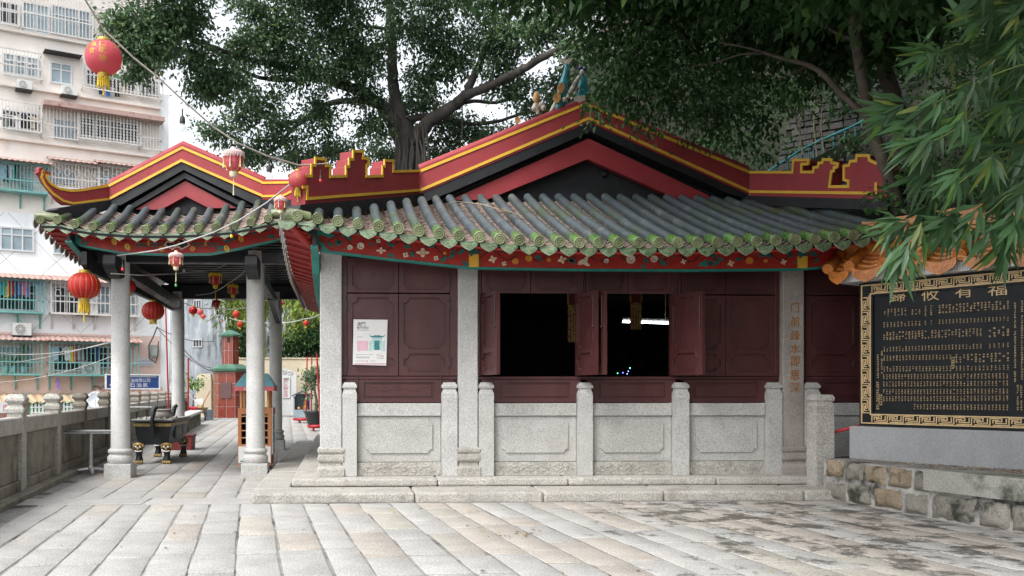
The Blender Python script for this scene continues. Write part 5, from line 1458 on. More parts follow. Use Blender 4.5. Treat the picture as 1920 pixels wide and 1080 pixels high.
m_ = MB(); m_.slab([[(-.25, .0), (.34, .0), (.40, .10), (.34, .2), (-.25, .2)]], lambda u, v, d: bpz(u - .05, v + .02, .985 + d), 0, .02); m_.build('side_tray', STEEL, t, .004)
m_ = MB()
m_.add([bpz(bw + .012, .35 + .32 * math.cos(q * .393) + .5, .53 + .14 * math.sin(q * .393)) for q in range(16)], [tuple(range(16))])
m_.build('side_cartouche', BRZ, t, fixn=False)
m_ = MB(); Px = lambda u, v, d: bpz(bw + .002 + d, u, v)
for s_ in (0, math.pi): m_.ribbon([(.87 + .40 * math.cos(q * .26 - .8 + s_), .53 + .14 * math.sin(q * .26 - .8 + s_)) for q in range(7)], .03, Px, 0, .012)
m_.build('blue_scrolls', M('blue_paint', (.03, .20, .32), .5), t)
m_ = MB(); put_text(m_, '哪吒廟', .68, .53, .12, .15, Px, .012); m_.build('side_lettering', GLD, t)
WHT = M('white_enamel', (.7, .7, .68), .4); RDE = M('red_enamel', (.45, .03, .03), .4)
for fx_, fy_ in ((.06, .05), (bw - .06, .05), (.06, bd - .05), (bw - .06, bd - .05)):
    m_ = MB(); c = bpz(fx_, fy_, 0)
    m_.tube([c + Vector((0, .0, .02)), c + Vector((0, .0, .07)), c + Vector((0, .02, .14)), c + Vector((0, .01, .24)), c + Vector((0, -.01, .31)), c + Vector((0, .0, .37))], [.07, .07, .05, .062, .09, .085], 12)
    o = m_.build('lion_leg', BRZ, t)
    m_ = MB()
    for k in range(4): m_.ball(c + Vector((-.054 + .036 * k, -.055, .035)), .026, .04, .034, 8, 6)
    m_.build('gilt_paw', GLD, o)
    m_ = MB(); m_.ball(c + Vector((0, -.05, .345)), .085, .06, .04, 10, 6)
    for s_ in (-1, 1): m_.ball(c + Vector((s_ * .075, -.04, .31)), .03, .04, .05, 8, 6)
    m_.ball(c + Vector((0, -.095, .275)), .025, .02, .03, 8, 6); m_.build('gilt_mane', GLD, o)
    m_ = MB()
    for s_ in (-1, 1): m_.ball(c + Vector((s_ * .035, -.09, .305)), .02, .012, .02, 8, 6)
    m_.tube([c + Vector((-.06, -.075, .235)), c + Vector((0, -.095, .225)), c + Vector((.06, -.075, .235))], .012, 6); m_.build('eyes_and_teeth', WHT, o)
    m_ = MB(); m_.tube([c + Vector((-.06, -.07, .345)), c + Vector((0, -.10, .338)), c + Vector((.06, -.07, .345))], .014, 6); m_.build('red_brow', RDE, o)
p = atZ(338, 843, 0); m_ = MB(); m_.frustum((p.x, p.y), .28, .22, 0, .30, .24, .30); m_.frustum((p.x, p.y), .31, .25, .301, .32, .26, .33)
tag(m_.build('red_box', M('dark_red_box', (.16, .02, .02), .6), None, .01, (p.x, p.y, 0)), 'dark red low box on the ground behind the incense burner', 'box')
# leaflet cabinet
OAK = M('orange_wood', (.42, .155, .05), .5, .15, 3, st=(1, 1, .3)); DKB = M('dark_brown_wood', (.05, .028, .018), .5)
PAPW = M('white_print', (.70, .70, .69), .5, .03, 4); TQ = M('turquoise_roof', (.20, .46, .52), .5, .1, 12); PNK = M('pink_fascia', (.58, .12, .14), .5)
Lc = atZ(446, 882, 0); xa = Lc.x; xb = atY(505, 730, Lc.y).x + .03; ya = Lc.y; yb = ya + .62
t = thing('leaflet_cabinet', 'orange wooden leaflet cabinet with a small turquoise roof behind the front right column', 'cabinet', ((xa + xb) / 2, (ya + yb) / 2, 0))
m_ = MB(); zt_ = 1.0
m_.slab([rect(xa, xb, .08, zt_), rect(xa + .055, xb - .055, .40, zt_ - .10)[::-1]], lambda u, v, d: Vector((u, ya - d, v)), -.03, 0)
m_.box(xa, xa + .03, ya + .031, yb, .08, zt_); m_.box(xb - .03, xb, ya + .031, yb, .08, zt_); m_.box(xa + .031, xb - .031, yb - .03, yb, .08, zt_); m_.box(xa + .031, xb - .031, ya + .031, yb - .031, zt_ - .03, zt_ - .002)
m_.build('carcass', OAK, t, .004)
m_ = MB(); m_.box(xa + .032, xb - .032, yb - .06, yb - .032, .1, zt_ - .04); m_.build('back_panel', DKB, t)
for k in range(5):
    m_ = MB(); z_ = .40 + k * .115; m_.box(xa + .032, xb - .032, ya + .005, yb - .07, z_, z_ + .014); m_.build('shelf', M('pale_wood', (.58, .34, .18), .5) if k == 0 else bpy.data.materials['pale_wood'], t)
m_ = MB(); m_.slab([rect(xa + .01, xb - .01, .12, .385)], lambda u, v, d: Vector((u, ya - d, v)), .002, .008); o = m_.build('front_print', PAPW, t)
m_ = MB(); Pf = lambda u, v, d: Vector((u, ya - d, v)); tq2 = bpy.data.materials['teal_paint']
m_.slab([[(xa + .10, .29), (xa + .16, .275), (xa + .34, .275), (xa + .40, .29), (xa + .34, .25), (xa + .16, .25)]], Pf, .008, .011); m_.slab([rect(xa + .19, xa + .31, .17, .25)], Pf, .008, .011); m_.ribbon([(xa + .04, .145), (xa + .30, .15)], .02, Pf, .008, .011)
m_.build('printed_gate', tq2, o)
m_ = MB(); m_.slab([[(ya + .02, .25), (yb - .02, .25), (yb - .02, 1.0), (ya + .02, 1.0)]], lambda u, v, d: Vector((xb + d, u, v)), .004, .02); o = m_.build('side_poster', PAPW, t)
m_ = MB(); Pq = lambda u, v, d: Vector((xb + d, u, v)); m_.slab([[(ya + .02, .90), (yb - .02, .90), (yb - .02, 1.0), (ya + .02, 1.0)]], Pq, .02, .022); m_.build('red_heading', RDE, o)
m_ = MB(); put_text(m_, '澳門', ya + .16, .80, .12, .16, Pq, .023); put_text(m_, '廟宇', ya + .16, .68, .10, .14, Pq, .023); m_.build('poster_lettering', M('ink_black', (.05, .05, .05), .6), o)
m_ = MB(); m_.slab([rect(ya + .12, yb - .2, .44, .60)], Pq, .02, .023); m_.build('poster_picture', M('print_cyan', (.15, .45, .5), .5), o)
for x_, y_ in ((xa + .05, ya + .05), (xa + .24, ya + .05), (xb - .05, ya + .05), (xa + .05, yb - .05), (xb - .05, yb - .05)):
    m_ = MB(); m_.tube([(x_, y_, zt_), (x_, y_, 1.28)], .024, 10); m_.build('roof_post', M('round_post', (.50, .25, .10), .5) if 'round_post' not in bpy.data.materials else bpy.data.materials['round_post'], t)
m_ = MB(); m_.slab([rect(xa - .05, xb + .05, 1.275, 1.345)], Pf, -.72, .10); o = m_.build('fascia', PNK, t, .004)
m_ = MB(); put_text(m_, '自助取閱', xa + .13, 1.31, .055, .085, Pf, .102); m_.build('fascia_lettering', WHT, o)
m_ = MB(); m_.frustum(((xa + xb) / 2, (ya + yb) / 2), (xb - xa) / 2 + .055, .41, 1.347, (xb - xa) / 2 - .08, .08, 1.56); m_.build('small_roof', TQ, t)
for x_, y_ in ((xa + .06, ya + .08), (xb - .06, ya + .08), (xa + .06, yb - .08), (xb - .06, yb - .08)):
    m_ = MB(); m_.lathe([(.035, -.012), (.04, 0), (.035, .012)], (x_, y_, .042), 12, axis=(1, 0, 0)); m_.bar((x_, y_, .04), (x_, y_, .085), .03); m_.build('castor', BLK, t)
# furnace tower
RT = M('red_glazed_brick', (.20, .040, .024), .3, .14, 2.0, c2=(.10, .03, .025), t2=.66, s2=.9, w2=.2); GROUT = M('pale_grout', (.42, .36, .34), .8); GGR = M('green_roof_glaze', (.06, .15, .10), .35, .2, 3)
fD = 41.0; fc = atD(428, 730, fD); fcx, fcy = fc.x, fc.y + .8
def fz_(py): return EYE + (730 - py) * fD / FPX
t = thing('paper_furnace', 'red tiled hexagonal paper burning furnace with green roofs at the end of the alley', 'furnace', (fcx, fcy, 0))
def hexa(name, r, z0, z1, rows_, mats, parent, rot=R(-68)):
    m_ = MB(); m_.lathe([(r, z0), (r, z1)], (fcx, fcy, 0), 6, 0, False, rot); o = m_.build(name, GROUT, parent)
    m_ = MB()
    for k in range(6):
        a, b_ = rot + k * math.pi / 3, rot + (k + 1) * math.pi / 3
        A, B = Vector((fcx + r * math.cos(a), fcy + r * math.sin(a), 0)), Vector((fcx + r * math.cos(b_), fcy + r * math.sin(b_), 0))
        n_ = ((A + B) / 2 - Vector((fcx, fcy, 0))).normalized(); L = (B - A).length; u_ = (B - A).normalized()
        fn = lambda u, v, d, A=A, u_=u_, n_=n_: A + u_ * u + n_ * d + Vector((0, 0, v))
        for i in range(2):
            for j in range(rows_):
                m_.slab([rect(L * i / 2 + .012, L * (i + 1) / 2 - .012, z0 + (z1 - z0) * j / rows_ + .012, z0 + (z1 - z0) * (j + 1) / rows_ - .012)], fn, -.004, .012)
    m_.build('glazed_tiles', mats, o)
    return o
hexa('lower_body', .80, -.01, fz_(697), 4, RT, t)
m_ = MB(); m_.lathe([(.80, fz_(697)), (.96, fz_(695)), (.98, fz_(691)), (.62, fz_(683)), (.40, fz_(682))], (fcx, fcy, 0), 6, 0, False, R(-68)); m_.build('lower_roof', GGR, t)
hexa('upper_body', .385, fz_(684), fz_(629), 2, RT, t)
m_ = MB(); m_.lathe([(.38, fz_(630)), (.52, fz_(629.5)), (.54, fz_(626)), (.22, fz_(619)), (.10, fz_(617))], (fcx, fcy, 0), 6, 0, False, R(-68)); m_.build('upper_roof', GGR, t)
a, b_ = R(-68) + 5 * math.pi / 3, R(-68)
fa = Vector((fcx + .8 * math.cos(a), fcy + .8 * math.sin(a), 0)); fb = Vector((fcx + .8 * math.cos(b_), fcy + .8 * math.sin(b_), 0)); FPl = Plane(fa.xy, fb.xy)
if FPl.N.y > 0: FPl.N = -FPl.N
m_ = MB(); L = FPl.L; m_.slab([rect(L * .16, L * .80, fz_(747), fz_(717))], FPl.pt, .0, .05); m_.build('iron_door', M('brown_iron_door', (.10, .05, .05), .5, .15, 4), t, .01)
FU = Plane(Vector((fcx + .385 * math.cos(a), fcy + .385 * math.sin(a), 0)).xy, Vector((fcx + .385 * math.cos(b_), fcy + .385 * math.sin(b_), 0)).xy)
if FU.N.y > 0: FU.N = -FU.N
m_ = MB(); m_.slab([rect(FU.L * .35, FU.L * .7, fz_(641), fz_(632))], FU.pt, .0, .02); m_.build('smoke_vent', DARK, t)
# pale pillar, back wall
BEI = M('beige_wall', (.50, .44, .32), .85, .12, .7, .2, 15, c2=(.34, .30, .24), t2=.6, s2=.8, w2=.2)
q = atD(384, 730, 42.5); m_ = MB(); m_.frustum((q.x, q.y), .36, .3, -.02, .36, .3, EYE + 16 * 42.5 / FPX); m_.frustum((q.x, q.y), .36, .3, EYE + 16 * 42.5 / FPX + .002, .30, .24, EYE + 29 * 42.5 / FPX)
tag(m_.build('beige_pillar', BEI, None, .02, (q.x, q.y, 0)), 'squat beige rendered pillar beside the red furnace', 'pillar')
bw_ = thing('back_wall', 'plain beige wall closing the end of the alley behind the shrine', 'wall', (atD(540, 730, 46).x, 46, 0))
xa_, xb_ = atY(440, 730, 46).x, atY(700, 730, 46).x; zw = atY(540, 673, 46).z
m_ = MB(); m_.box(xa_, xb_, 46, 46.4, -.02, zw - .002); m_.build('wall_face', BEI, bw_)
m_ = MB(); m_.box(xa_, xb_, 45.94, 46.45, zw, zw + .06); m_.build('coping', BEI, bw_, .01)
m_ = MB(); m_.box(atY(556, 730, 45).x, xb_, 44.8, 45.99, -.02, atY(560, 700, 45).z); m_.build('lower_ledge', BEI, bw_, .02)
# white shrine tablet
SHW = M('white_shrine_stone', (.52, .52, .51), .7, .08, 3, .1, 20)
t = thing('shrine_tablet', 'white carved stone shrine tablet with red characters in front of the beige wall', 'shrine', (atD(535, 730, 43.5).x, 43.5, 0))
SP_ = Plane((-6, 43.5), (6, 43.5)); hs_ = SP_.hit
m_ = MB(); m_.slab([[hs_(*p) for p in ((502, 779), (556, 779), (556, 702), (552, 694), (546, 702), (546, 696), (540, 691), (533, 691), (529, 695), (524, 690), (515, 690), (510, 696), (502, 700))]], SP_.pt, -.3, 0); o = m_.build('carved_slab', SHW, t, .02)
m_ = MB(); m_.ribbon([hs_(*p) for p in ((531, 745), (543, 745), (543, 708), (531, 708))], .06, SP_.pt, -.02, .05, closed=True); m_.ribbon([hs_(*p) for p in ((502, 745), (510, 745), (510, 708), (502, 708))], .06, SP_.pt, -.02, .05, closed=True)
for c_ in ((532, 696), (543, 698), (514, 695)): m_.ribbon([(hs_(*c_)[0] + (.03 + .012 * q) * math.cos(q * .8), hs_(*c_)[1] + (.03 + .012 * q) * math.sin(q * .8)) for q in range(10)], .035, SP_.pt, -.02, .04)
m_.build('carved_frame', SHW, t, fixn=False)
m_ = MB()
for k, ch in enumerate('天人阿玄真'): put_char(m_, ch, hs_(537, 713)[0], hs_(537, 714 + k * 7)[1], .15, SP_.pt, .01)
for k, ch in enumerate('天地父'): put_char(m_, ch, hs_(506, 713)[0], hs_(506, 714 + k * 7)[1], .15, SP_.pt, .01)
m_.build('red_characters', M('red_ink', (.55, .04, .10), .6), t)
m_ = MB(); q = hs_(545, 779); m_.box(q[0] - .45, q[0] + .20, 42.7, 43.2, -.01, .55); m_.frustum((q[0] + .0, 42.9), .2, .2, .551, .2, .2, .95); m_.frustum((q[0], 42.9), .21, .21, .952, .03, .03, 1.2); m_.build('stone_pedestal', SHW, t, .02)
# roofed altar box
t = thing('altar_box', 'small blue grey roofed altar box with offerings beside the white shrine tablet', 'altar', (atZ(566, 782, 0).x, 41.8, 0))
ax0, ax1 = atY(551, 730, 42).x, atY(583, 730, 42).x; BG = M('blue_grey_paint', (.22, .28, .32), .6, .15, 3, c2=(.35, .22, .12), t2=.68, s2=3)
m_ = MB(); m_.box(ax0, ax1, 41.6, 42.4, 0, .36); m_.build('lower_box', BG, t, .01)
m_ = MB(); m_.box(ax0, ax0 + .05, 41.6, 42.4, .362, .98); m_.box(ax1 - .05, ax1, 41.6, 42.4, .362, .98); m_.box(ax0 + .051, ax1 - .051, 42.34, 42.4, .362, 1.1); m_.build('side_walls', BG, t)
m_ = MB(); xm = (ax0 + ax1) / 2; m_.slab([[(ax0 - .08, .98), (xm, 1.17), (ax1 + .08, .98), (ax1 + .08, 1.03), (xm, 1.23), (ax0 - .08, 1.03)]], lambda u, v, d: Vector((u, 41.5 - d, v)), -1.0, 0); m_.build('roof', M('dark_blue_roof', (.05, .07, .10), .5), t)
tag(MB().ball((ax0 + .24, 41.72, .43), .07).build('orange_fruit', ORNG, None, loc=(ax0 + .24, 41.72, .36)), 'orange lying on the blue grey altar box', 'fruit')
m_ = MB(); m_.lathe([(.10, .37), (.14, .45), (.10, .55), (.07, .62), (.10, .70), (.05, .80), (.01, .83)], (xm + .14, 42.0, 0), 12); tag(m_.build('altar_figure', M('red_and_gold_figure', (.45, .12, .05), .5, .4, 12, c2=(.55, .36, .08), t2=.5, s2=12), None, loc=(xm + .14, 42, .36)), 'small red and gold deity figure inside the altar box', 'figurine')
# red incense pole stands
SG = 'red pole stands near the hall corner'
RP = M('red_lacquer', (.36, .010, .016), .35, .1, 6)
def stand(px, py, poles, label, r=.30):
    p = atZ(px, py, 0); t = thing('pole_stand', label, 'stand', p, SG)
    m_ = MB(); m_.lathe([(r * .8, .09), (r, .12), (r * 1.02, .18), (r * .93, .19), (r * .9, .13)], p, 18)
    m_.build('tray', RP, t); m_ = MB()
    for k in range(3): m_.tube([p + Vector((r * .7 * math.cos(k * 2.1), r * .7 * math.sin(k * 2.1), 0)), p + Vector((r * .7 * math.cos(k * 2.1), r * .7 * math.sin(k * 2.1), .1))], .03, 8)
    m_.build('feet', RP, t)
    for dx, lean, py1 in poles:
        D = p.y; zt = EYE + (730 - py1) * D / FPX
        m_ = MB(); m_.tube([p + Vector((dx, 0, .12)), Vector((p.x + dx + lean, p.y, zt))], .026, 8); m_.build('pole', RP, t)
stand(569, 793, ((.10, .04, 669), (.30, .02, 669)), 'red stand with two tall poles in front of the altar box', .42)
stand(594, 808, ((.12, -.12, 664),), 'red stand with a single pole nearest the hall corner column', .30)
def pole(px, py, py1, D, label, lean=0.0, r=.03):
    p = atD(px, 730, D); z1 = EYE + (730 - py1) * D / FPX; b = Vector((p.x, p.y, 0 if py is None else EYE + (730 - py) * D / FPX))
    m_ = MB(); m_.tube([b, Vector((p.x + lean, p.y, z1))], r, 8); m_.lathe([(r * 2.4, -.01), (r * 2.2, .04), (r, .06)], b, 10); tag(m_.build('red_pole', RP, None, loc=b), label, 'pole')
pole(318, None, 562, 21.5, 'tall slim red pole standing against the railing left of the rear column', -.10, .018)
pole(353, None, 672, 34, 'shorter red pole between the bench and the furnace', 0, .03)
# potted tree
pt_ = atZ(592, 797, 0)
ptree = thing('potted_tree', 'small rounded tree in a black pot beside the hall corner', 'potted tree', pt_)
m_ = MB(); m_.lathe([(.26, 0), (.30, .05), (.40, .42), (.45, .46), (.45, .52), (.38, .52), (.37, .46)], pt_, 20); m_.build('pot', M('black_plastic_pot', (.02, .025, .026), .5), ptree)
m_ = MB(); m_.tube([pt_ + Vector((0, 0, .4)), pt_ + Vector((.03, 0, .9)), pt_ + Vector((-.05, 0, 1.3)), pt_ + Vector((0, 0, 1.7))], [.07, .05, .045, .02], 8); m_.build('trunk', M('bark_small', (.10, .08, .06), .9), ptree)
# broom corner: basket, brooms, bin, dustpan
BC = atZ(378, 786, 0)
t = thing('wicker_basket', 'shallow wicker basket on a trolley between the bench and the furnace', 'basket', (atD(377, 730, 38).x, 38, 0)); b0_ = base_of(t)
m_ = MB(); m_.lathe([(.20, .30), (.34, .52), (.36, .55), (.32, .55), (.2, .36)], b0_, 16); m_.build('bowl', M('wicker', (.30, .19, .10), .8, .3, 20), t)
m_ = MB()
for dx in (-.2, .25): m_.lathe([(.09, -.03), (.09, .03)], b0_ + Vector((dx, -.2, .10)), 12, axis=(1, 0, 0)); m_.tube([b0_ + Vector((dx, -.2, .1)), b0_ + Vector((dx * .7, 0, .35))], .025, 6)
m_.build('trolley', BLK, t)
def broom(a, b_, hc, label, nm='broom'):
    t = thing(nm, label, 'broom', a); m_ = MB(); m_.tube([a, b_], .018, 6); m_.build('handle', M('handle_' + hc, {'red': (.35, .05, .04), 'white': (.6, .58, .55)}[hc], .5), t)
    d = (a - b_).normalized(); m_ = MB(); m_.lathe([(.04, 0), (.07, .08), (.12, .28)], a, 8, axis=d); m_.build('bristles', M('straw', (.35, .25, .12), .9), t)
def D_(px, py, D): return atD(px, py, D)
broom(D_(370, 759, 37.8), D_(352, 735, 37.8), 'white', 'broom with white handle leaning left out of the wicker basket')
broom(D_(381, 757, 37.7), D_(394, 733, 37.7), 'red', 'broom with dark red handle leaning right beside the furnace')
m_ = MB(); q = D_(373, 757, 38.2); m_.obox(q, (.17, 0, .02), (0, .01, .0), (.0, .0, .2)); tag(m_.build('dustpan', PAPW, None, .01, loc=q - Vector((0, 0, .2))), 'white dustpan propped upright in the wicker basket', 'dustpan')
q = atD(392, 730, 38.6); m_ = MB(); m_.lathe([(.16, 0), (.19, .42), (.20, .45), (.17, .45), (.15, .05)], Vector((q.x, q.y, 0)), 14); tag(m_.build('bucket', M('blue_grey_bucket', (.20, .25, .28), .5), None, loc=(q.x, q.y, 0)), 'blue grey bucket at the left foot of the furnace', 'bucket')
q = atD(362, 730, 37); m_ = MB(); m_.frustum((q.x, q.y), .16, .16, 0, .18, .18, .52); m_.frustum((q.x, q.y), .19, .19, .522, .12, .1, .6); tag(m_.build('red_bin', RP, None, .01, (q.x, q.y, 0)), 'small red bin behind the far end of the stone bench', 'bin')
# poster on the shutter
t = thing('poster', 'white temple tour poster with a teal gate picture taped to the left shutter', 'poster', (fx(694), F + .04, fz(684)))
def pp_(u, v, d): return Vector((u, F + .048 - d, v))
q = [(fx(x), fz(y)) for x, y in ((661.5, 684), (724.5, 685.5), (727, 600), (663, 599.5))]
m_ = MB(); m_.slab([q], pp_, .0, .003); m_.build('sheet', PAPW, t)
INK = M('poster_ink', (.06, .07, .07), .6); P4 = lambda x, y: (fx(640 + x / 7.714), fz(580 + y / 7.714))
m_ = MB()
for k, ch in enumerate('澳門'): put_char(m_, ch, P4(258 + 62 * k, 218)[0], P4(0, 218)[1], .052, pp_, .0045)
for k, ch in enumerate('廟宇遊記'): put_char(m_, ch, P4(245 + 44 * k, 270)[0], P4(0, 270)[1], .034, pp_, .0045)
m_.build('lettering', INK, t)
GRYI = M('poster_grey', (.45, .46, .47), .6); m_ = MB()
for x0, x1, y in ((228, 395, 305), (228, 300, 402), (205, 455, 657), (215, 400, 690), (215, 400, 705), (512, 555, 655), (512, 565, 678), (512, 565, 708), (200, 345, 750), (405, 495, 750)):
    u = P4(x0, y)[0]
    m_ = MB()
    while u < P4(x1, y)[0]: m_.slab([rect(u, u + .011, P4(0, y)[1] - .005, P4(0, y)[1] + .005)], pp_, .003, .0042); u += .0112
    m_.build('print_line', GRYI, t, fixn=False)
m_ = MB(); m_.slab([[P4(*p) for p in ((225, 600), (260, 600), (240, 622), (290, 600), (390, 600), (390, 458), (225, 458))]], pp_, .003, .0042); m_.build('pink_bubble', M('print_pink', (.66, .42, .50), .5), t)
m_ = MB(); TQD = M('print_teal', (.02, .20, .21), .5, .3, 30)
m_.slab([[P4(*p) for p in ((410, 362), (425, 385), (450, 392), (480, 378), (555, 378), (590, 392), (615, 385), (630, 362), (628, 392), (600, 410), (440, 410), (415, 395))]], pp_, .003, .0044); m_.slab([rect(*(P4(478, 0)[0], P4(555, 0)[0]), *(P4(0, 590)[1], P4(0, 455)[1]))], pp_, .003, .0044)
m_.build('printed_roof', TQD, t)
m_ = MB(); PT = M('print_pale_teal', (.42, .58, .56), .5, .3, 60)
for x0, x1, y0, y1 in ((447, 477, 600, 412), (557, 590, 600, 412), (478, 556, 454, 412), (405, 440, 610, 460), (598, 632, 610, 460)): m_.slab([rect(P4(x0, 0)[0], P4(x1, 0)[0], P4(0, y0)[1], P4(0, y1)[1])], pp_, .003, .0042)
m_.build('printed_gate', PT, t, fixn=False)
m_ = MB(); m_.slab([rect(P4(575, 0)[0], P4(618, 0)[0], P4(0, 683)[1], P4(0, 671)[1])], pp_, .003, .0044); m_.slab([rect(P4(366, 0)[0], P4(380, 0)[0], P4(0, 765)[1], P4(0, 738)[1])], pp_, .003, .0044); m_.slab([rect(P4(190, 0)[0], P4(650, 0)[0], P4(0, 797)[1], P4(0, 785)[1])], pp_, .003, .0042); m_.build('red_marks', M('print_red', (.55, .15, .2), .5), t)
m_ = MB(); m_.slab([rect(P4(575, 0)[0], P4(618, 0)[0], P4(0, 713)[1], P4(0, 702)[1])], pp_, .003, .0044); m_.build('green_mark', M('print_green', (.1, .4, .2), .5), t)
# inside the hall: fluorescent tube and gilded hangings
t = thing('fluorescent_lamp', 'lit white fluorescent tube hanging inside the dark hall', 'lamp', atY(1215, 605, 16.0))
a, b_ = atY(1168, 603, 16), atY(1262, 606, 16)
m_ = MB(); m_.tube([a, b_], .018, 10); m_.build('tube', M('lit_tube', (.9, .95, 1), .4, emit=((.9, .96, 1), 6.0)), t)
m_ = MB(); m_.bar(a + Vector((0, .02, .05)), b_ + Vector((0, .02, .05)), .05, .04); m_.tube([a.lerp(b_, .15) + Vector((0, 0, .06)), a.lerp(b_, .15) + Vector((0, 0, .9))], .006, 5); m_.tube([a.lerp(b_, .85) + Vector((0, 0, .06)), a.lerp(b_, .85) + Vector((0, 0, .9))], .006, 5); m_.build('fitting', WHT, t)
GH = M('gold_embroidery', (.45, .30, .08), .5, .5, 40, c2=(.10, .05, .02), t2=.5, s2=30); RH = M('dark_red_silk', (.16, .02, .02), .6)
for px0, px1, py0, py1, lab in ((1064, 1084, 545, 642, 'red and gold embroidered hanging at the right edge of the first open window'), (1181, 1202, 548, 618, 'red and gold embroidered hanging crossing the lit tube in the second window')):
    Yh = 13.2; a, b_ = atY(px0, py0, Yh), atY(px1, py1, Yh); t = thing('embroidered_hanging', lab, 'hanging', ((a.x + b_.x) / 2, Yh, b_.z), 'gilded hangings inside the hall')
    m_ = MB(); fn = lambda u, v, d: Vector((u, Yh - d, v)); m_.slab([rect(a.x, b_.x, b_.z + (a.z - b_.z) * .02, a.z + .4)], fn, 0, .02); m_.build('cloth', RH, t)
    m_ = MB(); h = a.z - b_.z
    m_.slab([rect(a.x, b_.x, b_.z + h * .55, b_.z + h * .72)], fn, .02, .03)
    for k in range(4): u = a.x + (b_.x - a.x) * (k + .5) / 4; m_.slab([rect(u - .012, u + .012, b_.z, b_.z + h * .54)], fn, .02, .03)
    for k in (0, 1): u = a.x + (b_.x - a.x) * k; m_.slab([rect(u - .012, u + .012, b_.z + h * .73, a.z + .4)], fn, .02, .03)
    m_.build('gold_trim', GH, t, fixn=False)
m_ = MB(); 
t = thing('indicator_lights', 'tiny blue and green indicator lights glowing inside the dark second window', 'lights', atY(1172, 700, 15))
for px, py, c_ in ((1158, 700, (.05, .9, .4)), (1168, 699, (.15, .15, 1)), (1178, 696, (.2, .2, 1)), (1181, 690, (.1, 1, .6)), (1176, 701, (.2, .2, 1))):
    m_ = MB(); m_.ball(atY(px, py, 15), .007, n=8, k=6); m_.build('indicator_light', M('glow_%d' % px, c_, .4, emit=(c_, 5.0)), t)
# ------------------------------------------------------------- glazed figures on the hall ridge
CG = M('turquoise_glaze', (.03, .20, .22), .25, .35, 8, c2=(.02, .07, .18), t2=.56, s2=5, coat=.4); OC = M('ochre_glaze', (.42, .22, .08), .35, .3, 14, .3, 30); CW = M('cream_glaze', (.46, .42, .34), .45, .35, 12, c2=(.12, .10, .08), t2=.55, s2=10); BG2 = M('cobalt_glaze', (.02, .025, .13), .3, .2, 8)
FY = 13.3
def fp(px, py, d=0): v = atY(px, py, FY); v.y -= d; return v
S = FY / FPX
t = thing('carp_ornament', 'turquoise glazed carp with raised cream tail on the hall gable', 'roof ornament', fp(1056, 208), 'glazed figures on the hall ridge')
m_ = MB(); m_.tube([fp(1044, 206), fp(1050, 192), fp(1055, 175), fp(1056, 160), fp(1060, 142), fp(1063, 126), fp(1062, 120)], [S * 6, S * 11, S * 11.5, S * 10, S * 6.5, S * 5, S * 4], 12); m_.build('body', CG, t)
m_ = MB(); m_.slab([[atY(*p, FY).xz for p in ((1062, 122), (1052, 116), (1049, 109), (1056, 111), (1062, 113), (1068, 110), (1074, 109), (1070, 116), (1065, 122))]], lambda u, v, d: Vector((u, FY - d, v)), -.03, .03); m_.build('tail_fin', CW, t, .01)
for px, py in ((1049, 170), (1042, 188)):
    m_ = MB(); m_.slab([[atY(px + a * 8, py + b_ * 10, FY).xz for a, b_ in ((-.4, 1), (-.9, .2), (-.7, -.7), (0, -1), (.6, -.6), (.7, .3), (.2, .9))]], lambda u, v, d: Vector((u, FY - .1 - d, v)), -.02, .03); m_.build('side_fin', OC, t, .01)
m_ = MB(); m_.tube([fp(1032, 210), fp(1038, 200), fp(1042, 190)], [S * 3, S * 4, S * 2], 8); m_.ball(fp(1056, 190, .08), S * 5); m_.build('base_rock', CW, t)
t = thing('robed_figure', 'turquoise robed ceramic figure with dark blue hat at the gable peak', 'roof ornament', fp(1092, 186), 'glazed figures on the hall ridge')
m_ = MB(); m_.lathe([(S * 15, 0), (S * 13, S * 14), (S * 9, S * 30), (S * 7.5, S * 42), (S * 4, S * 50)], fp(1093, 186), 14, sy=.7); m_.build('robe', CG, t)
m_ = MB(); m_.lathe([(S * 17, -S * 14), (S * 17, S * 2), (S * 15, S * 4)], fp(1093, 186), 12, sy=.7); m_.build('rock_base', CW, t)
m_ = MB(); m_.ball(fp(1090, 137, .03), S * 4.5, S * 4.5, S * 5.5); m_.build('head', CW, t)
m_ = MB(); m_.ball(fp(1088, 128), S * 5, S * 5, S * 4); m_.ball(fp(1096, 130), S * 6, S * 4, S * 2.4); m_.build('hat', BG2, t)
m_ = MB(); m_.tube([fp(1083, 148, .1), fp(1074, 162, .15), fp(1065, 178, .12), fp(1060, 188, .1)], [S * 4, S * 4.5, S * 4, S * 3], 8); m_.tube([fp(1080, 170, .14), fp(1072, 182, .16), fp(1066, 192, .14)], S * 2.5, 8); m_.build('cloak_edge', CW, t)
m_ = MB(); m_.slab([[atY(*p, FY).xz for p in ((1069, 140), (1071, 128), (1075, 124), (1074, 134), (1070, 141))]], lambda u, v, d: Vector((u, FY - d, v)), -.02, .02); m_.build('banner', CW, t)
t = thing('shell_ornament', 'ochre shell shaped glazed ornament on grey rockwork lower on the gable', 'roof ornament', fp(1009, 212), 'glazed figures on the hall ridge')
m_ = MB(); m_.ball(fp(1006, 183), S * 7, S * 6, S * 12, 12, 8); m_.build('shell', OC, t)
m_ = MB(); m_.slab([[atY(*p, FY).xz for p in ((1010, 190), (1015, 165), (1012, 166), (1006, 178))]], lambda u, v, d: Vector((u, FY + .06 - d, v)), -.03, .03); m_.build('fin', CG, t)
m_ = MB()
for k in range(9): m_.ball(fp(1002 + random.uniform(0, 18), 198 + random.uniform(-2, 8)), S * random.uniform(4, 6.5), n=8, k=6)
m_.tube([fp(1008, 204), fp(1009, 214)], S * 4, 8); m_.build('rockwork', CW, t)
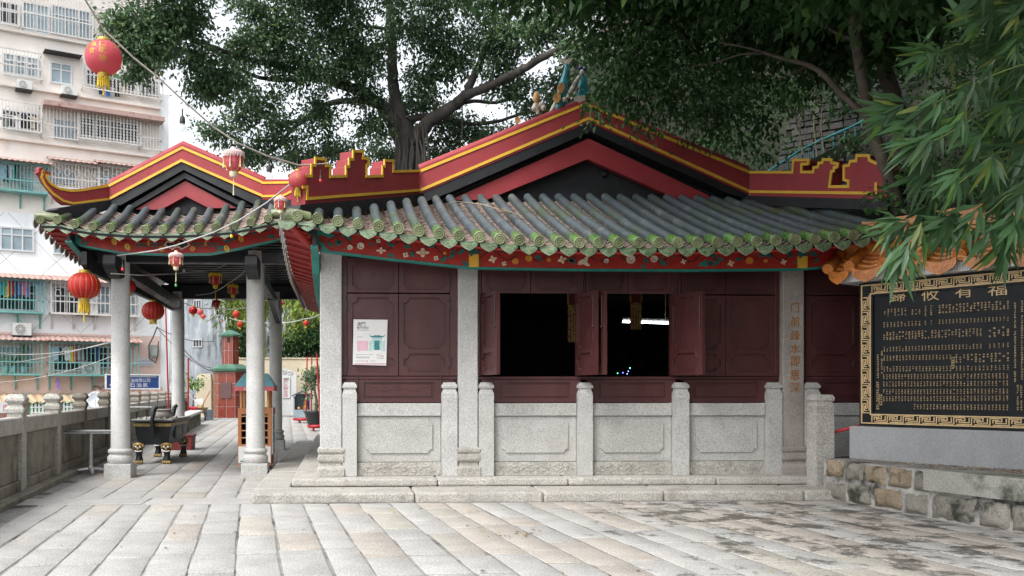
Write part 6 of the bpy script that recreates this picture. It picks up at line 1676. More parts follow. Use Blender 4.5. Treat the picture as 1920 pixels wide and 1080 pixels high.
m_ = MB(); m_.slab([[atY(*p, FY).xz for p in ((968, 233), (965, 222), (970, 219), (975, 224), (975, 229))]], lambda u, v, d: Vector((u, FY - d, v)), -.02, .03); tag(m_.build('fin_ornament', OC, None, .005, fp(970, 231)), 'small ochre fin fragment on the lower left slope of the gable', 'roof ornament')
# ============================================================= lanterns, bulbs and their cords
LR = M('lantern_red', (.55, .02, .03), .55, .10, 5, trans=.35); LP = M('printed_lantern_red', (.70, .14, .17), .5, .10, 5, trans=.45)
LG = M('lantern_gold', (.55, .36, .06), .35, .15, 20, metal=.3); LY = M('yellow_tassel', (.66, .45, .03), .7, .2, 20); LPK = M('pink_fringe', (.74, .58, .56), .8, .15, 20, trans=.2); LCR = M('cream_fringe', (.62, .55, .36), .7)
CORD = M('twisted_cord', (.36, .33, .29), .9, .3, 30); WIRE = M('dark_wire', (.03, .03, .03), .6); PALW = M('pale_wire', (.42, .41, .40), .7)
LGRP = 'red lanterns hung on cords around the pavilion'
def at(px, py, D): return atD(px, py, D)
def round_lantern(px, py, D, rpx, label, squash=.84, chars=None, mat=None, plain=True, cord=.3, tas=1.0, ribs=16):
    c = at(px, py, D); r = rpx * D / FPX; h = r * squash
    t = thing('round_lantern', label, 'lantern', c, LGRP)
    n = ribs * 3; prof = []
    vs, fs = [], []
    K = 14
    for i in range(K + 1):
        p_ = -1.22 + 2.44 * i / K
        for j in range(n):
            a = 2 * math.pi * j / n; rr_ = r * math.cos(p_) ** .8 * (1 - (.045 if plain else .012) * (j % 3 == 0))
            vs.append(c + Vector((rr_ * math.cos(a), rr_ * math.sin(a), h * math.sin(p_) * 1.04 * (1 + (0 if plain else .008 * (-1) ** i)))))
    for i in range(K):
        for j in range(n): fs.append((i * n + j, i * n + (j + 1) % n, (i + 1) * n + (j + 1) % n, (i + 1) * n + j))
    m_ = MB(); m_.add(vs, fs, 0, True); o = m_.build('shade', mat or LR, t, fixn=False)
    m_ = MB()
    if plain:
        for j in range(ribs):
            a = 2 * math.pi * j / ribs
            m_.tube([c + Vector(((r * math.cos(q) ** .8 * .965) * math.cos(a), (r * math.cos(q) ** .8 * .965) * math.sin(a), h * math.sin(q) * 1.04)) for q in [-1.2 + 2.4 * e / 8 for e in range(9)]], r * .016, 4, caps=False)
        m_.build('gilt_ribs', LG, o, fixn=False)
    if chars:
        m_ = MB()
        for a0, txt in chars:
            a0 = R(a0)
            for k, ch in enumerate(txt):
                def fn(u, v, d):
                    ph = v / h; aa = a0 + u / max(.3 * r, r * math.cos(ph) ** .8)
                    q = r * math.cos(ph) ** .8 * 1.0 + d
                    return c + Vector((q * math.sin(aa), -q * math.cos(aa), h * math.sin(ph) * 1.04))
                put_char(m_, ch, 0, r * (.46 - .40 * k), r * .34, fn, r * .02)
        m_.build('gilt_characters', LG, o, fixn=False)
    top = c + Vector((0, 0, h * .97)); bot = c - Vector((0, 0, h * .97))
    m_ = MB(); m_.lathe([(r * .32, -.03 * r), (r * .34, .05 * r), (r * .34, .2 * r), (r * .28, .22 * r)], top, 16); m_.build('top_cap', LG, t)
    m_ = MB(); m_.lathe([(r * .30, -.26 * r), (r * .32, -.2 * r), (r * .32, .03 * r)], bot, 16); m_.build('bottom_cap', LG, t)
    m_ = MB()
    for j in range(18):
        a = 2 * math.pi * j / 18; q = bot + Vector((r * .29 * math.cos(a), r * .29 * math.sin(a), -.24 * r))
        m_.tube([q, q + Vector((r * .04 * math.cos(a), r * .04 * math.sin(a), -r * random.uniform(.55, .8) * tas))], r * .035, 4)
    if tas > .4: m_.tube([bot - Vector((0, 0, .25 * r)), bot - Vector((0, 0, 1.5 * r * tas))], [r * .03, r * .05], 5)
    m_.build('tassel', LY, t, fixn=False)
    m_ = MB(); m_.tube([top + Vector((0, 0, .2 * r)), top + Vector((0, 0, .2 * r + cord))], max(.006, r * .03), 6); m_.build('cord', WIRE, t)
    return t
def palace_lantern(px, py, D, wpx, label, mat=None, fringe=None, tail=1.0):
    c = at(px, py, D); w = wpx * D / FPX
    t = thing('palace_lantern', label, 'lantern', c, LGRP)
    m_ = MB(); m_.lathe([(w * .42, -w * 1.0), (w * .66, -w * .72), (w * .84, -w * .2), (w * .86, w * .5)], c, 12, 0, False, .3); o = m_.build('shade', mat or LP, t, fixn=False)
    m_ = MB()
    for k in range(6):
        a = .3 + k * math.pi / 3
        m_.tube([c + Vector((q * math.cos(a), q * math.sin(a), z)) for q, z in ((w * .43, -w * 1.0), (w * .67, -w * .72), (w * .85, -w * .2), (w * .87, w * .5))], w * .022, 4)
    for k in (0, 2, 4):
        a = -math.pi / 2 + .12 + k * math.pi / 3; nn = Vector((math.cos(a), math.sin(a), 0)); uu = Vector((-math.sin(a), math.cos(a), 0))
        fn = lambda u, v, d, nn=nn, uu=uu: c + nn * (w * (.70 if v > -w * .1 else .70 - .10 * (-v - w * .1) / w * 2) + d) + uu * u + Vector((0, 0, v))
        m_.slab([[(w * .20 * math.cos(q * .524), w * .12 + w * .34 * math.sin(q * .524)) for q in range(12)]], fn, 0, w * .03)
    m_.build('gilt_panels', LY, o, fixn=False)
    m_ = MB(); m_.lathe([(w * 1.0, w * .52), (w * 1.02, w * .80), (w * .78, w * .95), (w * .25, w * 1.05), (w * .22, w * 1.3), (w * .1, w * 1.32)], c, 18); m_.build('canopy', fringe or LPK, t)
    m_ = MB()
    for j in range(40):
        a = 2 * math.pi * j / 40; q = c + Vector((w * 1.01 * math.cos(a), w * 1.01 * math.sin(a), w * .78)); m_.tube([q, q + Vector((0, 0, -w * random.uniform(.38, .55)))], w * .05, 4)
    m_.build('fringe', fringe or LPK, t, fixn=False)
    m_ = MB()
    for k in range(6):
        a = .3 + k * math.pi / 3; q = c + Vector((w * .95 * math.cos(a), w * .95 * math.sin(a), w * .4)); m_.tube([q, q + Vector((0, 0, -w * .6)), q + Vector((0, 0, -w * 1.1))], [w * .03, w * .05, w * .09], 5)
    m_.build('side_tassels', LCR, t, fixn=False)
    m_ = MB(); m_.lathe([(w * .30, -w * 1.5), (w * .40, -w * 1.25), (w * .40, -w * .95)], c, 14); m_.tube([c - Vector((0, 0, w * 1.5)), c - Vector((0, 0, w * 2.3)), c - Vector((0, 0, w * (2.3 + .9 * tail)))], [w * .03, w * .05, w * .08], 6); m_.build('bottom_tassel', LY if fringe else LCR, t)
    return t
def cable(pts, r, label, mat=CORD, sag=0.0, name='cord'):
    P_ = [at(*p) for p in pts]; out = []
    for a, b_ in zip(P_, P_[1:]):
        for i in range(6): q = i / 6; out.append(a.lerp(b_, q) - Vector((0, 0, sag * 4 * q * (1 - q))))
    out.append(P_[-1]); m_ = MB(); m_.tube(out, r, 6); 
    return tag(m_.build(name, mat, None, loc=out[0]), label, 'cord')
round_lantern(194, 108, 9.6, 34, 'large pale red lantern with gold blessings high on the rope at upper left', .88, ((-52, '萬'), (-22, '福會'), (12, '口明物'), (58, '太')), LP, False, .06, .8, 20)
palace_lantern(438, 302, 10.2, 20, 'red palace lantern with pink fringe hanging in front of the pavilion gable')
round_lantern(558, 337, 10.7, 17.5, 'pale red printed lantern hanging at the stepped end of the hall ridge', .9, ((-40, '平安'), (5, '吉福'), (50, '太')), LP, False, .12, 1.0, 14)
palace_lantern(526, 382, 10.3, 12, 'small fringed lantern sitting on the corner tiles between both roofs', tail=.1)
palace_lantern(330, 487, 11.9, 13, 'red palace lantern with pink fringe below the middle of the pavilion frieze')
round_lantern(158, 536, 12.9, 30, 'largest plain red lantern with gold ribs hanging from the left pavilion eave', .80, cord=.25)
round_lantern(287, 583, 16.5, 21, 'plain red lantern with gold ribs between the two left columns', .80, cord=.30, tas=.25)
round_lantern(243, 537, 14.2, 12, 'small red lantern with gold characters just right of the front left column', .88, ((-35, '福'), (0, '吉'), (40, '壽')), None, False, .1, .6)
palace_lantern(404, 523, 16, 12, 'dark red palace lantern with yellow fringe under the pavilion ceiling', LR, LY)
palace_lantern(437, 543, 17.5, 10, 'orange red palace lantern just left of the front right column', LR, LY)
palace_lantern(406, 570, 19, 7.5, 'small dark red palace lantern hanging lowest under the pavilion', LR, LR, .3)
round_lantern(362, 582, 21, 8, 'dark red round lantern right of the rear left column', .9, ((0, '福'),), None, False, .15, .5, 10)
for px, py, D, r, lab, mt in ((315, 566, 24, 6.5, 'tiny red lantern left of the rear left column', LR), (375, 585, 26, 6, 'pale pink red lantern second in the far group', LP), (381, 593, 27, 5, 'smallest pinkish lantern hanging lowest in the far group', LP), (443, 589, 28, 7, 'orange red lantern in front of the bright bamboo, upper of two', LR), (450, 608, 27, 6, 'orange red lantern in front of the bright bamboo, lower of two', LR), (574, 606, 28, 5.5, 'orange red lantern on the rope left of the hall corner column', LR), (531, 552, 25, 5, 'red lantern half hidden beside the rear right column', LR), (529, 568, 28, 4, 'tiny red lantern right below another by the rear right column', LR)):
    round_lantern(px, py, D, r, lab, .88, None, mt, True, .12, .6, 10)
# bulbs
BGRP = 'light bulbs hung on the cords'
def bulb(px, py, D, r, color, label, clear=False):
    c = at(px, py, D); rr_ = r * D / FPX; t = thing('light_bulb', label, 'light bulb', c, BGRP)
    m_ = MB(); m_.lathe([(rr_ * .6, rr_ * .9), (rr_ * .7, rr_ * 1.4), (rr_ * .6, rr_ * 2.4), (rr_ * .25, rr_ * 2.9)], c, 12); m_.build('socket', WIRE, t)
    mt = bpy.data.materials.get('bulb_' + color[0]) or M('bulb_' + color[0], color[1], .15, .05, 3, alpha=.35 if clear else 1.0)
    m_ = MB(); m_.lathe([(rr_ * .15, -rr_ * 1.05), (rr_ * .6, -rr_ * .9), (rr_ * .98, -rr_ * .3), (rr_ * .95, rr_ * .2), (rr_ * .6, rr_ * .9)], c, 14); m_.build('glass', mt, t)
    m_ = MB(); m_.tube([c + Vector((0, 0, rr_ * 2.8)), c + Vector((0, 0, rr_ * 2.8 + .08))], rr_ * .14 + .002, 5); m_.build('flex', WIRE, t)
cl = ('clear', (.75, .77, .78)); rd = ('red', (.60, .03, .05)); yl = ('yellow', (.72, .50, .02)); gn = ('green', (.08, .35, .08))
bulb(342, 240, 9.9, 8, cl, 'large clear light bulb hanging against the white sky', True); bulb(505, 330, 10.5, 7.5, cl, 'large clear light bulb above the pavilion ridge', True)
bulb(601, 339, 10.7, 3.2, rd, 'small red bulb in front of the stepped hall ridge'); bulb(434, 443, 11.2, 3.2, yl, 'small yellow bulb against the pavilion eave tiles'); bulb(230, 505, 12.6, 3.2, rd, 'small red bulb at the top of the front left column')
bulb(330, 535, 11.9, 2.6, gn, 'small green bulb below the middle palace lantern'); bulb(345, 507, 15, 3, ('white', (.5, .5, .52)), 'small white bulb under the dark pavilion beam'); bulb(398, 574, 19, 2.2, gn, 'tiny green bulb beside the lowest palace lantern'); bulb(408, 588, 20, 2, gn, 'tiny pale green bulb under the lowest palace lantern'); bulb(417, 601, 24, 1.6, rd, 'tiny red bulb in front of the grey building')
# cords
cable(((120, -52, 9.2), (160, 0, 9.4), (194, 55, 9.6), (250, 108, 9.7), (300, 148, 9.8), (342, 187, 9.9), (400, 238, 10.1), (445, 268, 10.2), (500, 292, 10.4), (560, 310, 10.7), (612, 307, 11.0)), .010, 'thick twisted rope carrying lanterns from the upper left to the hall ridge')
cable(((206, 481, 12.9), (290, 470, 12.4), (330, 460, 11.9), (400, 436, 11.5), (450, 412, 11.1), (500, 380, 10.9), (546, 344, 10.7)), .009, 'pale cord rising across the pavilion eave to the printed lantern', PALW)
cable(((208, 513, 12.7), (262, 516, 13.0), (330, 513, 14), (400, 506, 15), (462, 480, 15.5)), .008, 'grey cord strung under the pavilion from column to column', CORD)
cable(((340, 553, 20), (395, 550, 19), (430, 530, 17.5), (462, 505, 16)), .010, 'grey cord sloping down through the pavilion toward the rear left column', CORD, .02)
cable(((350, 552, 24), (410, 560, 25), (462, 558, 26)), .012, 'dark cord carrying the farthest lanterns behind the pavilion', WIRE, .05)
cable(((346, 568, 22), (395, 578, 25), (462, 577, 28)), .014, 'pale cord holding two orange red lanterns before the bamboo', PALW, .05)
cable(((430, 596, 27), (470, 603, 27), (530, 605, 27), (570, 598, 26), (599, 590, 24)), .014, 'pale rope looping to the hall corner column behind the pavilion', PALW, .03)
for i, (a, b_, lab) in enumerate((((-20, 662, 40), (208, 642, 40), 'upper pale cable crossing the lowest cages of the apartment block'), ((-20, 718, 39), (210, 668, 40), 'lower pale cable slanting in front of the lowest cages'), ((-20, 686, 40), (290, 612, 41.5), 'long cable reaching the meter box from the left'), ((295, 615, 43), (395, 696, 44), 'cable sloping down from the apartment corner to the furnace'), ((295, 614, 43), (400, 640, 50), 'upper cable crossing the weathered grey building'), ((345, 655, 48), (400, 690, 46), 'short cable low across the weathered grey building'))):
    cable((a, b_), .016, lab, PALW if i < 3 else WIRE, .25)
cable(((295, 612, 43.6), (288, 630, 43.5), (279, 648, 43.5), (280, 672, 43.5), (292, 680, 43.5), (296, 665, 43.5), (297, 640, 43.6)), .03, 'tangle of dark cable hanging round the meter box', WIRE)
# ============================================================= hill, trees and bamboo
BARK = M('banyan_bark', (.055, .048, .042), .9, .35, 3, .8, 14, st=(1, 1, .3), c2=(.12, .105, .09), t2=.58, s2=3, w2=.15)
BARK2 = M('grey_bark', (.115, .095, .075), .9, .3, 4, .6, 20, c2=(.06, .055, .045), t2=.55, s2=3, w2=.15)
def leafmat(name, c, rough=.4, trans=.25, spec=.5): return M(name, c, rough, .12, 1.5, tint=True, trans=trans, spec=spec)
LB = leafmat('banyan_leaf', (.072, .122, .068)); LD = leafmat('dark_leaf', (.040, .090, .036), .5, .25, .3); LBAM = leafmat('bamboo_leaf', (.068, .145, .062), .4, .25); LYB = leafmat('yellow_bamboo_leaf', (.27, .34, .075), .5, .3); LSH = leafmat('shrub_leaf', (.030, .062, .025), .75, .2, .15)
def unit(v): return v / np.maximum(1e-6, np.linalg.norm(v, axis=1, keepdims=True))
def leaves_np(P, D, N, L, Wd):
    """folded pointed leaves: base P, direction D, normal N, length and width arrays; two quads each"""
    D = unit(D); S = unit(np.cross(D, N)); N = np.cross(S, D)
    L = L[:, None]; Wd = Wd[:, None]
    a = P; tip = P + D * L - N * L * .12
    m1 = P + D * L * .42 + S * Wd * .5 + N * Wd * .12; m2 = P + D * L * .42 - S * Wd * .5 + N * Wd * .12
    mid = P + D * L * .45
    n = len(P)
    V = np.stack([a, m1, tip, mid, m2], 1).reshape(-1, 3)
    i = np.arange(n)[:, None] * 5
    F_ = np.concatenate([i + np.array([[0, 1, 2, 3]]), i + np.array([[0, 3, 2, 4]])], 0)
    return V, F_
def crown(name, clumps, mat, parent, leaf=(.085, .042), per=1.0, spray=.22, droop=.35, tints=((.8, .95, .8), (1.15, 1.1, .9)), bright=.06, seed=1, stuff=False):
    """clumps: (centre xyz, radii xyz, number of leaves). Leaves sit in small flattened sprays scattered through each clump"""
    g = np.random.default_rng(seed); Vs, Fs, Ts = [], [], []; off = 0
    for c, r, cnt in clumps:
        c = np.array(c); r = np.array(r); cnt = int(cnt * per); ns = max(1, cnt // 16)
        d = unit(g.normal(size=(ns, 3))); rad = g.random((ns, 1)) ** .42
        sc_ = c + d * rad * r * (1 + .25 * g.normal(size=(ns, 1)).clip(-1, 1) * .6)
        out = unit(d * np.array([1, 1, .7]) + g.normal(size=(ns, 3)) * .5 + np.array([0, 0, -.15]))
        k = 16; base = np.repeat(sc_, k, 0); o = np.repeat(out, k, 0)
        t = np.tile(np.linspace(-1, 1, k), ns)[:, None]
        side = g.normal(size=(len(base), 3)) * spray * .38
        P = base + o * t * spray + side * np.array([1, 1, .55])
        D = o * .6 + g.normal(size=P.shape) * .6 + np.array([0, 0, -droop])
        N = g.normal(size=P.shape) * .45 + np.array([0, 0, 1.0])
        s_ = g.uniform(.7, 1.25, len(P))
        V, F_ = leaves_np(P, D, N, leaf[0] * s_, leaf[1] * s_)
        Vs.append(V); Fs.append(F_ + off); off += len(V)
        lo, hi = np.array(tints[0]), np.array(tints[1])
        q = np.repeat(g.random((ns, 1)), k, 0) * .6 + g.random((len(P), 1)) * .4
        T = lo + (hi - lo) * q
        y = g.random(len(P)) < bright
        T[y] = T[y] * np.array([1.9, 1.65, 1.0])
        Ts.append(np.concatenate([T, T], 0))
    o = fast(name, np.concatenate(Vs), np.concatenate(Fs), mat, parent, np.concatenate(Ts))
    return o
def limb(mb, pts, seg=5, wob=.04):
    """(px, py, depth, width in pixels) control points -> wobbly tapered limb"""
    C = [at(p[0], p[1], p[2]) for p in pts]; Rr = [p[3] * .5 * p[2] / FPX for p in pts]; P_, r_ = [], []
    for i in range(len(C) - 1):
        p0 = C[max(0, i - 1)]; p1, p2 = C[i], C[i + 1]; p3 = C[min(len(C) - 1, i + 2)]
        for s_ in range(seg):
            t = s_ / seg
            q = .5 * ((2 * p1) + (p2 - p0) * t + (2 * p0 - 5 * p1 + 4 * p2 - p3) * t * t + (3 * p1 - p0 - 3 * p2 + p3) * t ** 3)
            w = Rr[i] + (Rr[i + 1] - Rr[i]) * t
            P_.append(q + Vector([random.uniform(-1, 1) * wob * min(1, w * 5) for _ in range(3)])); r_.append(w * random.uniform(.92, 1.08))
    P_.append(C[-1]); r_.append(Rr[-1])
    mb.tube(P_, r_, 9); return P_
def pxclump(px, py, D, rx, ry, cnt, rd=None):
    c = at(px, py, D); s_ = D / FPX
    return (tuple(c), (rx * s_, (rd if rd else (rx + ry) * .5 * s_), ry * s_), cnt)
# --- hill behind the hall, rising to the right
def hh(x, y):
    fx_ = min(1, max(0, (x - 5.0) / 5.0)); fx_ = fx_ * fx_ * (3 - 2 * fx_)
    fy_ = max(min(1, max(0, (y - 16.5) / 7.0)) ** .8, min(1, max(0, (x - 9.0) / 6.0)))
    return 15 * fx_ * fy_ + 1.2 * mnoise.noise((x * .3, y * .3, 0)) * fx_ * fy_ + .5 * mnoise.noise((x, y, 3)) * fx_ * fy_ - .02
V, Fq = [], []; nx, ny = 70, 84
for j in range(ny):
    for i in range(nx): x, y = 3.5 + i * .62, -14 + j * .85; V.append((x, y, hh(x, y)))
for j in range(ny - 1):
    for i in range(nx - 1): Fq.append((j * nx + i, j * nx + i + 1, (j + 1) * nx + i + 1, (j + 1) * nx + i))
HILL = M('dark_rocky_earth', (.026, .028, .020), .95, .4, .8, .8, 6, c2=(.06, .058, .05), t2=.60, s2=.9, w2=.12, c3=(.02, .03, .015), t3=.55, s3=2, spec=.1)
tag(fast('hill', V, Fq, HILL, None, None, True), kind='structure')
g = np.random.default_rng(5); cl = []
for i in range(330):
    x, y = g.uniform(6.2, 34), g.uniform(16.6, 27); z = hh(x, y)
    px = apx(x, y); 
    py = CY - FPX * (z - EYE) / y
    if 1450 < px < 1600 and 150 < py < 330 and y < 19.5: continue
    r = g.uniform(.5, 1.1); cl.append(((x, y, z + .15), (r, r, r * .6), 230))
crown_o = crown('hillside_shrubs', cl, LSH, None, (.16, .08), 1.0, .35, .3, ((.55, .65, .5), (1.3, 1.35, 1.0)), .03, 8); tag(crown_o, kind='stuff')
# --- stone retaining wall and stair railing on the hill
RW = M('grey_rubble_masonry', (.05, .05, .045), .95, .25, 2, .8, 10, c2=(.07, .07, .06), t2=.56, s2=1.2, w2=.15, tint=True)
A_, B_ = at(1462, 730, 17.6), at(1560, 730, 17.0); WP = Plane(A_.xy, B_.xy); hw_ = WP.hit
t = thing('retaining_wall', 'grey rubble masonry retaining wall under the trees behind the hall roof', 'retaining wall', (A_.x, A_.y, 0))
m_ = MB(); zlo = 2.6
poly = [hw_(1450, 330), hw_(1480, 225), hw_(1500, 200), hw_(1560, 165), hw_(1600, 150), (hw_(1600, 150)[0], zlo), (hw_(1450, 330)[0], zlo)]
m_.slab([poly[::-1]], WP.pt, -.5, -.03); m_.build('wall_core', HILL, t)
m_ = MB(); rr = random.Random(4); v = zlo
while v < 7.4:
    hgt = rr.uniform(.10, .16); u = -.5 + rr.uniform(0, .2)
    while u < 2.2:
        L = rr.uniform(.14, .30); 
        # keep stones under the sloping top
        ztop_ = lerp_tab([(p[0], p[1]) for p in poly[:5]], u + L / 2)
        if v + hgt < ztop_:
            m_.tint = tuple([rr.uniform(.55, 1.35)] * 3)
            m_.slab([[(u + .012 + rr.uniform(0, .02), v + .01), (u + L - .012, v + .01 + rr.uniform(0, .02)), (u + L - .012 - rr.uniform(0, .02), v + hgt - .01), (u + .012, v + hgt - .01 - rr.uniform(0, .015))]], WP.pt, -.04, rr.uniform(-.01, .03))
        u += L
    v += hgt
m_.build('rubble_face', RW, t, fixn=False)
CY_ = M('turquoise_rail_paint', (.03, .23, .25), .5, .2, 4)
t = thing('stair_railing', 'turquoise metal stair railing climbing past the retaining wall', 'railing', at(1450, 315, 15.6)); pts = [at(*p, 15.6) for p in ((1440, 322), (1500, 282), (1530, 267), (1600, 236), (1640, 214))]
m_ = MB(); m_.tube(pts, .022, 6); dn = Vector((0, 0, -.42)); m_.tube([p + dn for p in pts], .014, 6); m_.build('handrail', CY_, t)
m_ = MB()
for i in range(14):
    q = i / 13 * (len(pts) - 1); k = min(int(q), len(pts) - 2); p = pts[k].lerp(pts[k + 1], q - k); m_.tube([p, p + dn * 1.1], .010, 5)
m_.build('balusters', CY_, t, fixn=False)
m_ = MB(); a, b_ = at(1490, 330, 15.7), at(1660, 238, 15.7); m_.bar(a, b_, .9, .22); m_.build('stair_slab', HILL, t)
for px, py0, py1 in ((1532, 300, 170), (1545, 290, 190), (1505, 290, 215)):
    m_ = MB(); m_.tube([at(px, py0, 15.5), at(px - 6, (py0 + py1) / 2, 15.5), at(px - 3, py1, 15.4)], [.014, .011, .004], 5)
    for k in range(7): q = at(px - 5 + random.uniform(-8, 8), py1 + (py0 - py1) * random.random(), 15.4); m_.tube([q, q + Vector((random.uniform(-.08, .08), 0, .07))], .006, 4)
    tag(m_.build('dry_stalk', M('dry_stalk', (.24, .20, .14), .9), None, loc=at(px, py0, 15.5), fixn=False), 'dry %s weed stalk standing in front of the retaining wall' % {1532: 'tall', 1545: 'thin right hand', 1505: 'short left hand'}[px], 'weed')
# --- the big banyan behind the roofs
ban = thing('banyan_tree', 'huge spreading banyan with dark forking trunk behind the two roofs', 'tree', (at(770, 730, 24).x, at(770, 730, 24).y, 0))
m_ = MB(); Dn = 24
limb(m_, [(772, 735, 24, 75), (772, 420, 24, 66), (772, 320, 24, 60), (768, 285, 24, 52), (760, 255, 24, 44), (748, 220, 24, 30), (738, 170, 24, 22), (736, 130, 24, 20), (734, 70, 24, 18), (728, 0, 23.5, 17), (715, -90, 23, 13)])
limb(m_, [(752, 260, 24, 34), (735, 222, 23.8, 27), (712, 195, 23.6, 24), (680, 172, 23.4, 22), (640, 158, 23.2, 19), (600, 145, 23, 17), (560, 134, 22.6, 15), (510, 120, 22, 13), (450, 108, 21.3, 10), (400, 88, 20.6, 7), (350, 70, 20, 5)])
limb(m_, [(705, 190, 23.6, 15), (660, 188, 23.7, 12), (615, 195, 23.8, 11), (575, 222, 23.8, 10), (545, 245, 23.8, 8), (515, 280, 23.6, 6), (480, 298, 23.4, 4)])
limb(m_, [(560, 226, 23.8, 8), (520, 230, 23.5, 6), (490, 212, 23.2, 5), (460, 175, 23, 4)])
limb(m_, [(600, 145, 23, 12), (540, 150, 22.4, 8), (470, 140, 21.6, 7), (380, 80, 20.4, 6), (320, 50, 19.6, 4), (270, 60, 19, 3)])
limb(m_, [(776, 290, 24, 30), (782, 255, 23.8, 28), (808, 225, 23.6, 26), (840, 205, 23.4, 24), (870, 182, 23.2, 20), (884, 150, 23, 15), (895, 128, 22.9, 13), (912, 90, 22.8, 11), (925, 62, 22.7, 11), (950, 35, 22.6, 9), (975, 5, 22.4, 7), (1000, -50, 22, 5)])
limb(m_, [(866, 184, 23.2, 19), (905, 166, 22.8, 17), (945, 148, 22.4, 16), (975, 132, 22, 15), (1010, 112, 21.5, 14), (1045, 94, 21, 13), (1080, 82, 20.6, 12), (1120, 66, 20, 10), (1170, 45, 19.5, 7), (1230, 20, 19, 4)])
limb(m_, [(765, 225, 24.2, 14), (800, 218, 24.3, 13), (840, 222, 24.4, 10), (880, 232, 24.5, 8), (930, 228, 24.6, 7), (980, 212, 24.6, 5)])
limb(m_, [(840, 210, 23.6, 9), (880, 190, 24, 8), (930, 192, 24.3, 6), (990, 175, 24.5, 4)])
limb(m_, [(738, 60, 24, 8), (700, 50, 23.5, 6), (660, 52, 23, 4)]); limb(m_, [(735, 78, 24, 7), (700, 85, 23.6, 5), (676, 100, 23.4, 3)])
limb(m_, [(1080, 82, 20.6, 9), (1100, 90, 20.2, 6), (1150, 112, 19.8, 4)])
for k in range(12):      # aerial roots clothing the trunk
    x = 745 + k * 5.2 + random.uniform(-3, 3); limb(m_, [(x + random.uniform(-8, 8), 240 + random.uniform(-20, 25), 23.5, 3), (x, 285, 23.3, 5), (x + random.uniform(-5, 5), 330, 23.3, 6), (x + random.uniform(-8, 8), 420, 23.4, 6)], 4, .02)
for x, y0, y1 in ((741, 200, 320), (903, 140, 190), (866, 190, 260), (950, 150, 230)): limb(m_, [(x, y0, 23.2, 3), (x + 1, (y0 + y1) / 2, 23.2, 2.5), (x, y1, 23.2, 2)], 3, .01)
m_.build('trunk', BARK, ban)
E_ = [(250, 45, 19, 65, 42), (320, 42, 19.5, 70, 48), (275, 105, 19, 55, 36), (255, 138, 19, 30, 18), (230, 90, 18.8, 35, 25), (370, 112, 20, 48, 40), (425, 150, 20.5, 62, 42), (460, 92, 21, 62, 38), (385, 165, 20.5, 42, 28), (520, 60, 21.5, 75, 50), (560, 125, 22, 78, 48), (485, 195, 22, 55, 38), (450, 225, 22, 32, 24), (405, 250, 22.5, 46, 26), (470, 285, 23, 66, 34), (535, 250, 23, 48, 42), (600, 215, 23, 46, 50), (640, 60, 22.5, 85, 52), (655, 135, 23, 66, 42), (700, 240, 23.5, 44, 34), (620, 280, 23.5, 68, 34), (690, 100, 23.5, 60, 40), (790, 60, 23.5, 85, 52), (805, 145, 23.8, 56, 44), (850, 100, 23.5, 72, 46), (845, 232, 25, 70, 42), (905, 255, 25, 78, 34), (935, 62, 22.5, 62, 46), (965, 165, 23, 66, 34), (1005, 60, 21.8, 74, 46), (1070, 22, 21, 66, 42), (1020, 205, 23.5, 66, 32), (1100, 100, 20.5, 58, 44), (600, 0, 22, 140, 34), (470, 12, 21, 52, 22), (850, -5, 22.5, 190, 34), (720, 290, 25, 60, 35), (820, 285, 25.5, 70, 36), (565, 300, 24, 50, 26), (690, 185, 23.5, 40, 30), (770, 200, 24.8, 60, 44), (930, 120, 22.8, 50, 36), (1060, 160, 22.5, 60, 36), (360, 30, 20, 42, 34), (300, 80, 19.2, 50, 34), (640, -60, 21, 260, 40), (350, -40, 19, 140, 34)]
cl = [pxclump(x, y, D, rx * .88, ry * .86, rx * ry * .74) for x, y, D, rx, ry in E_]
crown('crown', cl, LB, ban, (.115, .058), 1.0, .22, .30, ((.75, .9, .8), (1.9, 1.8, 1.5)), .05, 21)
# --- leaning grey trees standing between the hall corner and the board
tr = thing('leaning_tree', 'leaning grey barked tree at the right corner of the hall with dark crown', 'tree', (at(1700, 730, 10.95).x, at(1700, 730, 10.95).y, .4))
m_ = MB()
limb(m_, [(1718, 800, 11.0, 25), (1712, 560, 10.98, 24), (1702, 470, 10.96, 23), (1690, 410, 10.95, 23), (1672, 350, 10.93, 22), (1655, 300, 10.9, 22), (1640, 258, 10.9, 22), (1630, 220, 10.9, 22), (1618, 160, 10.9, 21), (1608, 95, 10.8, 20), (1597, 20, 10.7, 19), (1580, -90, 10.5, 17), (1560, -300, 10.2, 13)], 5, .012)
limb(m_, [(1622, 214, 10.9, 13), (1600, 196, 10.95, 12), (1570, 168, 11.05, 12), (1545, 140, 11.1, 11), (1515, 122, 11.2, 10), (1470, 110, 11.3, 8), (1430, 98, 11.4, 6), (1395, 88, 11.5, 4), (1350, 80, 11.6, 3)], 5, .012)
limb(m_, [(1436, 100, 11.4, 5), (1390, 102, 11.4, 4), (1340, 118, 11.5, 3), (1300, 124, 11.5, 2)], 4, .02)
limb(m_, [(1605, 75, 10.8, 9), (1570, 62, 11, 7), (1535, 45, 11.2, 6), (1480, 42, 11.4, 4)], 4, .02)
limb(m_, [(1520, 122, 11.2, 4), (1480, 140, 11.2, 3), (1450, 152, 11.2, 2)], 4, .02)
limb(m_, [(1590, -30, 10.6, 14), (1500, -130, 10, 11), (1350, -260, 9.2, 8), (1200, -420, 8.5, 5)], 4, .03); limb(m_, [(1580, -80, 10.5, 13), (1640, -300, 9.5, 10), (1750, -600, 8.5, 6)], 4, .03)
m_.lathe([(.04, 0), (.045, .02), (.03, .03)], at(1679, 384, 10.84), 10, axis=(-.4, -1, 0)); m_.build('trunk', BARK2, tr)
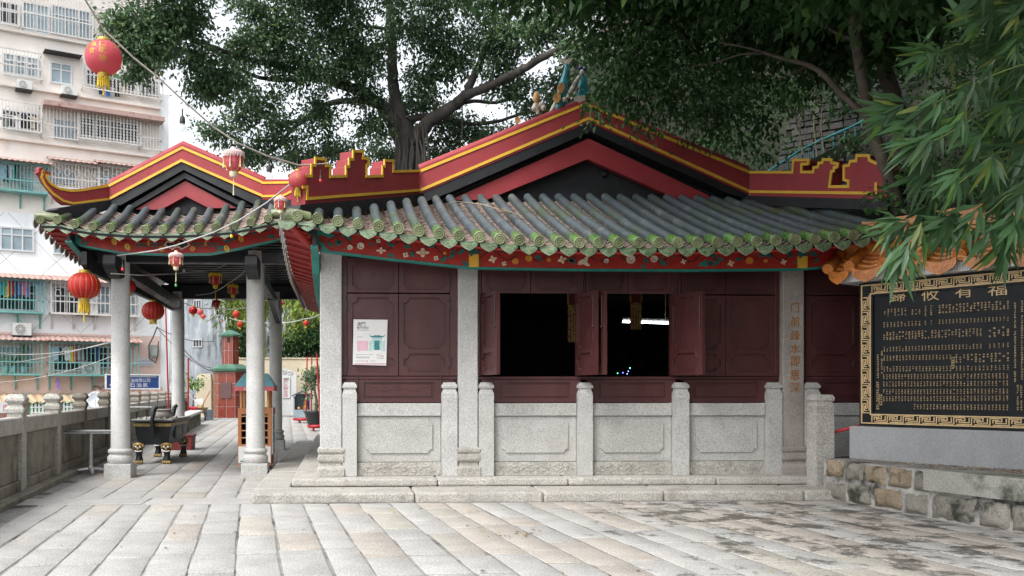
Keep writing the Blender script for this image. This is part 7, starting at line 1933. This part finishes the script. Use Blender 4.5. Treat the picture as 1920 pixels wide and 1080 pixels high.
E2 = [(1185, 120, 12, 80, 78), (1150, 178, 12.2, 48, 34), (1235, 190, 12.2, 70, 56), (1300, 95, 12.5, 95, 78), (1320, 215, 13, 60, 48), (1390, 225, 13.5, 62, 50), (1400, 120, 12, 95, 66), (1480, 60, 11.8, 85, 62), (1560, 70, 12.2, 74, 62), (1250, 22, 11.8, 115, 52), (1440, 8, 11, 150, 46), (1545, 130, 13, 48, 34), (1640, 25, 12.5, 90, 62), (1120, 205, 11.8, 26, 22), (1135, 70, 12.3, 56, 50), (1430, 290, 15, 40, 40), (1365, 270, 15, 50, 30), (1340, 160, 13.5, 90, 55), (1620, 110, 13.5, 60, 60), (1490, 190, 14.5, 60, 24), (1580, 190, 16, 50, 40), (1420, 60, 14.5, 120, 60), (1540, 40, 15, 110, 60), (1650, 60, 15.5, 90, 70), (1400, 200, 15.5, 60, 50), (1250, 110, 14, 90, 60), (1500, 170, 16.5, 40, 24), (1600, 150, 16, 40, 40), (1590, 260, 15, 24, 24), (1470, 250, 16.4, 16, 30), (1460, 160, 14, 60, 40), (1560, -20, 11, 150, 40)]
cl = [pxclump(x, y, D, rx, ry, (rx * ry) * .19) for x, y, D, rx, ry in E2]
shade_cl = []  # mostly unseen leaf clumps overhead and behind the viewer, added to shade the right
for c_, r_, n_ in (((5.0, 9.0, 7.2), (1.9, 1.7, .9), 5200), ((6.8, 8.0, 6.6), (1.6, 1.8, 1.0), 5200), ((3.6, 11.0, 7.6), (1.9, 1.8, .9), 4200), ((6.6, 10.6, 6.9), (1.7, 1.5, .9), 4200), ((5.4, 6.6, 7.4), (1.8, 1.6, .9), 4200), ((7.6, 6.0, 6.2), (1.6, 1.8, 1.0), 4200), ((8.6, 9.2, 6.4), (1.6, 2.0, 1.2), 4200), ((3.4, 7.2, 7.7), (1.7, 1.5, .8), 4200), ((4.6, 4.6, 7.9), (1.9, 1.6, .9), 4200), ((2.4, 5.4, 8.2), (1.4, 1.5, .8), 2600), ((6.6, 3.4, 7.4), (2.2, 1.8, 1.2), 4600), ((9.4, 5.0, 6.8), (2.0, 2.4, 1.6), 5000), ((7.2, 9.6, 8.4), (2.4, 2.2, 1.0), 5200), ((5.0, 8.2, 9.0), (2.4, 2.4, 1.0), 5200), ((9.0, 2.0, 5.0), (2.0, 2.6, 2.2), 5200), ((8.6, -1.5, 5.4), (2.4, 2.6, 2.4), 5200), ((5.6, .6, 7.8), (2.4, 2.2, 1.2), 5200), ((2.6, 2.6, 8.4), (1.9, 1.8, .9), 3600), ((6.4, -3.2, 6.6), (2.6, 2.4, 2.0), 5200), ((3.6, -3.0, 5.6), (2.2, 2.2, 2.0), 5200), ((7.5, -6.0, 4.6), (3.0, 2.4, 2.6), 6200), ((3.2, 11.4, 6.9), (1.6, 1.4, .5), 5200), ((5.2, 11.4, 6.7), (1.6, 1.4, .5), 5200), ((6.8, 11.6, 6.3), (1.4, 1.4, .6), 4600), ((3.4, 8.4, 6.2), (1.7, 1.6, .8), 5200), ((5.6, 8.4, 5.7), (1.6, 1.5, .7), 5200), ((4.4, 6.2, 5.6), (1.6, 1.5, .8), 5200), ((6.4, 6.0, 4.9), (1.3, 1.4, .8), 4600), ((2.6, 5.0, 6.2), (1.4, 1.4, .8), 4200), ((2.6, 9.4, 7.7), (1.3, 1.4, .7), 2000)): shade_cl.append((c_, r_, n_ * 1.5))
crown('crown', cl, LD, tr, (.095, .046), 1.0, .20, .45, ((.7, .85, .7), (1.35, 1.3, .95)), .03, 33)
crown('crown', shade_cl, LD, tr, (.15, .078), 1.0, .28, .45, ((.7, .85, .7), (1.35, 1.3, .95)), .03, 34)  # added leaf mass blocking sky light, partly detached from the tree it hangs under
tr2 = thing('slanting_tree', 'thicker brown tree slanting behind the leaning grey tree above the board', 'tree', (at(1760, 730, 12.6).x, at(1760, 730, 12.6).y, 0))
m_ = MB(); limb(m_, [(1775, 760, 12.6, 34), (1760, 520, 12.6, 32), (1745, 420, 12.6, 31), (1728, 330, 12.6, 30), (1708, 270, 12.6, 29), (1690, 220, 12.6, 29), (1668, 160, 12.6, 28), (1650, 90, 12.6, 27), (1635, 10, 12.6, 25), (1610, -120, 12.4, 20)], 5, .015)
limb(m_, [(1655, 110, 12.6, 12), (1690, 60, 12.8, 10), (1740, 10, 13, 8), (1800, -60, 13.2, 5)], 4, .02); m_.build('trunk', BARK2, tr2)
cl = [pxclump(x, y, D, rx, ry, rx * ry * .085) for x, y, D, rx, ry in ((1700, 30, 14, 90, 70), (1800, 20, 14.5, 110, 80), (1900, 60, 14.5, 100, 100), (1760, 130, 15, 80, 60), (1840, 200, 15, 110, 90), (1920, 260, 15, 90, 90), (1620, -60, 13, 110, 50), (1740, 330, 15, 60, 50), (1850, 380, 14, 110, 60), (1700, 330, 13.6, 34, 40))]
crown('crown', cl, LD, tr2, (.10, .05), 1.0, .24, .35, ((.6, .75, .6), (1.2, 1.2, .9)), .03, 35)
vine = thing('climbing_vine', 'glossy small leaved vine round the foot of the leaning tree above the orange ridge', 'vine', at(1690, 470, 10.8))
m_ = MB(); limb(m_, [(1700, 470, 10.75, 3), (1690, 430, 10.75, 3), (1668, 400, 10.75, 2), (1640, 380, 10.75, 1.5)], 3, .01); m_.build('stem', BARK2, vine)
crown('foliage', [pxclump(x, y, 10.75, rx, ry, n_) for x, y, rx, ry, n_ in ((1690, 400, 30, 34, 160), (1660, 365, 22, 18, 80), (1720, 360, 30, 24, 120), (1730, 410, 34, 30, 160), (1700, 330, 22, 18, 60), (1640, 385, 14, 12, 40))], LB, vine, (.075, .045), 1.0, .10, .5, ((.8, 1.1, .7), (1.5, 1.8, 1.0)), .06, 41)
# --- bamboo reaching in from the right
bam = thing('bamboo_clump', 'long leaved green bamboo arching over the inscription board from the right', 'bamboo', (at(2080, 730, 8.3).x, at(2080, 730, 8.3).y, .4))
m_ = MB(); CULM = M('bamboo_culm', (.16, .21, .07), .4, .2, 6); rr = random.Random(6)
for k in range(9):
    x0 = 2010 + k * 34; D = 7.6 + rr.uniform(-.6, .8)
    limb(m_, [(x0, 900, D, 22), (x0 - 10, 500, D, 21), (x0 - 30, 200, D - .1, 18), (x0 - 90, -60, D - .3, 12), (x0 - 200, -260, D - .6, 7)], 5, .01)
tw = []
def twig(pts, D, w=4): limb(m_, [(p[0], p[1], D, w * (1 - .18 * i)) for i, p in enumerate(pts)], 4, .006)
TW = [((1960, 30), (1900, 62), (1840, 82), (1780, 100), (1730, 104)), ((1960, 110), (1890, 130), (1820, 160), (1770, 185), (1740, 200)), ((1960, 170), (1880, 200), (1800, 225), (1720, 222), (1660, 210)), ((1960, 260), (1900, 280), (1830, 300), (1770, 345), (1740, 390)), ((1980, 330), (1900, 360), (1850, 400), (1800, 420), (1770, 425)), ((1980, 60), (1920, 90), (1870, 130), (1840, 160)), ((1980, 400), (1930, 410), (1890, 430), (1880, 470)), ((1820, 225), (1760, 260), (1720, 270)), ((1800, 400), (1730, 420), (1690, 440), (1680, 490)), ((1980, 0), (1920, 15), (1860, 30), (1830, 36)), ((1850, 300), (1815, 330), (1790, 350)), ((1930, 290), (1905, 330), (1895, 370))]
twD = [rr.uniform(6.2, 7.2) for _ in TW]
for t_, D in zip(TW, twD): twig(t_, D)
m_.build('culms', CULM, bam)
PP, DD, NN, LL, WW, TT = [], [], [], [], [], []
def fan(px, py, D, ang, n=8, L=.22, spread=95, dn=.0):
    """a fan of leaves; ang is the pointing direction on the picture side (degrees, 180 = left, 270 = down)"""
    o = np.array(at(px, py, D)); nf = np.array([rr.uniform(-.4, .4), -1, rr.uniform(-.1, .7)])
    base_t = rr.uniform(.55, 1.35)
    for i in range(n):
        a = R(ang + (i - (n - 1) / 2) * spread / n + rr.uniform(-6, 6)); yy = rr.uniform(-.35, .15)
        d = np.array([math.cos(a), yy, math.sin(a)])
        back = np.array([math.cos(R(ang)), 0, math.sin(R(ang))]) * -rr.uniform(0, .10)
        PP.append(o + back); DD.append(d); NN.append(nf + np.array([rr.uniform(-.5, .5), 0, rr.uniform(-.3, .6)])); l = L * rr.uniform(.8, 1.45); LL.append(l); WW.append(l * rr.uniform(.125, .175))
        q = base_t * rr.uniform(.85, 1.15); tn = (q, q, q * .95)
        if rr.random() < .05: tn = (2.6, 1.5, .9)
        elif rr.random() < .12: tn = (1.5 * q, 1.4 * q, .8 * q)
        TT.append(tn)
for (t_, D) in zip(TW, twD):
    for k in range(len(t_) - 1):
        (x0, y0), (x1, y1) = t_[k], t_[k + 1]; an = math.degrees(math.atan2(-(y1 - y0), x1 - x0))
        for j in range(2):
            q = rr.random(); fan(x0 + (x1 - x0) * q + rr.uniform(-12, 12), y0 + (y1 - y0) * q + rr.uniform(-14, 14), D + rr.uniform(-.25, .25), an + rr.uniform(5, 55), rr.randint(5, 9), rr.uniform(.17, .25))
    fan(t_[-1][0], t_[-1][1], D, math.degrees(math.atan2(-(t_[-1][1] - t_[-2][1]), t_[-1][0] - t_[-2][0])) + 10, 9, .25, 90)
for k in range(85):
    x = 1940 - abs(rr.gauss(0, 85)); y = rr.uniform(-20, 430)
    if x < 1760 + (70 if y > 260 else 0): continue
    fan(x, y, rr.uniform(6.4, 9.0), rr.uniform(175, 285), rr.randint(5, 8), rr.uniform(.17, .26), 110)
for px, py, a, n_, L in ((1690, 425, 215, 7, .22), (1725, 440, 262, 8, .24), (1700, 470, 258, 9, .26), (1668, 418, 200, 6, .2), (1770, 430, 255, 8, .24), (1850, 440, 245, 8, .25), (1900, 420, 240, 9, .27), (1880, 465, 262, 8, .24), (1790, 425, 300, 6, .2), (1660, 440, 235, 6, .18), (1745, 100, 190, 8, .24), (1750, 105, 300, 4, .18), (1726, 80, 85, 2, .2), (1800, 20, 120, 4, .22), (1680, 200, 200, 9, .26), (1655, 220, 195, 7, .24), (1700, 240, 225, 8, .24), (1745, 300, 240, 8, .24), (1720, 330, 235, 6, .22)): fan(px, py, 6.5, a, n_, L)
V, Fq = leaves_np(np.array(PP), np.array(DD), np.array(NN), np.array(LL), np.array(WW))
fast('foliage', V, Fq, LBAM, bam, np.concatenate([np.array(TT)] * 2, 0))
# --- bright bamboo and dark bush beyond the beige wall
t = thing('garden_bamboo', 'bright yellow green bamboo thicket behind the beige wall at the alley end', 'bamboo', (at(520, 730, 49).x, 49, 0)); m_ = MB()
for k in range(10): x = 440 + k * 20; limb(m_, [(x, 730, 49, 3), (x - 4, 600, 49, 3), (x - 10, 480, 49, 2)], 3, .05)
m_.build('culms', CULM, t)
cl = [pxclump(x, y, D, rx, ry, n_) for x, y, D, rx, ry, n_ in ((450, 590, 49, 34, 42, 900), (490, 570, 50, 40, 50, 900), (590, 580, 49, 50, 48, 1200), (560, 620, 49.5, 46, 36, 800), (460, 650, 49, 22, 30, 500), (540, 550, 50, 60, 40, 900), (440, 560, 49, 22, 22, 400))]
crown('foliage', cl, LYB, t, (.42, .085), 1.0, .6, .7, ((.5, .65, .5), (1.35, 1.3, 1.0)), .06, 51)
t = thing('dark_bush', 'dark green leafy bush in front of the bright bamboo at the alley end', 'bush', (at(600, 730, 47.5).x, 47.5, 0)); m_ = MB(); limb(m_, [(590, 730, 47.5, 5), (592, 680, 47.5, 4), (585, 640, 47.5, 2)], 3, .05); m_.build('stem', BARK, t)
crown('foliage', [pxclump(x, y, 47.5, rx, ry, n_) for x, y, rx, ry, n_ in ((580, 640, 40, 32, 900), (620, 620, 36, 40, 800), (550, 655, 30, 18, 400), (455, 660, 14, 22, 300), (450, 625, 12, 16, 200))], LSH, t, (.24, .13), 1.0, .4, .3, ((.6, .8, .7), (1.2, 1.2, 1.0)), .02, 52)
t = thing('dark_tree', 'very dark dense tree filling the gap between the bamboo and the hall side', 'tree', (at(640, 730, 52).x, 52, 0)); m_ = MB(); limb(m_, [(640, 730, 52, 10), (640, 500, 52, 8), (630, 420, 52, 5)], 4, .1); m_.build('trunk', BARK, t)
crown('crown', [pxclump(x, y, 52, rx, ry, n_) for x, y, rx, ry, n_ in ((610, 560, 50, 60, 1500), (640, 640, 60, 50, 1500), (560, 500, 90, 50, 1500), (470, 500, 70, 40, 1000))], LSH, t, (.30, .16), 1.0, .5, .3, ((.35, .45, .4), (.7, .75, .6)), .0, 53)
crown('foliage', [pxclump(588, 712, 32, 24, 20, 800), pxclump(600, 695, 32, 16, 16, 400), pxclump(592, 745, 32, 12, 16, 90), pxclump(580, 730, 32, 12, 10, 70), pxclump(598, 768, 32, 8, 10, 60)], leafmat('potted_leaf', (.10, .15, .085)), ptree, (.10, .06), 1.0, .14, .2, ((.7, .8, .8), (1.5, 1.5, 1.4)), .05, 54)
t = thing('railing_shrub', 'light green shrub poking above the far end of the railing', 'shrub', (at(362, 730, 39).x, 39.5, 0)); m_ = MB(); limb(m_, [(362, 790, 39, 3), (362, 740, 39, 2)], 3, .02); m_.build('stem', BARK, t)
crown('foliage', [pxclump(365, 725, 39, 16, 18, 160)], leafmat('fresh_leaf', (.14, .24, .07)), t, (.2, .09), 1.0, .25, .2, ((.8, .9, .8), (1.3, 1.2, 1)), .05, 55)
# --- fallen leaves on paving and tiles
V, Fq, T = [], [], []; rr = random.Random(77)
def fallen(x, y, z, s_):
    a = rr.uniform(0, 6.28); d = Vector((math.cos(a), math.sin(a), 0)); e = Vector((-d.y, d.x, 0)); p = Vector((x, y, z + .006)); b0 = len(V)
    V.extend([p - d * s_, p + e * s_ * .5 + Vector((0, 0, .006)), p + d * s_, p - e * s_ * .5 + Vector((0, 0, .004))]); Fq.append((b0, b0 + 1, b0 + 2, b0 + 3))
    T.append(rr.choice(((.55, .40, .05), (.35, .22, .06), (.14, .08, .03), (.08, .05, .03))))
for k in range(70): fallen(rr.uniform(-3.4, 5.6), rr.uniform(5.0, 10.2), .006, rr.uniform(.015, .032))
for k in range(30): fallen(rr.gauss(1.55, .16), rr.gauss(8.0, .10), .006, rr.uniform(.012, .028))
for k in range(35): fallen(rr.gauss(3.0, .7), rr.gauss(9.4, .4), .006, rr.uniform(.012, .026))
for k in range(25): fallen(rr.uniform(-.4, 5.8), rr.uniform(10.45, 10.9), .14, rr.uniform(.012, .026))
tag(fast('fallen_leaves', V, Fq, M('fallen_leaf', (1, 1, 1), .8, .2, 9, tint=True), None, np.array(T, np.float32)), kind='stuff')
V, Fq, T = [], [], []
for k in range(420):
    i = rr.randrange(0, 16); (e0, t0), (e1, t1) = rows[i], rows[i + 1]; q = rr.random(); m = e0.lerp(e1, .5 + rr.uniform(-.15, .15)).lerp(t0.lerp(t1, .5), q); fallen(m.x, m.y, m.z - .05, rr.uniform(.014, .03))
tag(fast('roof_litter', V, Fq, bpy.data.materials['fallen_leaf'], None, np.array(T, np.float32)), kind='stuff')
m_ = MB(); P_ = [rows[i][0].lerp(rows[i][1], q) + Vector((dx, 0, .09)) for i, q, dx in ((12, .35, 0), (11, .52, .05), (11, .40, .12), (10, .62, .1), (9, .70, 0), (8, .62, .05))]; m_.tube(P_, [.007, .01, .011, .01, .008, .005], 5); m_.tube([P_[2], P_[2] + Vector((-.25, -.35, -.05))], [.007, .004], 5)
tag(m_.build('fallen_twig', M('twig_bark', (.28, .22, .16), .9), None, loc=P_[2]), 'thin bare twig fallen across the roof tiles of the hall', 'twig')
